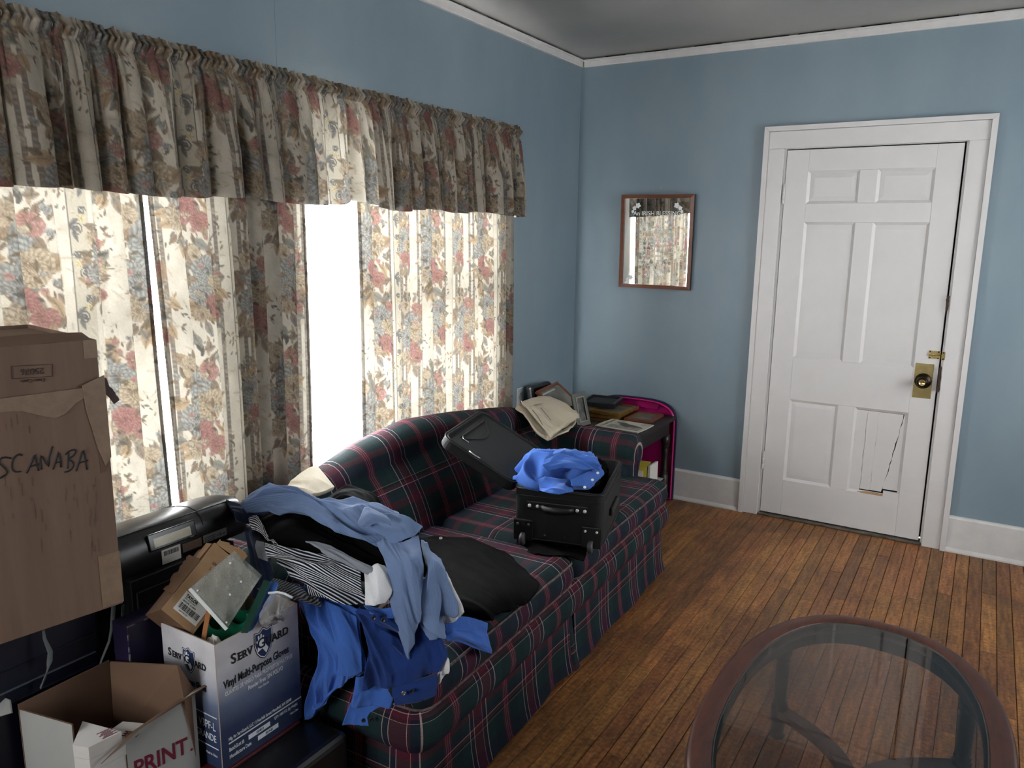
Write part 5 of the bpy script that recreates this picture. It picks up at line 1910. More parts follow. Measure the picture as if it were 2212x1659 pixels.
bt = thing('black_trousers', 'black trousers spread flat across the plaid seat cushion', 'trousers', (0.85, -2.4, 0.45))
tg = [[(0.550, -2.292, 0.478), (0.663, -2.219, 0.482), (0.779, -2.195, 0.482), (0.909, -2.221, 0.462)],
      [(0.657, -2.402, 0.492), (0.822, -2.400, 0.505), (0.943, -2.374, 0.500), (1.031, -2.308, 0.464)],
      [(0.807, -2.547, 0.500), (0.953, -2.562, 0.515), (1.055, -2.524, 0.505), (1.099, -2.367, 0.466)],
      [(0.925, -2.639, 0.490), (1.035, -2.657, 0.495), (1.100, -2.612, 0.485), (1.121, -2.481, 0.468)],
      [(0.970, -2.647, 0.464), (1.042, -2.655, 0.464), (1.091, -2.638, 0.462), (1.109, -2.548, 0.460)]]
patch('leg_panel', tg, BLACKT, bt, 80, 80, amp=0.005, freq=9, ang=0.9, seed=61, thick=0.018)
patch('under_leg', [[(0.759, -2.496, 0.468), (0.928, -2.589, 0.470), (1.008, -2.642, 0.462)], [(0.772, -2.476, 0.480), (0.937, -2.565, 0.486), (1.048, -2.627, 0.474)], [(0.772, -2.437, 0.490), (0.945, -2.538, 0.500), (1.054, -2.586, 0.488)]],
      BLACKC, bt, 40, 40, amp=0.005, freq=14, ang=0.5, seed=62, thick=0.01)
button(bt, (0.650, -2.293, 0.499), M('trouser_button', lin(98, 92, 90), 0.4), 0.0065, (0.2, -0.4, 0.9))

# ---------------- the pile on the near arm
# black sweater, the bulk of the pile
sw = thing('black_sweater', 'thick black sweater in the middle of the shirt pile on the near arm', 'sweater', (0.6, -2.9, 0.6))
patch('body', [[(0.510, -2.992, 0.759), (0.551, -2.904, 0.792), (0.630, -2.853, 0.797), (0.729, -2.824, 0.779), (0.855, -2.811, 0.753)],
               [(0.568, -3.028, 0.762), (0.626, -2.973, 0.791), (0.717, -2.940, 0.779), (0.814, -2.916, 0.759), (0.917, -2.888, 0.739)],
               [(0.608, -3.038, 0.739), (0.696, -3.022, 0.755), (0.779, -2.986, 0.748), (0.867, -2.956, 0.736), (0.960, -2.931, 0.718)],
               [(0.617, -3.028, 0.692), (0.698, -3.012, 0.685), (0.786, -2.979, 0.674), (0.865, -2.957, 0.659), (0.960, -2.927, 0.656)]],
      BLACKC, sw, 60, 90, amp=0.010, freq=9, ang=1.3, seed=71, thick=0.05)
patch('sleeve', [[(0.597, -2.821, 0.781), (0.623, -2.745, 0.812), (0.699, -2.722, 0.799), (0.804, -2.747, 0.767)], [(0.672, -2.877, 0.777), (0.725, -2.838, 0.797), (0.794, -2.818, 0.784), (0.867, -2.804, 0.753)],
                 [(0.697, -2.877, 0.755), (0.757, -2.855, 0.760), (0.820, -2.838, 0.747), (0.893, -2.816, 0.722)]], BLACKC, sw, 40, 50, amp=0.010, freq=11, ang=1.2, seed=72, thick=0.04)
patch('hem', [[(0.819, -2.768, 0.759), (0.891, -2.753, 0.742), (0.953, -2.757, 0.715)], [(0.882, -2.823, 0.722), (0.945, -2.799, 0.714), (1.012, -2.793, 0.680)], [(0.928, -2.860, 0.678), (0.995, -2.833, 0.671), (1.059, -2.835, 0.645)]], BLACKC, sw, 30, 30, amp=0.006, freq=12, seed=73, thick=0.03)

# navy and blue dark shirt at the window end of the pile
dn = thing('navy_shirt', 'dark navy shirt bunched at the window end of the pile by the printer', 'shirt', (0.45, -3.0, 0.7))
patch('shoulder', [[(0.385, -2.990, 0.807), (0.449, -2.967, 0.799), (0.508, -2.917, 0.799)], [(0.450, -3.018, 0.789), (0.509, -3.002, 0.790), (0.564, -2.968, 0.780)], [(0.473, -3.014, 0.757), (0.511, -2.998, 0.754), (0.555, -2.979, 0.750)]],
      NAVYC, dn, 40, 40, amp=0.009, freq=16, ang=1.2, seed=75, thick=0.02)
patch('sleeve', [[(0.494, -3.009, 0.740), (0.537, -2.996, 0.745), (0.571, -2.977, 0.732)], [(0.556, -3.057, 0.695), (0.604, -3.053, 0.705), (0.622, -3.025, 0.692)], [(0.602, -3.081, 0.647), (0.639, -3.077, 0.649), (0.661, -3.059, 0.640)],
                 [(0.625, -3.099, 0.600), (0.667, -3.098, 0.598), (0.689, -3.074, 0.593)]], NAVYC, dn, 50, 40, amp=0.007, freq=18, ang=0.2, seed=76, thick=0.02)
patch('cuff', [[(0.581, -3.047, 0.737), (0.610, -3.040, 0.738)], [(0.595, -3.063, 0.724), (0.631, -3.058, 0.719)], [(0.616, -3.073, 0.701), (0.646, -3.069, 0.698)]], GREYC, dn, 24, 20, amp=0.003, freq=20, seed=77, thick=0.004)

# striped shirt with a white cuff
ss = thing('striped_shirt', 'navy and white striped shirt with a white cuff in the pile', 'shirt', (0.7, -2.95, 0.6))
patch('sleeve', [[(0.621, -3.050, 0.738), (0.718, -3.028, 0.729), (0.813, -3.005, 0.722), (0.907, -2.986, 0.712)],
                 [(0.664, -3.084, 0.730), (0.769, -3.068, 0.727), (0.861, -3.047, 0.712), (0.943, -3.023, 0.698)],
                 [(0.685, -3.087, 0.714), (0.788, -3.079, 0.705), (0.880, -3.064, 0.687), (0.959, -3.041, 0.672)],
                 [(0.707, -3.075, 0.688), (0.802, -3.078, 0.675), (0.899, -3.070, 0.649), (0.968, -3.042, 0.643)]], STRIPE, ss, 60, 90, amp=0.007, freq=13, ang=1.45, seed=81, thick=0.006)
patch('collar', [[(0.508, -3.008, 0.773), (0.533, -2.997, 0.778), (0.588, -3.029, 0.753)], [(0.555, -3.038, 0.760), (0.596, -3.036, 0.764), (0.631, -3.042, 0.747)], [(0.581, -3.033, 0.753), (0.629, -3.043, 0.747), (0.663, -3.042, 0.735)]], STRIPE, ss, 36, 30, amp=0.004, freq=18, ang=0.7, seed=82, thick=0.004)
patch('inner_lining', [[(0.744, -3.019, 0.758), (0.816, -2.998, 0.752), (0.895, -2.986, 0.736), (0.943, -2.960, 0.729)], [(0.806, -3.029, 0.753), (0.869, -3.019, 0.742), (0.931, -3.009, 0.732), (0.963, -2.988, 0.722)],
                       [(0.846, -3.021, 0.737), (0.892, -3.018, 0.728), (0.937, -3.015, 0.719), (0.957, -3.003, 0.707)]], GREYC, ss, 30, 50, amp=0.006, freq=18, ang=1.4, seed=83, thick=0.003)
patch('white_cuff', [[(0.927, -3.008, 0.728), (0.958, -2.993, 0.740), (0.978, -2.970, 0.729)], [(0.957, -3.034, 0.710), (0.996, -3.023, 0.723), (1.014, -2.987, 0.709)], [(0.977, -3.051, 0.685), (1.016, -3.043, 0.694), (1.031, -3.008, 0.681)],
                     [(0.985, -3.057, 0.658), (1.017, -3.052, 0.662), (1.028, -3.023, 0.659)]], WHITEC, ss, 40, 40, amp=0.004, freq=14, ang=0.3, seed=84, thick=0.004)
patch('shirt_tail', [[(0.689, -3.088, 0.673), (0.757, -3.081, 0.665), (0.842, -3.070, 0.646)], [(0.709, -3.109, 0.663), (0.782, -3.101, 0.654), (0.852, -3.081, 0.641)], [(0.708, -3.103, 0.642), (0.775, -3.093, 0.630), (0.849, -3.071, 0.623)]], STRIPE_G, ss, 30, 50, amp=0.005, freq=18, ang=0.8, seed=85, thick=0.004)
patch('folded_tail', [[(0.798, -3.074, 0.673), (0.858, -3.069, 0.660), (0.906, -3.061, 0.647)], [(0.811, -3.081, 0.650), (0.857, -3.069, 0.647), (0.898, -3.061, 0.637)]], STRIPE, ss, 20, 30, amp=0.002, freq=14, seed=86, thick=0.004)

# light blue shirt thrown over the top
lb = thing('light_blue_shirt', 'light blue shirt thrown across the top of the clothes pile', 'shirt', (0.75, -2.9, 0.7))
patch('body', [[(0.455, -2.988, 0.820), (0.489, -2.940, 0.841), (0.550, -2.891, 0.853), (0.637, -2.858, 0.843), (0.740, -2.834, 0.819), (0.810, -2.813, 0.808), (0.879, -2.797, 0.792)],
               [(0.508, -3.025, 0.819), (0.568, -2.985, 0.837), (0.634, -2.943, 0.847), (0.719, -2.922, 0.830), (0.810, -2.901, 0.810), (0.877, -2.882, 0.797), (0.942, -2.862, 0.786)],
               [(0.536, -3.043, 0.809), (0.606, -3.010, 0.824), (0.672, -2.971, 0.833), (0.765, -2.955, 0.814), (0.846, -2.949, 0.794), (0.911, -2.931, 0.781), (0.972, -2.907, 0.769)],
               [(0.528, -3.031, 0.787), (0.595, -3.001, 0.803), (0.664, -2.965, 0.808), (0.767, -2.951, 0.791), (0.838, -2.955, 0.773), (0.905, -2.934, 0.763), (0.972, -2.915, 0.751)]],
      CHAMB, lb, 80, 160, amp=0.013, freq=15, ang=1.25, seed=91, thick=0.004)
patch('collar', [[(0.834, -2.884, 0.844), (0.916, -2.884, 0.832), (0.964, -2.861, 0.830), (1.007, -2.848, 0.803)], [(0.864, -2.932, 0.831), (0.925, -2.932, 0.821), (0.979, -2.922, 0.813), (1.011, -2.904, 0.794)],
                 [(0.863, -2.945, 0.809), (0.920, -2.948, 0.804), (0.957, -2.948, 0.797), (0.975, -2.943, 0.774)]], CHAMB, lb, 40, 60, amp=0.004, freq=12, ang=0.9, seed=92, thick=0.004)
patch('collar_stand', [[(0.881, -2.961, 0.823), (0.878, -2.929, 0.854), (0.899, -2.919, 0.852), (0.935, -2.910, 0.839)], [(0.901, -2.972, 0.821), (0.919, -2.953, 0.846), (0.944, -2.941, 0.845), (0.956, -2.923, 0.834)],
                       [(0.912, -2.967, 0.814), (0.934, -2.952, 0.829), (0.954, -2.940, 0.829), (0.965, -2.926, 0.822)]], CHAMB, lb, 30, 40, amp=0.003, freq=16, ang=0.6, seed=95, thick=0.004)
patch('front_panel', [[(0.915, -2.944, 0.784), (0.972, -2.929, 0.792), (1.011, -2.872, 0.791)], [(0.990, -2.994, 0.749), (1.046, -2.985, 0.768), (1.079, -2.943, 0.770)], [(1.018, -3.001, 0.671), (1.068, -2.995, 0.695), (1.094, -2.956, 0.699)],
                      [(1.034, -3.003, 0.595), (1.075, -3.002, 0.613), (1.091, -2.970, 0.609)], [(1.051, -2.993, 0.525), (1.070, -2.994, 0.527), (1.076, -2.979, 0.543)], [(1.061, -2.987, 0.498), (1.064, -2.988, 0.500), (1.066, -2.984, 0.501)]],
      CHAMB, lb, 100, 60, amp=0.007, freq=13, ang=0.1, seed=93, thick=0.004)
patch('sleeve', [[(0.995, -2.852, 0.773), (1.023, -2.858, 0.771), (1.038, -2.845, 0.749)], [(1.058, -2.926, 0.734), (1.102, -2.929, 0.744), (1.108, -2.891, 0.708)], [(1.060, -2.936, 0.650), (1.126, -2.938, 0.668), (1.139, -2.885, 0.639)],
                 [(1.057, -2.943, 0.581), (1.126, -2.944, 0.601), (1.149, -2.891, 0.593)], [(1.092, -2.935, 0.553), (1.123, -2.940, 0.551), (1.136, -2.909, 0.559)]], CHAMB, lb, 90, 60, amp=0.011, freq=13, ang=0.15, seed=94, thick=0.004)

# white shirt showing under the light blue sleeve
ws = thing('white_shirt', 'white shirt showing in slivers under the blue shirt sleeves', 'shirt', (1.0, -2.75, 0.5))
patch('side', [[(1.071, -2.866, 0.712), (1.095, -2.852, 0.690), (1.105, -2.835, 0.662)], [(1.088, -2.874, 0.644), (1.119, -2.856, 0.639), (1.120, -2.838, 0.625)], [(1.096, -2.875, 0.595), (1.127, -2.857, 0.589), (1.129, -2.838, 0.591)], [(1.101, -2.872, 0.562), (1.119, -2.861, 0.566), (1.136, -2.840, 0.588)]],
      WHITEC, ws, 50, 30, amp=0.005, freq=16, ang=0.2, seed=96, thick=0.004)
patch('tail', [[(1.115, -2.922, 0.501), (1.130, -2.918, 0.502), (1.136, -2.910, 0.486)], [(1.108, -2.925, 0.458), (1.127, -2.926, 0.463), (1.135, -2.910, 0.452)], [(1.103, -2.923, 0.408), (1.115, -2.922, 0.417), (1.122, -2.912, 0.425)]], WHITEC, ws, 40, 24, amp=0.004, freq=20, ang=0.2, seed=97, thick=0.004)

# royal blue shirt hanging down towards the glove carton
rb = thing('royal_blue_shirt', 'royal blue work shirt hanging off the arm beside the glove carton', 'shirt', (0.8, -3.0, 0.2))
patch('hanging_body', [[(0.746, -3.071, 0.658), (0.797, -3.059, 0.649), (0.861, -3.040, 0.636), (0.918, -3.006, 0.604)], [(0.764, -3.066, 0.585), (0.831, -3.062, 0.582), (0.889, -3.046, 0.572), (0.928, -3.012, 0.522)],
                       [(0.806, -3.054, 0.505), (0.856, -3.054, 0.500), (0.904, -3.043, 0.494), (0.941, -3.011, 0.473)], [(0.816, -3.054, 0.448), (0.858, -3.052, 0.447), (0.901, -3.039, 0.435), (0.935, -3.014, 0.439)],
                       [(0.795, -3.066, 0.379), (0.827, -3.065, 0.376), (0.866, -3.048, 0.381), (0.885, -3.037, 0.411)], [(0.783, -3.073, 0.288), (0.800, -3.069, 0.289), (0.819, -3.063, 0.311), (0.836, -3.054, 0.346)]],
      BLUE, rb, 110, 80, amp=0.013, freq=15, ang=0.15, seed=101, thick=0.004)
patch('fold', [[(0.850, -3.063, 0.633), (0.894, -3.049, 0.620), (0.926, -3.025, 0.593)], [(0.882, -3.062, 0.551), (0.924, -3.049, 0.545), (0.940, -3.029, 0.524)], [(0.893, -3.056, 0.440), (0.920, -3.046, 0.438), (0.943, -3.027, 0.449)]], BLUE, rb, 60, 40, amp=0.006, freq=13, ang=0.1, seed=102, thick=0.004)
patch('lower_sleeve', [[(0.913, -3.021, 0.420), (0.962, -3.010, 0.420), (1.001, -2.976, 0.408)], [(0.907, -3.024, 0.368), (0.962, -3.010, 0.373), (1.002, -2.975, 0.368)], [(0.894, -3.032, 0.330), (0.952, -3.010, 0.336), (1.000, -2.977, 0.337)]], BLUE, rb, 40, 50, amp=0.006, freq=14, ang=0.1, seed=103, thick=0.004)
patch('cuff', [[(0.900, -3.038, 0.338), (0.957, -3.015, 0.343), (1.002, -2.982, 0.344)], [(0.890, -3.042, 0.307), (0.950, -3.019, 0.310), (0.993, -2.988, 0.313)], [(0.881, -3.045, 0.278), (0.944, -3.021, 0.278), (0.980, -2.992, 0.279)]], BLUE, rb, 30, 44, amp=0.003, freq=14, ang=0.2, seed=104, thick=0.005)
button(rb, (0.948, -3.032, 0.312), BTN_D, 0.0058, (0.5, -0.86, 0.1))
button(rb, (0.966, -3.021, 0.314), BTN_D, 0.0058, (0.5, -0.86, 0.1))

# deeper blue shirt with its collar upside down
db = thing('deep_blue_shirt', 'deep blue work shirt with dark buttons hanging over the seat front', 'shirt', (0.95, -2.85, 0.25))
patch('hanging_back', [[(0.921, -3.022, 0.612), (0.991, -2.993, 0.591), (1.054, -2.957, 0.605), (1.097, -2.920, 0.602)], [(0.947, -3.024, 0.534), (1.016, -2.996, 0.529), (1.078, -2.960, 0.530), (1.123, -2.917, 0.537)],
                       [(0.954, -3.026, 0.465), (1.023, -2.998, 0.467), (1.080, -2.965, 0.475), (1.132, -2.912, 0.502)], [(0.945, -3.032, 0.399), (1.013, -3.001, 0.416), (1.077, -2.961, 0.433), (1.115, -2.922, 0.462)]],
      BLUE2, db, 80, 90, amp=0.010, freq=14, ang=0.5, seed=111, thick=0.004)
patch('cuff', [[(1.017, -3.001, 0.415), (1.075, -2.977, 0.438), (1.117, -2.937, 0.452)], [(1.020, -2.999, 0.388), (1.076, -2.979, 0.409), (1.117, -2.937, 0.421)], [(1.023, -2.996, 0.358), (1.072, -2.975, 0.375), (1.113, -2.936, 0.390)]], BLUE2, db, 30, 44, amp=0.003, freq=12, ang=1.3, seed=112, thick=0.004)
patch('collar', [[(0.941, -3.040, 0.635), (0.993, -3.021, 0.626), (1.038, -2.989, 0.605)], [(0.943, -3.050, 0.625), (1.003, -3.032, 0.609), (1.046, -2.996, 0.588)], [(0.941, -3.045, 0.610), (0.996, -3.031, 0.589), (1.040, -2.994, 0.564)]], BLUE2, db, 30, 50, amp=0.003, freq=12, ang=1.2, seed=113, thick=0.005)
patch('pocket_flap', [[(0.993, -3.017, 0.579), (1.026, -3.007, 0.567), (1.046, -2.990, 0.529)], [(1.001, -3.020, 0.565), (1.033, -3.011, 0.544), (1.053, -2.992, 0.511)]], BLUE2, db, 20, 30, amp=0.002, freq=12, seed=114, thick=0.005)
patch('shirt_front', [[(0.946, -3.019, 0.634), (0.999, -3.000, 0.632), (1.036, -2.973, 0.633)], [(0.978, -3.030, 0.626), (1.017, -3.013, 0.617), (1.047, -2.990, 0.612)]], BLUE, db, 20, 36, amp=0.004, freq=16, seed=115, thick=0.004)
button(db, (1.003, -3.044, 0.624), BTN_D, 0.006, (0.5, -0.86, 0.2))
button(db, (1.024, -3.032, 0.619), BTN_D, 0.006, (0.5, -0.86, 0.2))
button(db, (1.058, -3.000, 0.411), CHROME, 0.006, (0.5, -0.86, 0.1))
button(db, (1.077, -2.990, 0.419), BTN_D, 0.0055, (0.5, -0.86, 0.1))

# cuff of another blue shirt over the edge of the seat
bc2 = patch('blue_cuff', [[(1.090, -2.863, 0.546), (1.100, -2.829, 0.557), (1.115, -2.762, 0.529), (1.120, -2.697, 0.488)], [(1.110, -2.891, 0.537), (1.125, -2.853, 0.538), (1.130, -2.778, 0.494), (1.130, -2.703, 0.448)], [(1.115, -2.891, 0.523), (1.125, -2.843, 0.498), (1.130, -2.773, 0.447), (1.130, -2.700, 0.398)]],
            BLUE, None, 40, 50, amp=0.004, freq=13, ang=1.4, seed=121, thick=0.005)
tag(bc2, 'bright blue shirt cuff sticking out over the plaid seat edge', 'shirt')

# ================================================================== BOXES AND MACHINES AT THE NEAR END OF THE SOFA
KRAFT = M('kraft_cardboard', lin(122, 98, 82), 0.75, col2=lin(106, 84, 70), vscale=26, stretch=(1, 1, 0.07), bump=0.2, bscale=90)
KRAFT_IN = M('kraft_inside', lin(104, 78, 60), 0.8, var=0.08, vscale=8)
KRAFT_LT = M('kraft_worn_tape', lin(142, 118, 98), 0.5, col2=lin(122, 100, 82), vscale=40, bump=0.3, bscale=90)
INKM = M('marker_ink', lin(16, 16, 22), 0.6)
INKP = M('box_print_ink', lin(62, 46, 40), 0.7)


def wall_panel(name, a, b, z0, z1, th, outer, inner, parent, za=None):
    """upright board from plan point a to b; outer face to the right of a->b"""
    a, b = Vector((a[0], a[1])), Vector((b[0], b[1]))
    d = (b - a).normalized()
    n = Vector((-d.y, d.x)) * th
    zb = z1 if za is None else za
    V = [(a.x, a.y, z0), (b.x, b.y, z0), (b.x, b.y, z1), (a.x, a.y, zb)]
    V += [(x + n.x, y + n.y, z) for x, y, z in V]
    F = [(0, 1, 2, 3), (7, 6, 5, 4), (0, 4, 5, 1), (1, 5, 6, 2), (2, 6, 7, 3), (3, 7, 4, 0)]
    return mesh_obj(name, V, F, outer, parent, mats=[outer, inner], midx=[0, 1, 1, 1, 1, 1])


def sheet(name, pts, th, outer, inner, parent):
    """thin board through four (or more) points; outer face shows on the counter-clockwise side"""
    q = [Vector(p) for p in pts]
    n = (q[1] - q[0]).cross(q[2] - q[0]).normalized() * th
    k = len(q)
    V = [p[:] for p in q] + [(p - n)[:] for p in q]
    F = [tuple(range(k)), tuple(range(2 * k - 1, k - 1, -1))] + [(i, k + i, k + (i + 1) % k, (i + 1) % k) for i in range(k)]
    return mesh_obj(name, V, F, outer, parent, mats=[outer, inner], midx=[0, 1] + [1] * k)


# ---- black hard case everything stands on, maroon folder on it
HC = M('black_hard_case', lin(13, 13, 14), 0.32, var=0.2, vscale=12)
hc = thing('hard_case', 'large black hard case lying on the floor under the boxes', 'case', (0.67, -3.4, 0))
box('lower_shell', (0.455, -3.78, 0.001), (0.915, -3.052, 0.150), HC, hc, bevel=0.02, seg=3)
box('upper_shell', (0.455, -3.78, 0.1505), (0.915, -3.052, 0.2815), HC, hc, bevel=0.02, seg=3)
box('seam_band', (0.449, -3.786, 0.143), (0.921, -3.046, 0.158), M('case_band', lin(26, 26, 27), 0.3, 0.4), hc, bevel=0.004)
for y in (-3.55, -3.2):
    box('latch', (0.921, y - 0.025, 0.120), (0.928, y + 0.025, 0.178), M('case_latch', lin(52, 52, 54), 0.35, 0.6), hc, bevel=0.002)
fo = box('folder', (0.47, -3.66, 0.2818), (0.785, -3.10, 0.2895), M('maroon_folder', lin(74, 18, 26), 0.5), None, bevel=0.001)
tag(fo, 'dark red folder lying under the glove carton', 'folder')

# ---- glove carton
m_, nt_, out_ = node_mat('glove_carton_print')
b_ = nt_.nodes.new('ShaderNodeBsdfPrincipled')
b_.inputs['Roughness'].default_value = 0.5
link(nt_, b_.outputs[0], out_.inputs[0])
g_ = nt_.nodes.new('ShaderNodeNewGeometry')
s_ = nt_.nodes.new('ShaderNodeSeparateXYZ')
link(nt_, g_.outputs['Position'], s_.inputs[0])
r_ = nt_.nodes.new('ShaderNodeMapRange')
r_.inputs['From Min'].default_value = 0.29
r_.inputs['From Max'].default_value = 0.62
link(nt_, s_.outputs[2], r_.inputs[0])
cr_ = nt_.nodes.new('ShaderNodeValToRGB')
el = cr_.color_ramp.elements
el[0].position = 0.0
el[0].color = lin(36, 48, 78)
el[1].position = 1.0
el[1].color = lin(212, 208, 210)
for p_, c_ in ((0.30, lin(46, 60, 94)), (0.50, lin(104, 116, 142)), (0.66, lin(170, 172, 182)), (0.80, lin(205, 203, 206))):
    e_ = el.new(p_)
    e_.color = c_
link(nt_, r_.outputs[0], cr_.inputs[0])
nz = nt_.nodes.new('ShaderNodeTexNoise')
nz.inputs['Scale'].default_value = 14
nz.inputs['Detail'].default_value = 6
link(nt_, g_.outputs['Position'], nz.inputs['Vector'])
nr_ = nt_.nodes.new('ShaderNodeMapRange')
nr_.inputs['From Min'].default_value = 0.35
nr_.inputs['From Max'].default_value = 0.7
nr_.inputs['To Min'].default_value = 0.82
nr_.inputs['To Max'].default_value = 1.05
link(nt_, nz.outputs[0], nr_.inputs[0])
mm_ = nt_.nodes.new('ShaderNodeMix')
mm_.data_type = 'RGBA'
mm_.blend_type = 'MULTIPLY'
mm_.inputs[0].default_value = 1
link(nt_, cr_.outputs[0], mm_.inputs[6])
link(nt_, nr_.outputs[0], mm_.inputs[7])
link(nt_, mm_.outputs[2], b_.inputs['Base Color'])
GLOVE = m_
CARD_IN = M('carton_inside_grey', lin(150, 136, 122), 0.8)
PWHITE = M('print_white', lin(224, 226, 230), 0.6)
PNAVY = M('print_navy', lin(30, 44, 84), 0.5)
PBLACK = M('print_black', lin(18, 18, 24), 0.6)
gb = thing('glove_carton', 'blue and white open carton of vinyl multi-purpose gloves', 'carton', (0.68, -3.21, 0.29))
GX0, GX1, GY0, GY1, GZ0, GZ1 = 0.575, 0.778, -3.340, -3.087, 0.2900, 0.620
T = 0.0035
fr = wall_panel('front_wall', (GX1, GY0), (GX1, GY1), GZ0, GZ1, T, GLOVE, CARD_IN, gb)
lf = wall_panel('end_wall', (GX0, GY0), (GX1 - T, GY0), GZ0, GZ1, T, GLOVE, CARD_IN, gb)
wall_panel('end_wall', (GX1 - T, GY1), (GX0, GY1), GZ0, GZ1 + 0.006, T, GLOVE, CARD_IN, gb, za=GZ1)
wall_panel('back_wall', (GX0, GY1 - T), (GX0, GY0 + T), GZ0, GZ1 + 0.004, T, GLOVE, CARD_IN, gb)
box('bottom', (GX0 + T, GY0 + T, GZ0 + 0.001), (GX1 - T, GY1 - T, GZ0 + 0.006), CARD_IN, gb)
FM = frame((GX1 + 0.0004, GY0, GZ0), (0, 1, 0), (0, 0, 1))
LM2 = frame((GX0, GY0 - 0.0004, GZ0), (1, 0, 0), (0, 0, 1))


def serv_logo(mtx, parent, w):
    """word mark with a shield and a pale hand in it; mtx origin at the baseline start"""
    s = w / 0.19
    k = mtx @ Matrix.Scale(s, 4)
    sh = [(0.072, 0.036), (0.084, 0.034), (0.094, 0.041), (0.104, 0.034), (0.116, 0.036), (0.117, 0.012), (0.112, -0.006), (0.104, -0.016), (0.094, -0.022), (0.084, -0.016), (0.076, -0.006), (0.071, 0.012)]
    cx, cy = 0.094, 0.010
    sh = [(cx + (x - cx) * 1.22, cy + (y - cy) * 1.30) for x, y in sh]
    prism('logo_shield_outline', sh, 0.0002, k, PBLACK, parent)
    prism('logo_shield_band', [(cx + (x - cx) * 0.93, cy + (y - cy) * 0.93) for x, y in sh], 0.0004, k, PWHITE, parent)
    prism('logo_shield', [(cx + (x - cx) * 0.87, cy + (y - cy) * 0.87) for x, y in sh], 0.0006, k, PNAVY, parent)
    hand = [(0.077, -0.004), (0.080, 0.010), (0.0755, 0.018), (0.078, 0.020), (0.081, 0.016), (0.080, 0.028), (0.083, 0.029), (0.085, 0.019), (0.087, 0.030), (0.090, 0.0295), (0.090, 0.018), (0.093, 0.026), (0.0955, 0.0245), (0.094, 0.012),
            (0.105, -0.004), (0.099, -0.013), (0.090, 0.000)]
    hand = [(cx + (x - cx) * 1.18, cy + (y - cy) * 1.25) for x, y in hand]
    prism('logo_hand', hand, 0.0008, k, PWHITE, parent)
    for s_, x, sz in (('S', 0.0, 0.034), ('ERV', 0.019, 0.026), ('G', 0.074, 0.036), ('UARD', 0.100, 0.027)):
        text('logo_letters', s_, k @ Matrix.Translation((x, 0, 0.0010)), sz, PBLACK, parent, xs=0.95, bold=0.0006)
        if s_ in 'SG':
            pass
    # slab serifs under and over the upright letters
    bms_ = bmesh.new()
    for x, y, l in ((0.021, 0.0, 0.008), (0.038, 0.0, 0.007), (0.021, 0.0175, 0.008), (0.056, 0.0175, 0.008), (0.067, 0.0175, 0.006), (0.103, 0.0183, 0.007), (0.116, 0.0183, 0.006), (0.120, 0.0, 0.008), (0.135, 0.0, 0.008), (0.143, 0.0, 0.008), (0.164, 0.0, 0.007)):
        add_box(bms_, (x - l / 2, y, 0.0010), (x + l / 2, y + 0.0016, 0.0013), k)
    o = bm_obj('logo_serif', bms_, PBLACK, parent)
    tag(o, kind='stuff')


serv_logo(FM @ Matrix.Translation((0.040, 0.262, 0)), fr, 0.200)


def ftext(s, x, y, size, mat, mt, par, bold=0.0, xs=0.8, align='LEFT'):
    return text('printed_line', s, mt @ Matrix.Translation((x, y, 0.0003)), size, mat, par, align=align, xs=xs, bold=bold)


ftext('Vinyl Multi-Purpose Gloves', 0.016, 0.209, 0.0285, PBLACK, FM, fr, 0.0007, 0.64)
ftext('GUANTES DE VINILO PARA PROPOSITOS MULTIPLES', 0.018, 0.189, 0.0150, PWHITE, FM, fr, 0.0002, 0.60)
ftext('Powder Free/ SIN POLVO', 0.085, 0.170, 0.0165, PWHITE, FM, fr, 0.0002, 0.62)
ftext('Non-Sterile', 0.115, 0.157, 0.0090, PWHITE, FM, fr, 0, 0.8)
ftext('Mfg. for ServGuard, LLC 11 Norfolk Street Mansfield, MA 02048', 0.020, 0.069, 0.0120, PWHITE, FM, fr, 0.0001, 0.63)
box('printed_rule', (0.020, 0.0600, 0.0001), (0.252, 0.0635, 0.0005), PWHITE, fr, mtx=FM)
ftext('QTY: 1000 PCS. (By Weight)', 0.160, 0.046, 0.0110, PWHITE, FM, fr, 0, 0.60)
ftext('Made in China', 0.213, 0.030, 0.0080, PWHITE, FM, fr, 0, 0.58)
ftext('Batch/Lot #:', 0.020, 0.040, 0.0140, PWHITE, FM, fr, 0.0002, 0.64)
ftext('Manufacture Date', 0.020, 0.021, 0.0140, PWHITE, FM, fr, 0.0002, 0.64)
box('lot_panel', (0.078, 0.038, 0.0001), (0.146, 0.0505, 0.0004), PWHITE, fr, mtx=FM)
box('date_panel', (0.106, 0.019, 0.0001), (0.172, 0.0315, 0.0004), PWHITE, fr, mtx=FM)
ftext('1024013', 0.101, 0.0410, 0.0100, PBLACK, FM @ Matrix.Translation((0, 0, 0.0003)), fr, 0, 0.7)
ftext('2019-02', 0.130, 0.0220, 0.0100, PBLACK, FM @ Matrix.Translation((0, 0, 0.0003)), fr, 0, 0.7)
serv_logo(LM2 @ Matrix.Translation((0.022, 0.252, 0)), lf, 0.160)
ftext('Vinyl Multi-Purpose Gloves', 0.008, 0.196, 0.0230, PBLACK, LM2, lf, 0.0006, 0.60)
for y in (0.135, 0.052):
    box('printed_rule', (0.05, y, 0.0001), (0.192, y + 0.0025, 0.0005), PWHITE, lf, mtx=LM2)
ftext('V3PF-L', 0.186, 0.100, 0.030, PWHITE, LM2, lf, 0, 0.72, 'RIGHT')
ftext('GRANDE', 0.186, 0.070, 0.026, PWHITE, LM2, lf, 0, 0.72, 'RIGHT')
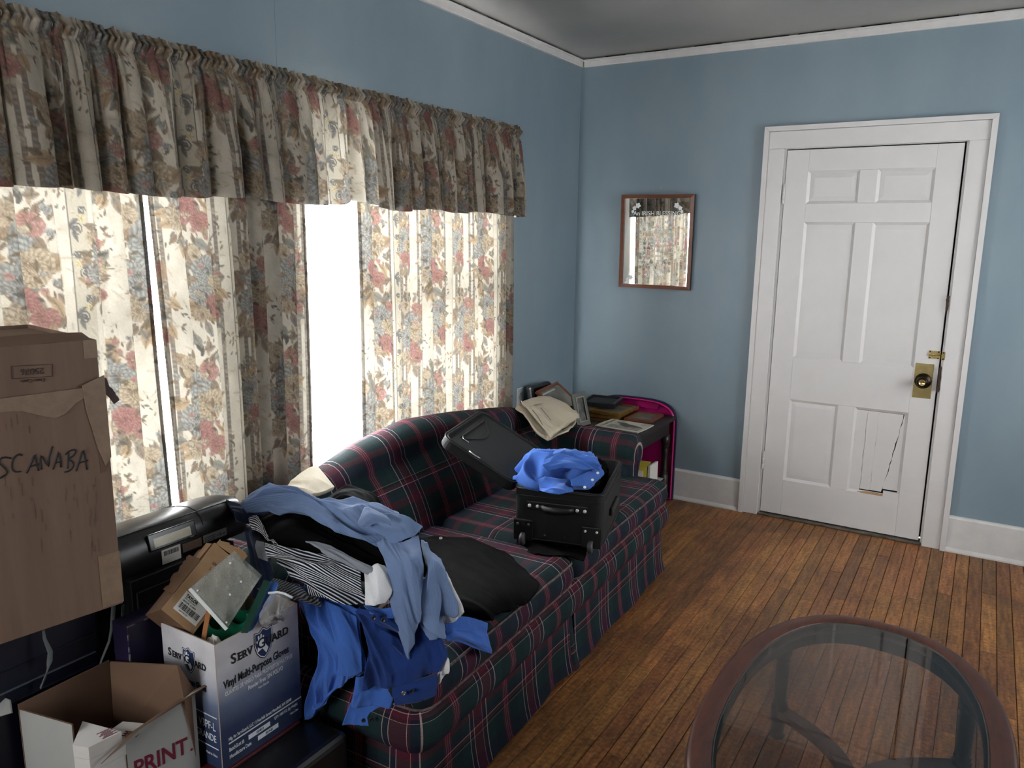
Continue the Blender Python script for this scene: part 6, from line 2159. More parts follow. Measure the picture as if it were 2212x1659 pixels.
ftext('Made in China', 0.186, 0.030, 0.009, PWHITE, LM2, lf, 0, 0.8, 'RIGHT')

# ---- things in the glove carton
N_, B_, A_, F_ = (0.624, -3.367, 0.680), (0.668, -3.322, 0.605), (0.534, -3.358, 0.640), (0.596, -3.187, 0.780)
N_, B_, A_, F_ = map(Vector, (N_, B_, A_, F_))
ez = (F_ - N_).normalized()
ex = (B_ - N_)
ex = (ex - ez * ex.dot(ez)).normalized()
ey = ez.cross(ex)
if ey.dot(A_ - N_) < 0:
    ey = -ey
TW, TH, TL = 0.100, 0.098, (F_ - N_).length
TMX = Matrix(((ex.x, ey.x, ez.x, N_.x), (ex.y, ey.y, ez.y, N_.y), (ex.z, ey.z, ez.z, N_.z), (0, 0, 0, 1)))
tb = thing('cardboard_box', 'torn brown box with a white barcode label tipped into the glove carton', 'box', tuple(N_))
KT = M('kraft_torn_box', lin(166, 132, 96), 0.75, col2=lin(148, 114, 80), vscale=16, bump=0.2, bscale=120)
KTD = M('kraft_torn_box_inside', lin(112, 84, 62), 0.8, var=0.15, vscale=20)
box('label_face', (0, 0, 0), (TW, 0.004, TL), KT, tb, mtx=TMX, bevel=0.001)
box('side_face', (0, 0.0041, 0), (0.004, TH, TL), KTD, tb, mtx=TMX)
box('side_face', (TW - 0.004, 0.0041, 0), (TW, TH, TL), KTD, tb, mtx=TMX)
box('back_face', (0.0041, TH - 0.004, 0), (TW - 0.0041, TH, TL), KTD, tb, mtx=TMX)
box('end_face', (0.0041, 0.0041, 0.0), (TW - 0.0041, TH - 0.0041, 0.004), KTD, tb, mtx=TMX)
tr = random.Random(4)


def torn(l, w, seed, n=14):
    q = random.Random(seed)
    top = []
    y = w * 0.8
    for k in range(n + 1):
        y = max(w * 0.35, min(w, y + q.uniform(-0.16, 0.16) * w))
        top.append((l - l * k / n + (q.uniform(-0.2, 0.2) * l / n if 0 < k < n else 0), y))
    return [(0.0, 0.0), (l, 0.0)] + top


prism('torn_flap', [(0.045 + x, y) for x, y in torn(0.105, 0.036, 2)], 0.003, TMX @ frame((0.0, 0.002, 0), (0, 0, 1), (-0.75, 0.65, 0)), KTD, tb)
prism('torn_flap', [(0.090 + x, y) for x, y in torn(0.115, 0.026, 3)], 0.003, TMX @ frame((0.0, 0.012, 0), (0, 0, 1), (-0.45, 0.9, 0)), KT, tb)
prism('torn_flap', [(0.004 + x, y) for x, y in torn(0.085, 0.024, 5)], 0.003, TMX @ frame((0.0, 0.002, TL), (1, 0, 0.1), (0.05, -0.5, 0.8)), KT, tb)
PLAB = M('paper_label', lin(214, 210, 204), 0.6)
LB = TMX @ frame((0.020, -0.0006, 0.018), (1, 0, 0), (0, 0, 1))
lab = box('label', (0.0, 0.0, -0.0004), (0.072, 0.052, 0.0002), PLAB, tb, mtx=LB)
text('label_print', 'TAYLOR', LB @ Matrix.Translation((0.006, 0.040, 0.0004)), 0.0105, PBLACK, lab, xs=0.9, bold=0.0004)
text('label_print', 'VINYL GLOVE LARGE', LB @ Matrix.Translation((0.006, 0.035, 0.0004)), 0.0036, PBLACK, lab)
text('label_print', 'GROUPE . 6 UNITS', LB @ Matrix.Translation((0.006, 0.028, 0.0004)), 0.0055, PBLACK, lab, xs=0.9)


def barcode(name, mtx, w, h, parent, seed, n=26):
    q = random.Random(seed)
    bmb = bmesh.new()
    x = 0.0
    while x < w:
        bw = w / n * q.choice((0.3, 0.5, 0.9))
        add_box(bmb, (x, 0, 0.0003), (min(w, x + bw), h, 0.0005), mtx)
        x += bw + w / n * q.choice((0.3, 0.5, 0.7))
    o = bm_obj(name, bmb, PBLACK, parent)
    tag(o, kind='stuff')
    return o


barcode('barcode', LB @ Matrix.Translation((0.006, 0.010, 0)), 0.060, 0.0145, lab, 3)
text('label_print', '00077784 0451', LB @ Matrix.Translation((0.014, 0.004, 0.0004)), 0.0042, PBLACK, lab)
for k in range(4):
    text('stamped_code', ('104-D', 'S L Y', '8 F', 'A')[k], TMX @ frame((0.026 + 0.004 * k, -0.0006, 0.160 - 0.016 * k), (1, 0, 0), (0, 0, 1)), 0.012, PBLACK, tb, xs=0.8)

m_, nt_, out_ = node_mat('hazy_acrylic')
_t = nt_.nodes.new('ShaderNodeBsdfTransparent')
_t.inputs['Color'].default_value = (0.80, 0.84, 0.82, 1)
_d = nt_.nodes.new('ShaderNodeBsdfPrincipled')
_d.inputs['Base Color'].default_value = lin(196, 194, 188)
_d.inputs['Roughness'].default_value = 0.25
_n = nt_.nodes.new('ShaderNodeTexNoise')
_n.inputs['Scale'].default_value = 4
_n.inputs['Detail'].default_value = 2
_r = nt_.nodes.new('ShaderNodeMapRange')
_r.inputs['From Min'].default_value = 0.3
_r.inputs['From Max'].default_value = 0.7
_r.inputs['To Min'].default_value = 0.16
_r.inputs['To Max'].default_value = 0.40
link(nt_, _n.outputs[0], _r.inputs[0])
_mx = nt_.nodes.new('ShaderNodeMixShader')
link(nt_, _r.outputs[0], _mx.inputs[0])
link(nt_, _t.outputs[0], _mx.inputs[1])
link(nt_, _d.outputs[0], _mx.inputs[2])
link(nt_, _mx.outputs[0], out_.inputs[0])
ACRY = m_
AEDGE = M('acrylic_edge', lin(214, 218, 214), 0.4)
ac = thing('acrylic_holder', 'scratched clear acrylic sign holder leaning on the brown box', 'sign holder', (0.70, -3.25, 0.62))
aq = [(0.652, -3.312, 0.715), (0.728, -3.272, 0.612), (0.758, -3.187, 0.722), (0.737, -3.249, 0.805)]
sheet('front_pane', aq, 0.0025, ACRY, ACRY, ac)
a0, a1 = Vector(aq[0]), Vector(aq[1])
nn = (Vector(aq[1]) - a0).cross(Vector(aq[3]) - a0).normalized()
inn = (Vector(aq[3]) - a0).normalized()
bmx = bmesh.new()
L_ = (a1 - a0).length
add_box(bmx, (0, 0, -0.003), (L_, 0.009, 0.001), frame(a0, a1 - a0, inn))
bm_obj('edge_strip', bmx, AEDGE, ac)
sheet('back_pane', [tuple(Vector(q) - nn * 0.022) for q in aq], 0.002, ACRY, ACRY, ac)
for (u_, v_) in ((0.12, 0.12), (0.9, 0.12), (0.12, 0.88), (0.55, 0.5), (0.5, 0.8)):
    c_ = a0 + (a1 - a0) * u_ + (Vector(aq[3]) - a0) * v_ + nn * 0.0006
    lathe('screw_dot', [(0.0026, 0), (0.0026, 0.001), (0.001, 0.0014)], frame(c_, a1 - a0, Vector(aq[3]) - a0), AEDGE, ac, n=8)

GREEN = M('green_plastic', lin(16, 92, 66), 0.3)
GREEN_D = M('green_plastic_dark', lin(10, 58, 46), 0.3)
gt = thing('green_organizer', 'dark green plastic desk organizer in the glove carton', 'organizer', (0.72, -3.2, 0.55))
GM = Matrix.Translation((0.648, -3.300, 0.520)) @ Matrix.Rotation(math.radians(38), 4, 'Z') @ Matrix.Rotation(math.radians(-14), 4, 'Y')
GW, GD, GH = 0.155, 0.075, 0.085
boxes('tray_floor', [((0, 0, 0), (GW, GD, 0.003))], GREEN_D, gt, mtx=GM)
scal = [(0, 0)] + [(GW, 0), (GW, GH)]
for k in range(3):
    for a in np.linspace(0, math.pi, 9):
        scal.append((GW - (k + 0.5) * GW / 3 + math.cos(a) * GW / 6 * 0.8, GH - 0.022 * math.sin(a)))
scal.append((0, GH))
prism('scalloped_wall', scal, 0.003, GM @ frame((0, 0.003, 0), (1, 0, 0), (0, 0, 1)), GREEN, gt)
prism('scalloped_wall', scal, 0.003, GM @ frame((0, GD, 0), (1, 0, 0), (0, 0, 1)), GREEN, gt)
box('end_wall', (0, 0.0031, 0.0031), (0.003, GD - 0.0031, GH), GREEN_D, gt, mtx=GM)
box('end_wall', (GW - 0.003, 0.0031, 0.0031), (GW, GD - 0.0031, GH), GREEN_D, gt, mtx=GM)
box('divider', (GW / 2, 0.0031, 0.0031), (GW / 2 + 0.003, GD - 0.0031, GH * 0.8), GREEN_D, gt, mtx=GM)
sheet('green_panel', [(0.778, -3.267, 0.620), (0.790, -3.255, 0.618), (0.756, -3.152, 0.700), (0.743, -3.161, 0.705)], 0.003, GREEN_D, GREEN_D, gt)
bf = sheet('blue_folder', [(0.781, -3.253, 0.612), (0.784, -3.236, 0.615), (0.786, -3.168, 0.672), (0.765, -3.133, 0.690), (0.747, -3.138, 0.695)], 0.004, M('blue_plastic', lin(36, 84, 150), 0.35), M('blue_plastic_edge', lin(52, 104, 168), 0.35), None)
tag(bf, 'blue plastic folder standing in the glove carton by the bag', 'folder')
m_, nt_, out_ = node_mat('clear_bag_plastic')
_t = nt_.nodes.new('ShaderNodeBsdfTransparent')
_t.inputs['Color'].default_value = (0.86, 0.86, 0.86, 1)
_d = nt_.nodes.new('ShaderNodeBsdfPrincipled')
_d.inputs['Base Color'].default_value = lin(190, 188, 188)
_d.inputs['Roughness'].default_value = 0.2
_mx = nt_.nodes.new('ShaderNodeMixShader')
_mx.inputs[0].default_value = 0.26
link(nt_, _t.outputs[0], _mx.inputs[1])
link(nt_, _d.outputs[0], _mx.inputs[2])
link(nt_, _mx.outputs[0], out_.inputs[0])
BAG = m_
zb_ = thing('zip_bag', 'clear zip bag standing in the corner of the glove carton', 'bag', (0.72, -3.12, 0.6))
patch('bag_film', [[(0.784, -3.183, 0.690), (0.825, -3.181, 0.695), (0.851, -3.169, 0.690)], [(0.785, -3.196, 0.665), (0.846, -3.212, 0.680), (0.848, -3.177, 0.668)], [(0.783, -3.211, 0.640), (0.847, -3.226, 0.655), (0.835, -3.175, 0.645)], [(0.768, -3.209, 0.600), (0.797, -3.196, 0.610), (0.789, -3.145, 0.600)]],
      BAG, zb_, 40, 40, amp=0.006, freq=30, ang=0.5, seed=131, thick=0.001)
tube('zip_seal', [(0.788, -3.186, 0.691), (0.813, -3.179, 0.697), (0.835, -3.176, 0.697), (0.857, -3.173, 0.692)], 0.0032, M('zip_seal_white', lin(206, 208, 210), 0.3), zb_, n=6)
wg = thing('white_gloves', 'bunched white vinyl gloves under the tipped brown box', 'gloves', (0.70, -3.29, 0.58))
heap('bunch', (0.722, -3.306, 0.565), 0.030, 0.026, 0.040, M('vinyl_white', lin(226, 222, 220), 0.35), wg, 133, nr=20, nc=50, amp=0.006, freq=60, zb=-0.01)
of_ = sheet('tan_card', [(0.713, -3.333, 0.600), (0.725, -3.331, 0.600), (0.684, -3.276, 0.655), (0.670, -3.279, 0.655)], 0.003, M('tan_card', lin(150, 96, 54), 0.7), M('tan_card_edge', lin(130, 84, 48), 0.7), None)
tag(of_, 'orange brown card edge between gloves and green organizer', 'card')

# ---- purple box standing behind the carton
PURP = M('deep_purple_card', lin(30, 22, 52), 0.45)
WORN = M('worn_card_edge', lin(160, 156, 158), 0.8, col2=lin(60, 52, 72), vscale=60)
pb = thing('purple_box', 'dark purple box with worn white edges standing behind the glove carton', 'box', (0.5, -3.25, 0.29))
box('carton', (0.466, -3.400, 0.2900), (0.530, -3.110, 0.620), PURP, pb, bevel=0.0015)
pw = random.Random(8)
bmw = bmesh.new()
for k in range(9):
    z = 0.33 + 0.032 * k
    add_box(bmw, (0.5285, -3.4012, z), (0.5312, -3.3985 + pw.uniform(0, 0.004), z + pw.uniform(0.008, 0.03)))
for k in range(6):
    y = -3.40 + 0.045 * k
    add_box(bmw, (0.5285, y, 0.6185), (0.5310, y + pw.uniform(0.01, 0.035), 0.6212))
tag(bm_obj('worn_edge', bmw, WORN, pb), kind='stuff')

# ---- printer on a black cabinet
cab = thing('black_cabinet', 'matt black cabinet standing under the printer', 'cabinet', (0.29, -3.18, 0))
CABM = M('black_cabinet_laminate', lin(20, 20, 22), 0.5, var=0.1, vscale=8)
box('carcass', (0.125, -3.335, 0.001), (0.452, -3.025, 0.672), CABM, cab, bevel=0.002)
box('top', (0.120, -3.340, 0.6725), (0.458, -3.022, 0.695), CABM, cab, bevel=0.002)
box('door', (0.4525, -3.325, 0.03), (0.459, -3.035, 0.66), CABM, cab, bevel=0.002)
prn = thing('printer', 'black desktop printer with a small display on the cabinet by the curtain', 'printer', (0.3, -3.17, 0.695))
PRB = M('printer_black', lin(24, 24, 26), 0.33, var=0.06, vscale=30)
prof = [(0.225, 0.6965), (0.220, 0.755), (0.235, 0.768), (0.275, 0.785), (0.330, 0.799), (0.372, 0.805), (0.404, 0.799), (0.422, 0.784), (0.431, 0.764), (0.4385, 0.735), (0.437, 0.708), (0.430, 0.6965)]
V, F = [], []
yy = [(-3.395, 0.90), (-3.387, 0.97), (-3.375, 1.0), (-3.10, 1.0), (-3.000, 0.995), (-2.972, 0.97), (-2.957, 0.92), (-2.950, 0.80)]
c_ = np.array([0.33, 0.6965])
for y, s_ in yy:
    for x, z in prof:
        V.append((c_[0] + (x - c_[0]) * (0.5 + 0.5 * s_), y, c_[1] + (z - c_[1]) * s_))
n_ = len(prof)
for k in range(len(yy) - 1):
    for i in range(n_):
        F.append((k * n_ + i, k * n_ + (i + 1) % n_, (k + 1) * n_ + (i + 1) % n_, (k + 1) * n_ + i))
F.append(tuple(range(n_ - 1, -1, -1)))
F.append(tuple((len(yy) - 1) * n_ + i for i in range(n_)))
po = mesh_obj('housing', V, F, PRB, prn, smooth=True)
m_sh = po.modifiers.new('edges', 'EDGE_SPLIT')
m_sh.split_angle = math.radians(38)
# lid seam lines
tube('lid_seam', [(x + 0.0004, -3.10, z + 0.0006) for x, z in prof[2:9]], 0.0012, DARK, prn, n=5)
tube('lid_edge', [(0.4045, -3.37, 0.7995), (0.4045, -3.00, 0.7985)], 0.0012, M('printer_edge', lin(46, 46, 50), 0.35), prn, n=5)
PF = frame((0.4385, -3.268, 0.7440), (0, 1, 0), (-0.26, 0, 1))
bz = box('display_bezel', (0, 0, -0.002), (0.142, 0.046, 0.004), M('bezel_black', lin(13, 13, 14), 0.25), prn, mtx=PF, bevel=0.003, seg=2)
box('display', (0.014, 0.008, 0.0041), (0.124, 0.032, 0.0046), M('lcd_beige', lin(190, 184, 158), 0.25, var=0.04, vscale=30), bz, mtx=PF)
boxes('bezel_mark', [((0.118, 0.002, 0.0041), (0.130, 0.0045, 0.0045))], M('mark_grey', lin(120, 120, 120), 0.5), bz, mtx=PF)
PF2 = frame((0.4392, -3.236, 0.6985), (0, 1, 0), (-0.02, 0, 1))
l1 = box('barcode_label', (0.0, 0.0, 0.0), (0.056, 0.040, 0.0012), PLAB, prn, mtx=PF2)
barcode('barcode', PF2 @ Matrix.Translation((0.006, 0.022, 0.001)), 0.044, 0.013, l1, 5)
l2 = box('rating_label', (0.062, 0.012, 0.0), (0.122, 0.036, 0.0012), M('brown_label', lin(104, 82, 66), 0.5, var=0.3, vscale=80, stretch=(1, 1, 9)), prn, mtx=PF2)
l3 = box('rating_label', (0.128, 0.016, 0.0), (0.205, 0.038, 0.0012), M('grey_label', lin(120, 122, 122), 0.5), prn, mtx=PF2)
text('rating_mark', 'c UL us', PF2 @ Matrix.Translation((0.172, 0.022, 0.0014)), 0.011, PBLACK, l3, xs=0.8)
boxes('rating_lines', [((0.132, 0.019 + 0.005 * k, 0.0012), (0.166, 0.0205 + 0.005 * k, 0.0015)) for k in range(3)], PBLACK, l3, mtx=PF2)['kind'] = 'stuff'

# ---- navy tote with grey straps, carrying the tall cartons
TOTE = M('navy_tote_plastic', lin(12, 17, 34), 0.4, var=0.1, vscale=10)
tt = thing('storage_tote', 'dark navy storage tote with grey straps under the tall cartons', 'tote', (0.25, -3.75, 0))
box('body', (0.085, -4.08, 0.001), (0.424, -3.405, 0.690), TOTE, tt, bevel=0.012, seg=2)
box('lid', (0.080, -4.085, 0.6905), (0.430, -3.400, 0.7405), TOTE, tt, bevel=0.008, seg=2)
for z, h in ((0.535, 0.003), (0.585, 0.002), (0.505, 0.002)):
    box('rib', (0.424, -4.05, z), (0.4295, -3.425, z + h), M('tote_rib', lin(74, 80, 92), 0.45) if h > 0.0025 else TOTE, tt, bevel=0.0006)
STRP = M('grey_strap', lin(92, 98, 98), 0.7)
tube('strap', [(0.452, -3.552, 0.659), (0.455, -3.553, 0.639), (0.466, -3.549, 0.608), (0.462, -3.551, 0.582), (0.450, -3.558, 0.544), (0.446, -3.569, 0.520)], [0.003, 0.004, 0.006, 0.007, 0.007, 0.006], STRP, tt, n=8, flat=0.35)
tube('strap', [(0.452, -3.382, 0.659), (0.455, -3.392, 0.608), (0.453, -3.403, 0.562), (0.450, -3.425, 0.521), (0.446, -3.434, 0.493)], [0.006, 0.006, 0.006, 0.005, 0.004], STRP, tt, n=8, flat=0.35)
tube('strap', [(0.445, -3.353, 0.638), (0.440, -3.358, 0.588), (0.440, -3.370, 0.543), (0.440, -3.382, 0.517)], [0.006, 0.006, 0.006, 0.007], M('grey_strap_dark', lin(58, 62, 62), 0.7), tt, n=8, flat=0.35)

# ---- tall carton with handwriting, a second carton upside down in it
EXD = Vector((0.155, 0.988, 0)).normalized()
EM = frame((0.638, -3.467, 0.742), EXD, (0, 0, 1))          # local x along the face to the right, y up, z out of the face
BW, BH, BD = 0.40, 0.500, 0.40
eb = thing('tall_carton', 'large brown carton with SCANABA handwritten in black marker', 'carton', (0.45, -3.66, 0.742))
box('front_wall', (-BW, 0.0, -0.005), (0.0, BH, 0.0), KRAFT, eb, mtx=EM, bevel=0.0015)
box('side_wall', (-0.005, 0.0, -BD), (0.0, BH, -0.0051), KRAFT, eb, mtx=EM)
box('side_wall', (-BW, 0.0, -BD), (-BW + 0.005, BH, -0.0051), KRAFT, eb, mtx=EM)
box('back_wall', (-BW + 0.0051, 0.0, -BD), (-0.0051, BH, -BD + 0.005), KRAFT, eb, mtx=EM)
box('bottom', (-BW + 0.0051, 0.0, -BD + 0.0051), (-0.0051, 0.005, -0.0051), KRAFT, eb, mtx=EM)
# taped and torn corner
tp_ = random.Random(6)
ed = [(-0.044, 0.505), (0.001, 0.522)] + [(0.001, 0.522 - 0.18 * k / 8) for k in range(1, 9)] + [(-0.012, 0.325), (-0.024, 0.365), (-0.032, 0.41), (-0.040, 0.45)]
prism('corner_tape', ed, 0.0025, EM @ Matrix.Translation((0, 0, 0.0006)), KRAFT_LT, eb)
prism('corner_tape', [(-0.044, 0.005), (0.001, 0.005), (0.001, 0.125), (-0.044, 0.125)], 0.0012, EM @ Matrix.Translation((0, 0, 0.0004)), KRAFT_LT, eb)
tw = [(0.0, 0.515)] + [(0.004 + 0.022 * k / 9 + tp_.uniform(-0.002, 0.003), 0.515 - 0.045 * k / 9) for k in range(10)] + [(0.030, 0.462), (0.018, 0.455), (0.010, 0.470), (0.002, 0.480)]
prism('torn_tape_end', tw, 0.0015, EM @ Matrix.Translation((0, 0, -0.004)), M('brown_tape', lin(66, 44, 38), 0.35), eb)
te = [(-BW, 0.500), (-0.030, 0.500), (-0.030, 0.485), (-0.060, 0.470), (-0.080, 0.452), (-0.100, 0.445), (-0.120, 0.452), (-0.16, 0.470), (-0.22, 0.476), (-0.30, 0.468), (-BW, 0.472)]
prism('torn_top_paper', te, 0.0015, EM @ Matrix.Translation((0, 0, 0.0004)), KRAFT_LT, eb)
tear = [(-0.006, 0.325), (-0.024, 0.372), (-0.022, 0.31), (-0.012, 0.312)]
prism('torn_gap', tear, 0.0008, EM @ Matrix.Translation((0, 0, 0.0004)), M('torn_inner_paper', lin(98, 74, 60), 0.8), eb)  # tear in the front board, inner paper a darker brown
# handwriting
E_ = [[(-0.1865, 0.3783), (-0.1894, 0.3797), (-0.1961, 0.3828), (-0.2023, 0.3828), (-0.2065, 0.3782), (-0.2064, 0.3719), (-0.2012, 0.365), (-0.1971, 0.3583), (-0.196, 0.3524), (-0.199, 0.3477), (-0.2062, 0.3445), (-0.2113, 0.3428)], [(-0.1667, 0.3798), (-0.1679, 0.3808), (-0.1705, 0.383), (-0.1744, 0.3833), (-0.1794, 0.3804), (-0.1835, 0.3754), (-0.1862, 0.3687), (-0.187, 0.3616), (-0.1857, 0.3546), (-0.1822, 0.3499), (-0.1763, 0.3486), (-0.1722, 0.3482)], [(-0.1628, 0.3423), (-0.1608, 0.3459), (-0.156, 0.3541), (-0.1509, 0.364), (-0.1464, 0.3746), (-0.1438, 0.3773), (-0.1434, 0.3693), (-0.1428, 0.3588), (-0.1415, 0.3487), (-0.1405, 0.3423)], [(-0.1575, 0.3547), (-0.1564, 0.3548), (-0.154, 0.355), (-0.1506, 0.3553), (-0.1459, 0.3557), (-0.1424, 0.3561), (-0.14, 0.3563), (-0.1388, 0.3564)], [(-0.1349, 0.3437), (-0.1352, 0.3478), (-0.1358, 0.3574), (-0.1354, 0.3662), (-0.1335, 0.3723), (-0.1302, 0.369), (-0.1254, 0.3541), (-0.122, 0.3474), (-0.1212, 0.3554), (-0.119, 0.3675), (-0.1142, 0.38), (-0.1107, 0.3879)], [(-0.1146, 0.3391), (-0.1125, 0.3442), (-0.1076, 0.3562), (-0.1033, 0.3667), (-0.1006, 0.3732), (-0.0992, 0.3692), (-0.0989, 0.3525), (-0.0989, 0.3401)], [(-0.11, 0.352), (-0.1091, 0.352), (-0.1073, 0.3521), (-0.1047, 0.3523), (-0.1011, 0.3525), (-0.0985, 0.3527), (-0.0967, 0.3528), (-0.0958, 0.3528)], [(-0.0817, 0.3718), (-0.082, 0.3695), (-0.0826, 0.3649), (-0.0836, 0.3579), (-0.0848, 0.3487), (-0.0858, 0.3418), (-0.0864, 0.3371), (-0.0867, 0.3348)], [(-0.0894, 0.3654), (-0.0872, 0.3668), (-0.0823, 0.3702), (-0.0764, 0.3724), (-0.0701, 0.3727), (-0.0674, 0.3701), (-0.0695, 0.3645), (-0.074, 0.3595), (-0.0801, 0.3564), (-0.0823, 0.3537), (-0.0786, 0.3506), (-0.0752, 0.3467), (-0.0742, 0.3418), (-0.0758, 0.3368), (-0.08, 0.3318), (-0.0851, 0.3288), (-0.0904, 0.3284), (-0.0938, 0.3285)], [(-0.0713, 0.3253), (-0.0696, 0.3294), (-0.0656, 0.3392), (-0.0609, 0.3511), (-0.0561, 0.364), (-0.0528, 0.3676), (-0.0515, 0.3584), (-0.0508, 0.3457), (-0.0501, 0.3324), (-0.0496, 0.324)], [(-0.0644, 0.3419), (-0.0633, 0.3421), (-0.061, 0.3423), (-0.0575, 0.3427), (-0.0528, 0.3432), (-0.0493, 0.3436), (-0.047, 0.3439), (-0.0458, 0.344)]]
for pts in E_:
    tube('marker_stroke', [(EM @ Vector((x, y, 0.0008)))[:] for x, y in pts], 0.0018, INKM, eb, n=5, flat=0.35, up=(0.988, -0.155, 0))
# scuff marks
sm_ = random.Random(12)
bmz = bmesh.new()
for k in range(60):
    x = -0.045 + sm_.uniform(-0.012, 0.01) if k % 3 == 1 else -0.20 + sm_.uniform(-0.02, 0.16)
    y = sm_.uniform(0.02, 0.30) if k % 3 == 1 else sm_.uniform(0.16, 0.46)
    add_box(bmz, (x, y, 0.0003), (x + sm_.uniform(0.0004, 0.0012), y + sm_.uniform(0.008, 0.03), 0.0006), EM)
tag(bm_obj('scuff', bmz, M('scuff_grey', lin(106, 85, 72), 0.8), eb), kind='stuff')
ub = thing('inverted_carton', 'upside down brown carton stamped 25076 nested in the tall carton', 'carton', (0.45, -3.66, 1.2))
box('front_wall', (-BW + 0.006, 0.30, -0.0105), (-0.0056, 0.598, -0.0055), KRAFT, ub, mtx=EM, bevel=0.001)
box('side_wall', (-0.0105, 0.30, -BD + 0.012), (-0.0056, 0.598, -0.0106), KRAFT, ub, mtx=EM)
box('side_wall', (-BW + 0.006, 0.30, -BD + 0.012), (-BW + 0.0105, 0.598, -0.0106), KRAFT, ub, mtx=EM)
box('back_wall', (-BW + 0.0106, 0.30, -BD + 0.0065), (-0.0106, 0.598, -BD + 0.0115), KRAFT, ub, mtx=EM)
box('top_board', (-BW + 0.010, 0.585, -BD + 0.012), (-0.011, 0.590, -0.011), KRAFT_IN, ub, mtx=EM)
prism('crushed_top_flap', [(-BW + 0.01, 0.0), (-0.25, 0.010), (-0.16, 0.004), (-0.09, 0.012), (-0.012, 0.002), (-0.012, 0.060), (-0.11, 0.075), (-0.22, 0.066), (-BW + 0.01, 0.08)], 0.004, EM @ frame((0, 0.592, -0.004), (1, 0.0, 0), (0, 0.22, -1)), KRAFT_IN, ub)
box('corner_tape', (-0.032, 0.560, -0.0053), (-0.0056, 0.598, -0.0043), KRAFT_LT, ub, mtx=EM)
UM = EM @ Matrix.Translation((-0.131, 0.546, -0.0045)) @ Matrix.Rotation(math.pi - 0.06, 4, 'Z')
text('stamped_number', '25076', UM @ Matrix.Translation((0, -0.0055, 0)), 0.018, INKP, ub, align='CENTER', xs=0.95)
text('stamped_note', 'Date Code', UM @ Matrix.Translation((0, 0.016, 0)), 0.010, INKP, ub, align='CENTER')
mitred_frame(ub, UM @ Matrix.Translation((-0.037, -0.0125, -0.0004)), 0.074, 0.026, 0.0012, 0.0006, INKP, name='stamped_rule')

# ---- open print-shop box with stacks of cards
PBW = M('white_carton_print', lin(156, 156, 152), 0.55, var=0.05, vscale=6, bump=0.1, bscale=50)
MARO = M('maroon_print', lin(104, 16, 44), 0.6)
pbx = thing('print_shop_box', 'open white carton marked PRINT in maroon, full of card stacks', 'carton', (0.58, -3.49, 0.29))
FR, FL, BL, BR = (0.722, -3.362), (0.690, -3.520), (0.455, -3.625), (0.462, -3.415)
LF = (0.612, -3.592)
Z0, Z1 = 0.2900, 0.500
fw = wall_panel('front_wall', FL, FR, Z0, Z1, 0.004, PBW, KRAFT_IN, pbx, za=0.455)
wall_panel('near_wall', BL, LF, Z0, Z1, 0.004, PBW, KRAFT_IN, pbx)
wall_panel('back_wall', BR, BL, Z0, Z1 + 0.012, 0.004, PBW, KRAFT_IN, pbx, za=Z1 + 0.02)
sheet('far_wall', [(FR[0] - 0.003, FR[1], Z0), (BR[0], BR[1], Z0), (0.474, -3.415, 0.521), (0.724, -3.400, 0.584), (FR[0] - 0.003, FR[1], Z1)], 0.004, PBW, KRAFT_IN, pbx)
box('bottom', (0.46, -3.60, Z0 + 0.0003), (0.68, -3.42, Z0 + 0.004), KRAFT_IN, pbx)
fl_ = sheet('front_flap', [(FL[0] + 0.002, FL[1] + 0.004, 0.456), (FR[0] + 0.001, FR[1], Z1 + 0.001), (0.738, -3.304, 0.506), (0.729, -3.393, 0.497), (0.712, -3.500, 0.473), (0.695, -3.582, 0.431)], 0.004, PBW, KRAFT_IN, pbx)
sheet('near_flap', [(0.399, -3.634, 0.520), (0.439, -3.630, 0.520), (0.463, -3.640, 0.502), (0.454, -3.662, 0.502)], 0.004, PBW, PBW, pbx)
dF = (Vector(FR) - Vector(FL)).normalized()
PM = frame((FR[0], FR[1], Z0), (dF.x, dF.y, 0), (0, 0, 1))
text('box_print', 'PRINT', PM @ Matrix.Translation((-0.026, 0.058, 0.0006)), 0.058, MARO, fw, align='RIGHT', xs=0.78, bold=0.0012)
text('box_print', '.', PM @ Matrix.Translation((-0.022, 0.058, 0.0006)), 0.040, MARO, fw, bold=0.0006)
CARDW = M('card_white', lin(214, 210, 206), 0.6)
CARDE = M('card_edges', lin(196, 192, 186), 0.7, var=0.06, vscale=120, stretch=(0.2, 0.2, 6))


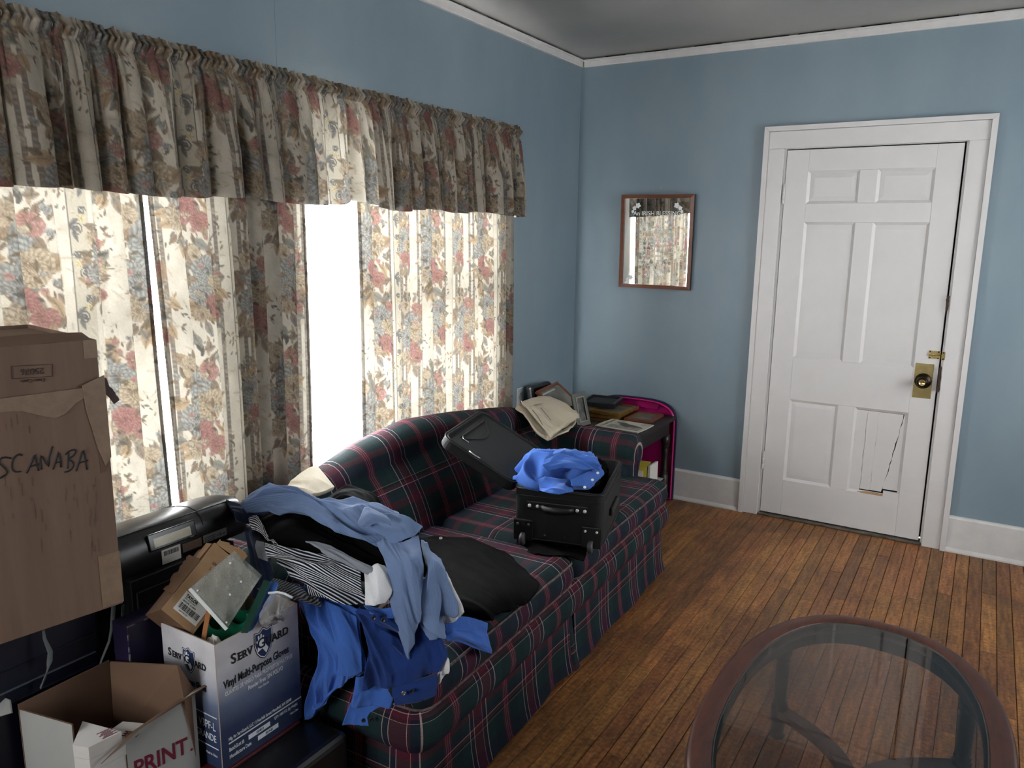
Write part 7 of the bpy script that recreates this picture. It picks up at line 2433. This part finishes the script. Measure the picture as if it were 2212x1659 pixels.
def card_stack(label, tops, z0, n, txt):
    t_ = thing('card_stack', label, 'cards', (tops[0][0], tops[0][1], z0), group='stacks of printed cards in the print shop box')
    zt = tops[0][2]
    q = random.Random(n)
    for k in range(n):
        a, b = z0 + (zt - z0) * k / n, z0 + (zt - z0) * (k + 1) / n - 0.0006
        dx, dy = q.uniform(-0.0012, 0.0012), q.uniform(-0.0012, 0.0012)
        V = [(x + dx, y + dy, a) for x, y, z in tops] + [(x + dx, y + dy, b) for x, y, z in tops]
        F = [(3, 2, 1, 0), (4, 5, 6, 7)] + [(i, (i + 1) % 4, 4 + (i + 1) % 4, 4 + i) for i in range(4)]
        mesh_obj('card_bundle', V, F, CARDE, t_, mats=[CARDE, CARDW], midx=[0, 1 if k == n - 1 else 0, 0, 0, 0, 0])
    return t_


ct0 = [(0.645, -3.611, 0.475), (0.682, -3.598, 0.475), (0.690, -3.528, 0.475), (0.582, -3.553, 0.475)]
cs = card_stack('nearest stack of white printed cards in the print shop box', ct0, 0.2945, 6, '')
q0, q1, q3 = Vector(ct0[1]), Vector(ct0[2]), Vector(ct0[0])
CM = frame(q0 + Vector((0, 0, 0.0003)), q1 - q0, q3 - q0)
CW_, CH_ = (q1 - q0).length, (q3 - q0).length
bmt = bmesh.new()
for k in range(7):
    add_box(bmt, (0.45 * CW_ + (k % 3) * 0.004, CH_ * (0.12 + 0.11 * k), -0.0002), (0.92 * CW_ - (k % 2) * 0.008, CH_ * (0.12 + 0.11 * k) + 0.0018, 0.0002), CM)
tag(bm_obj('printed_lines', bmt, MARO, cs), kind='stuff')
ct1 = [(0.629, -3.516, 0.452), (0.688, -3.529, 0.452), (0.692, -3.455, 0.452), (0.624, -3.486, 0.452)]
cs2 = card_stack('farther stack of printed cards reading FREE in the print shop box', ct1, 0.2945, 4, '')
q0, q1, q3 = Vector(ct1[2]), Vector(ct1[3]), Vector(ct1[1])
CM = frame(q0 + Vector((0, 0, 0.0004)), q1 - q0, q3 - q0)
text('card_print', 'FREE', CM @ Matrix.Translation(((q1 - q0).length * 0.1, (q3 - q0).length * 0.45, 0)), 0.024, MARO, cs2, xs=0.75, bold=0.0005)
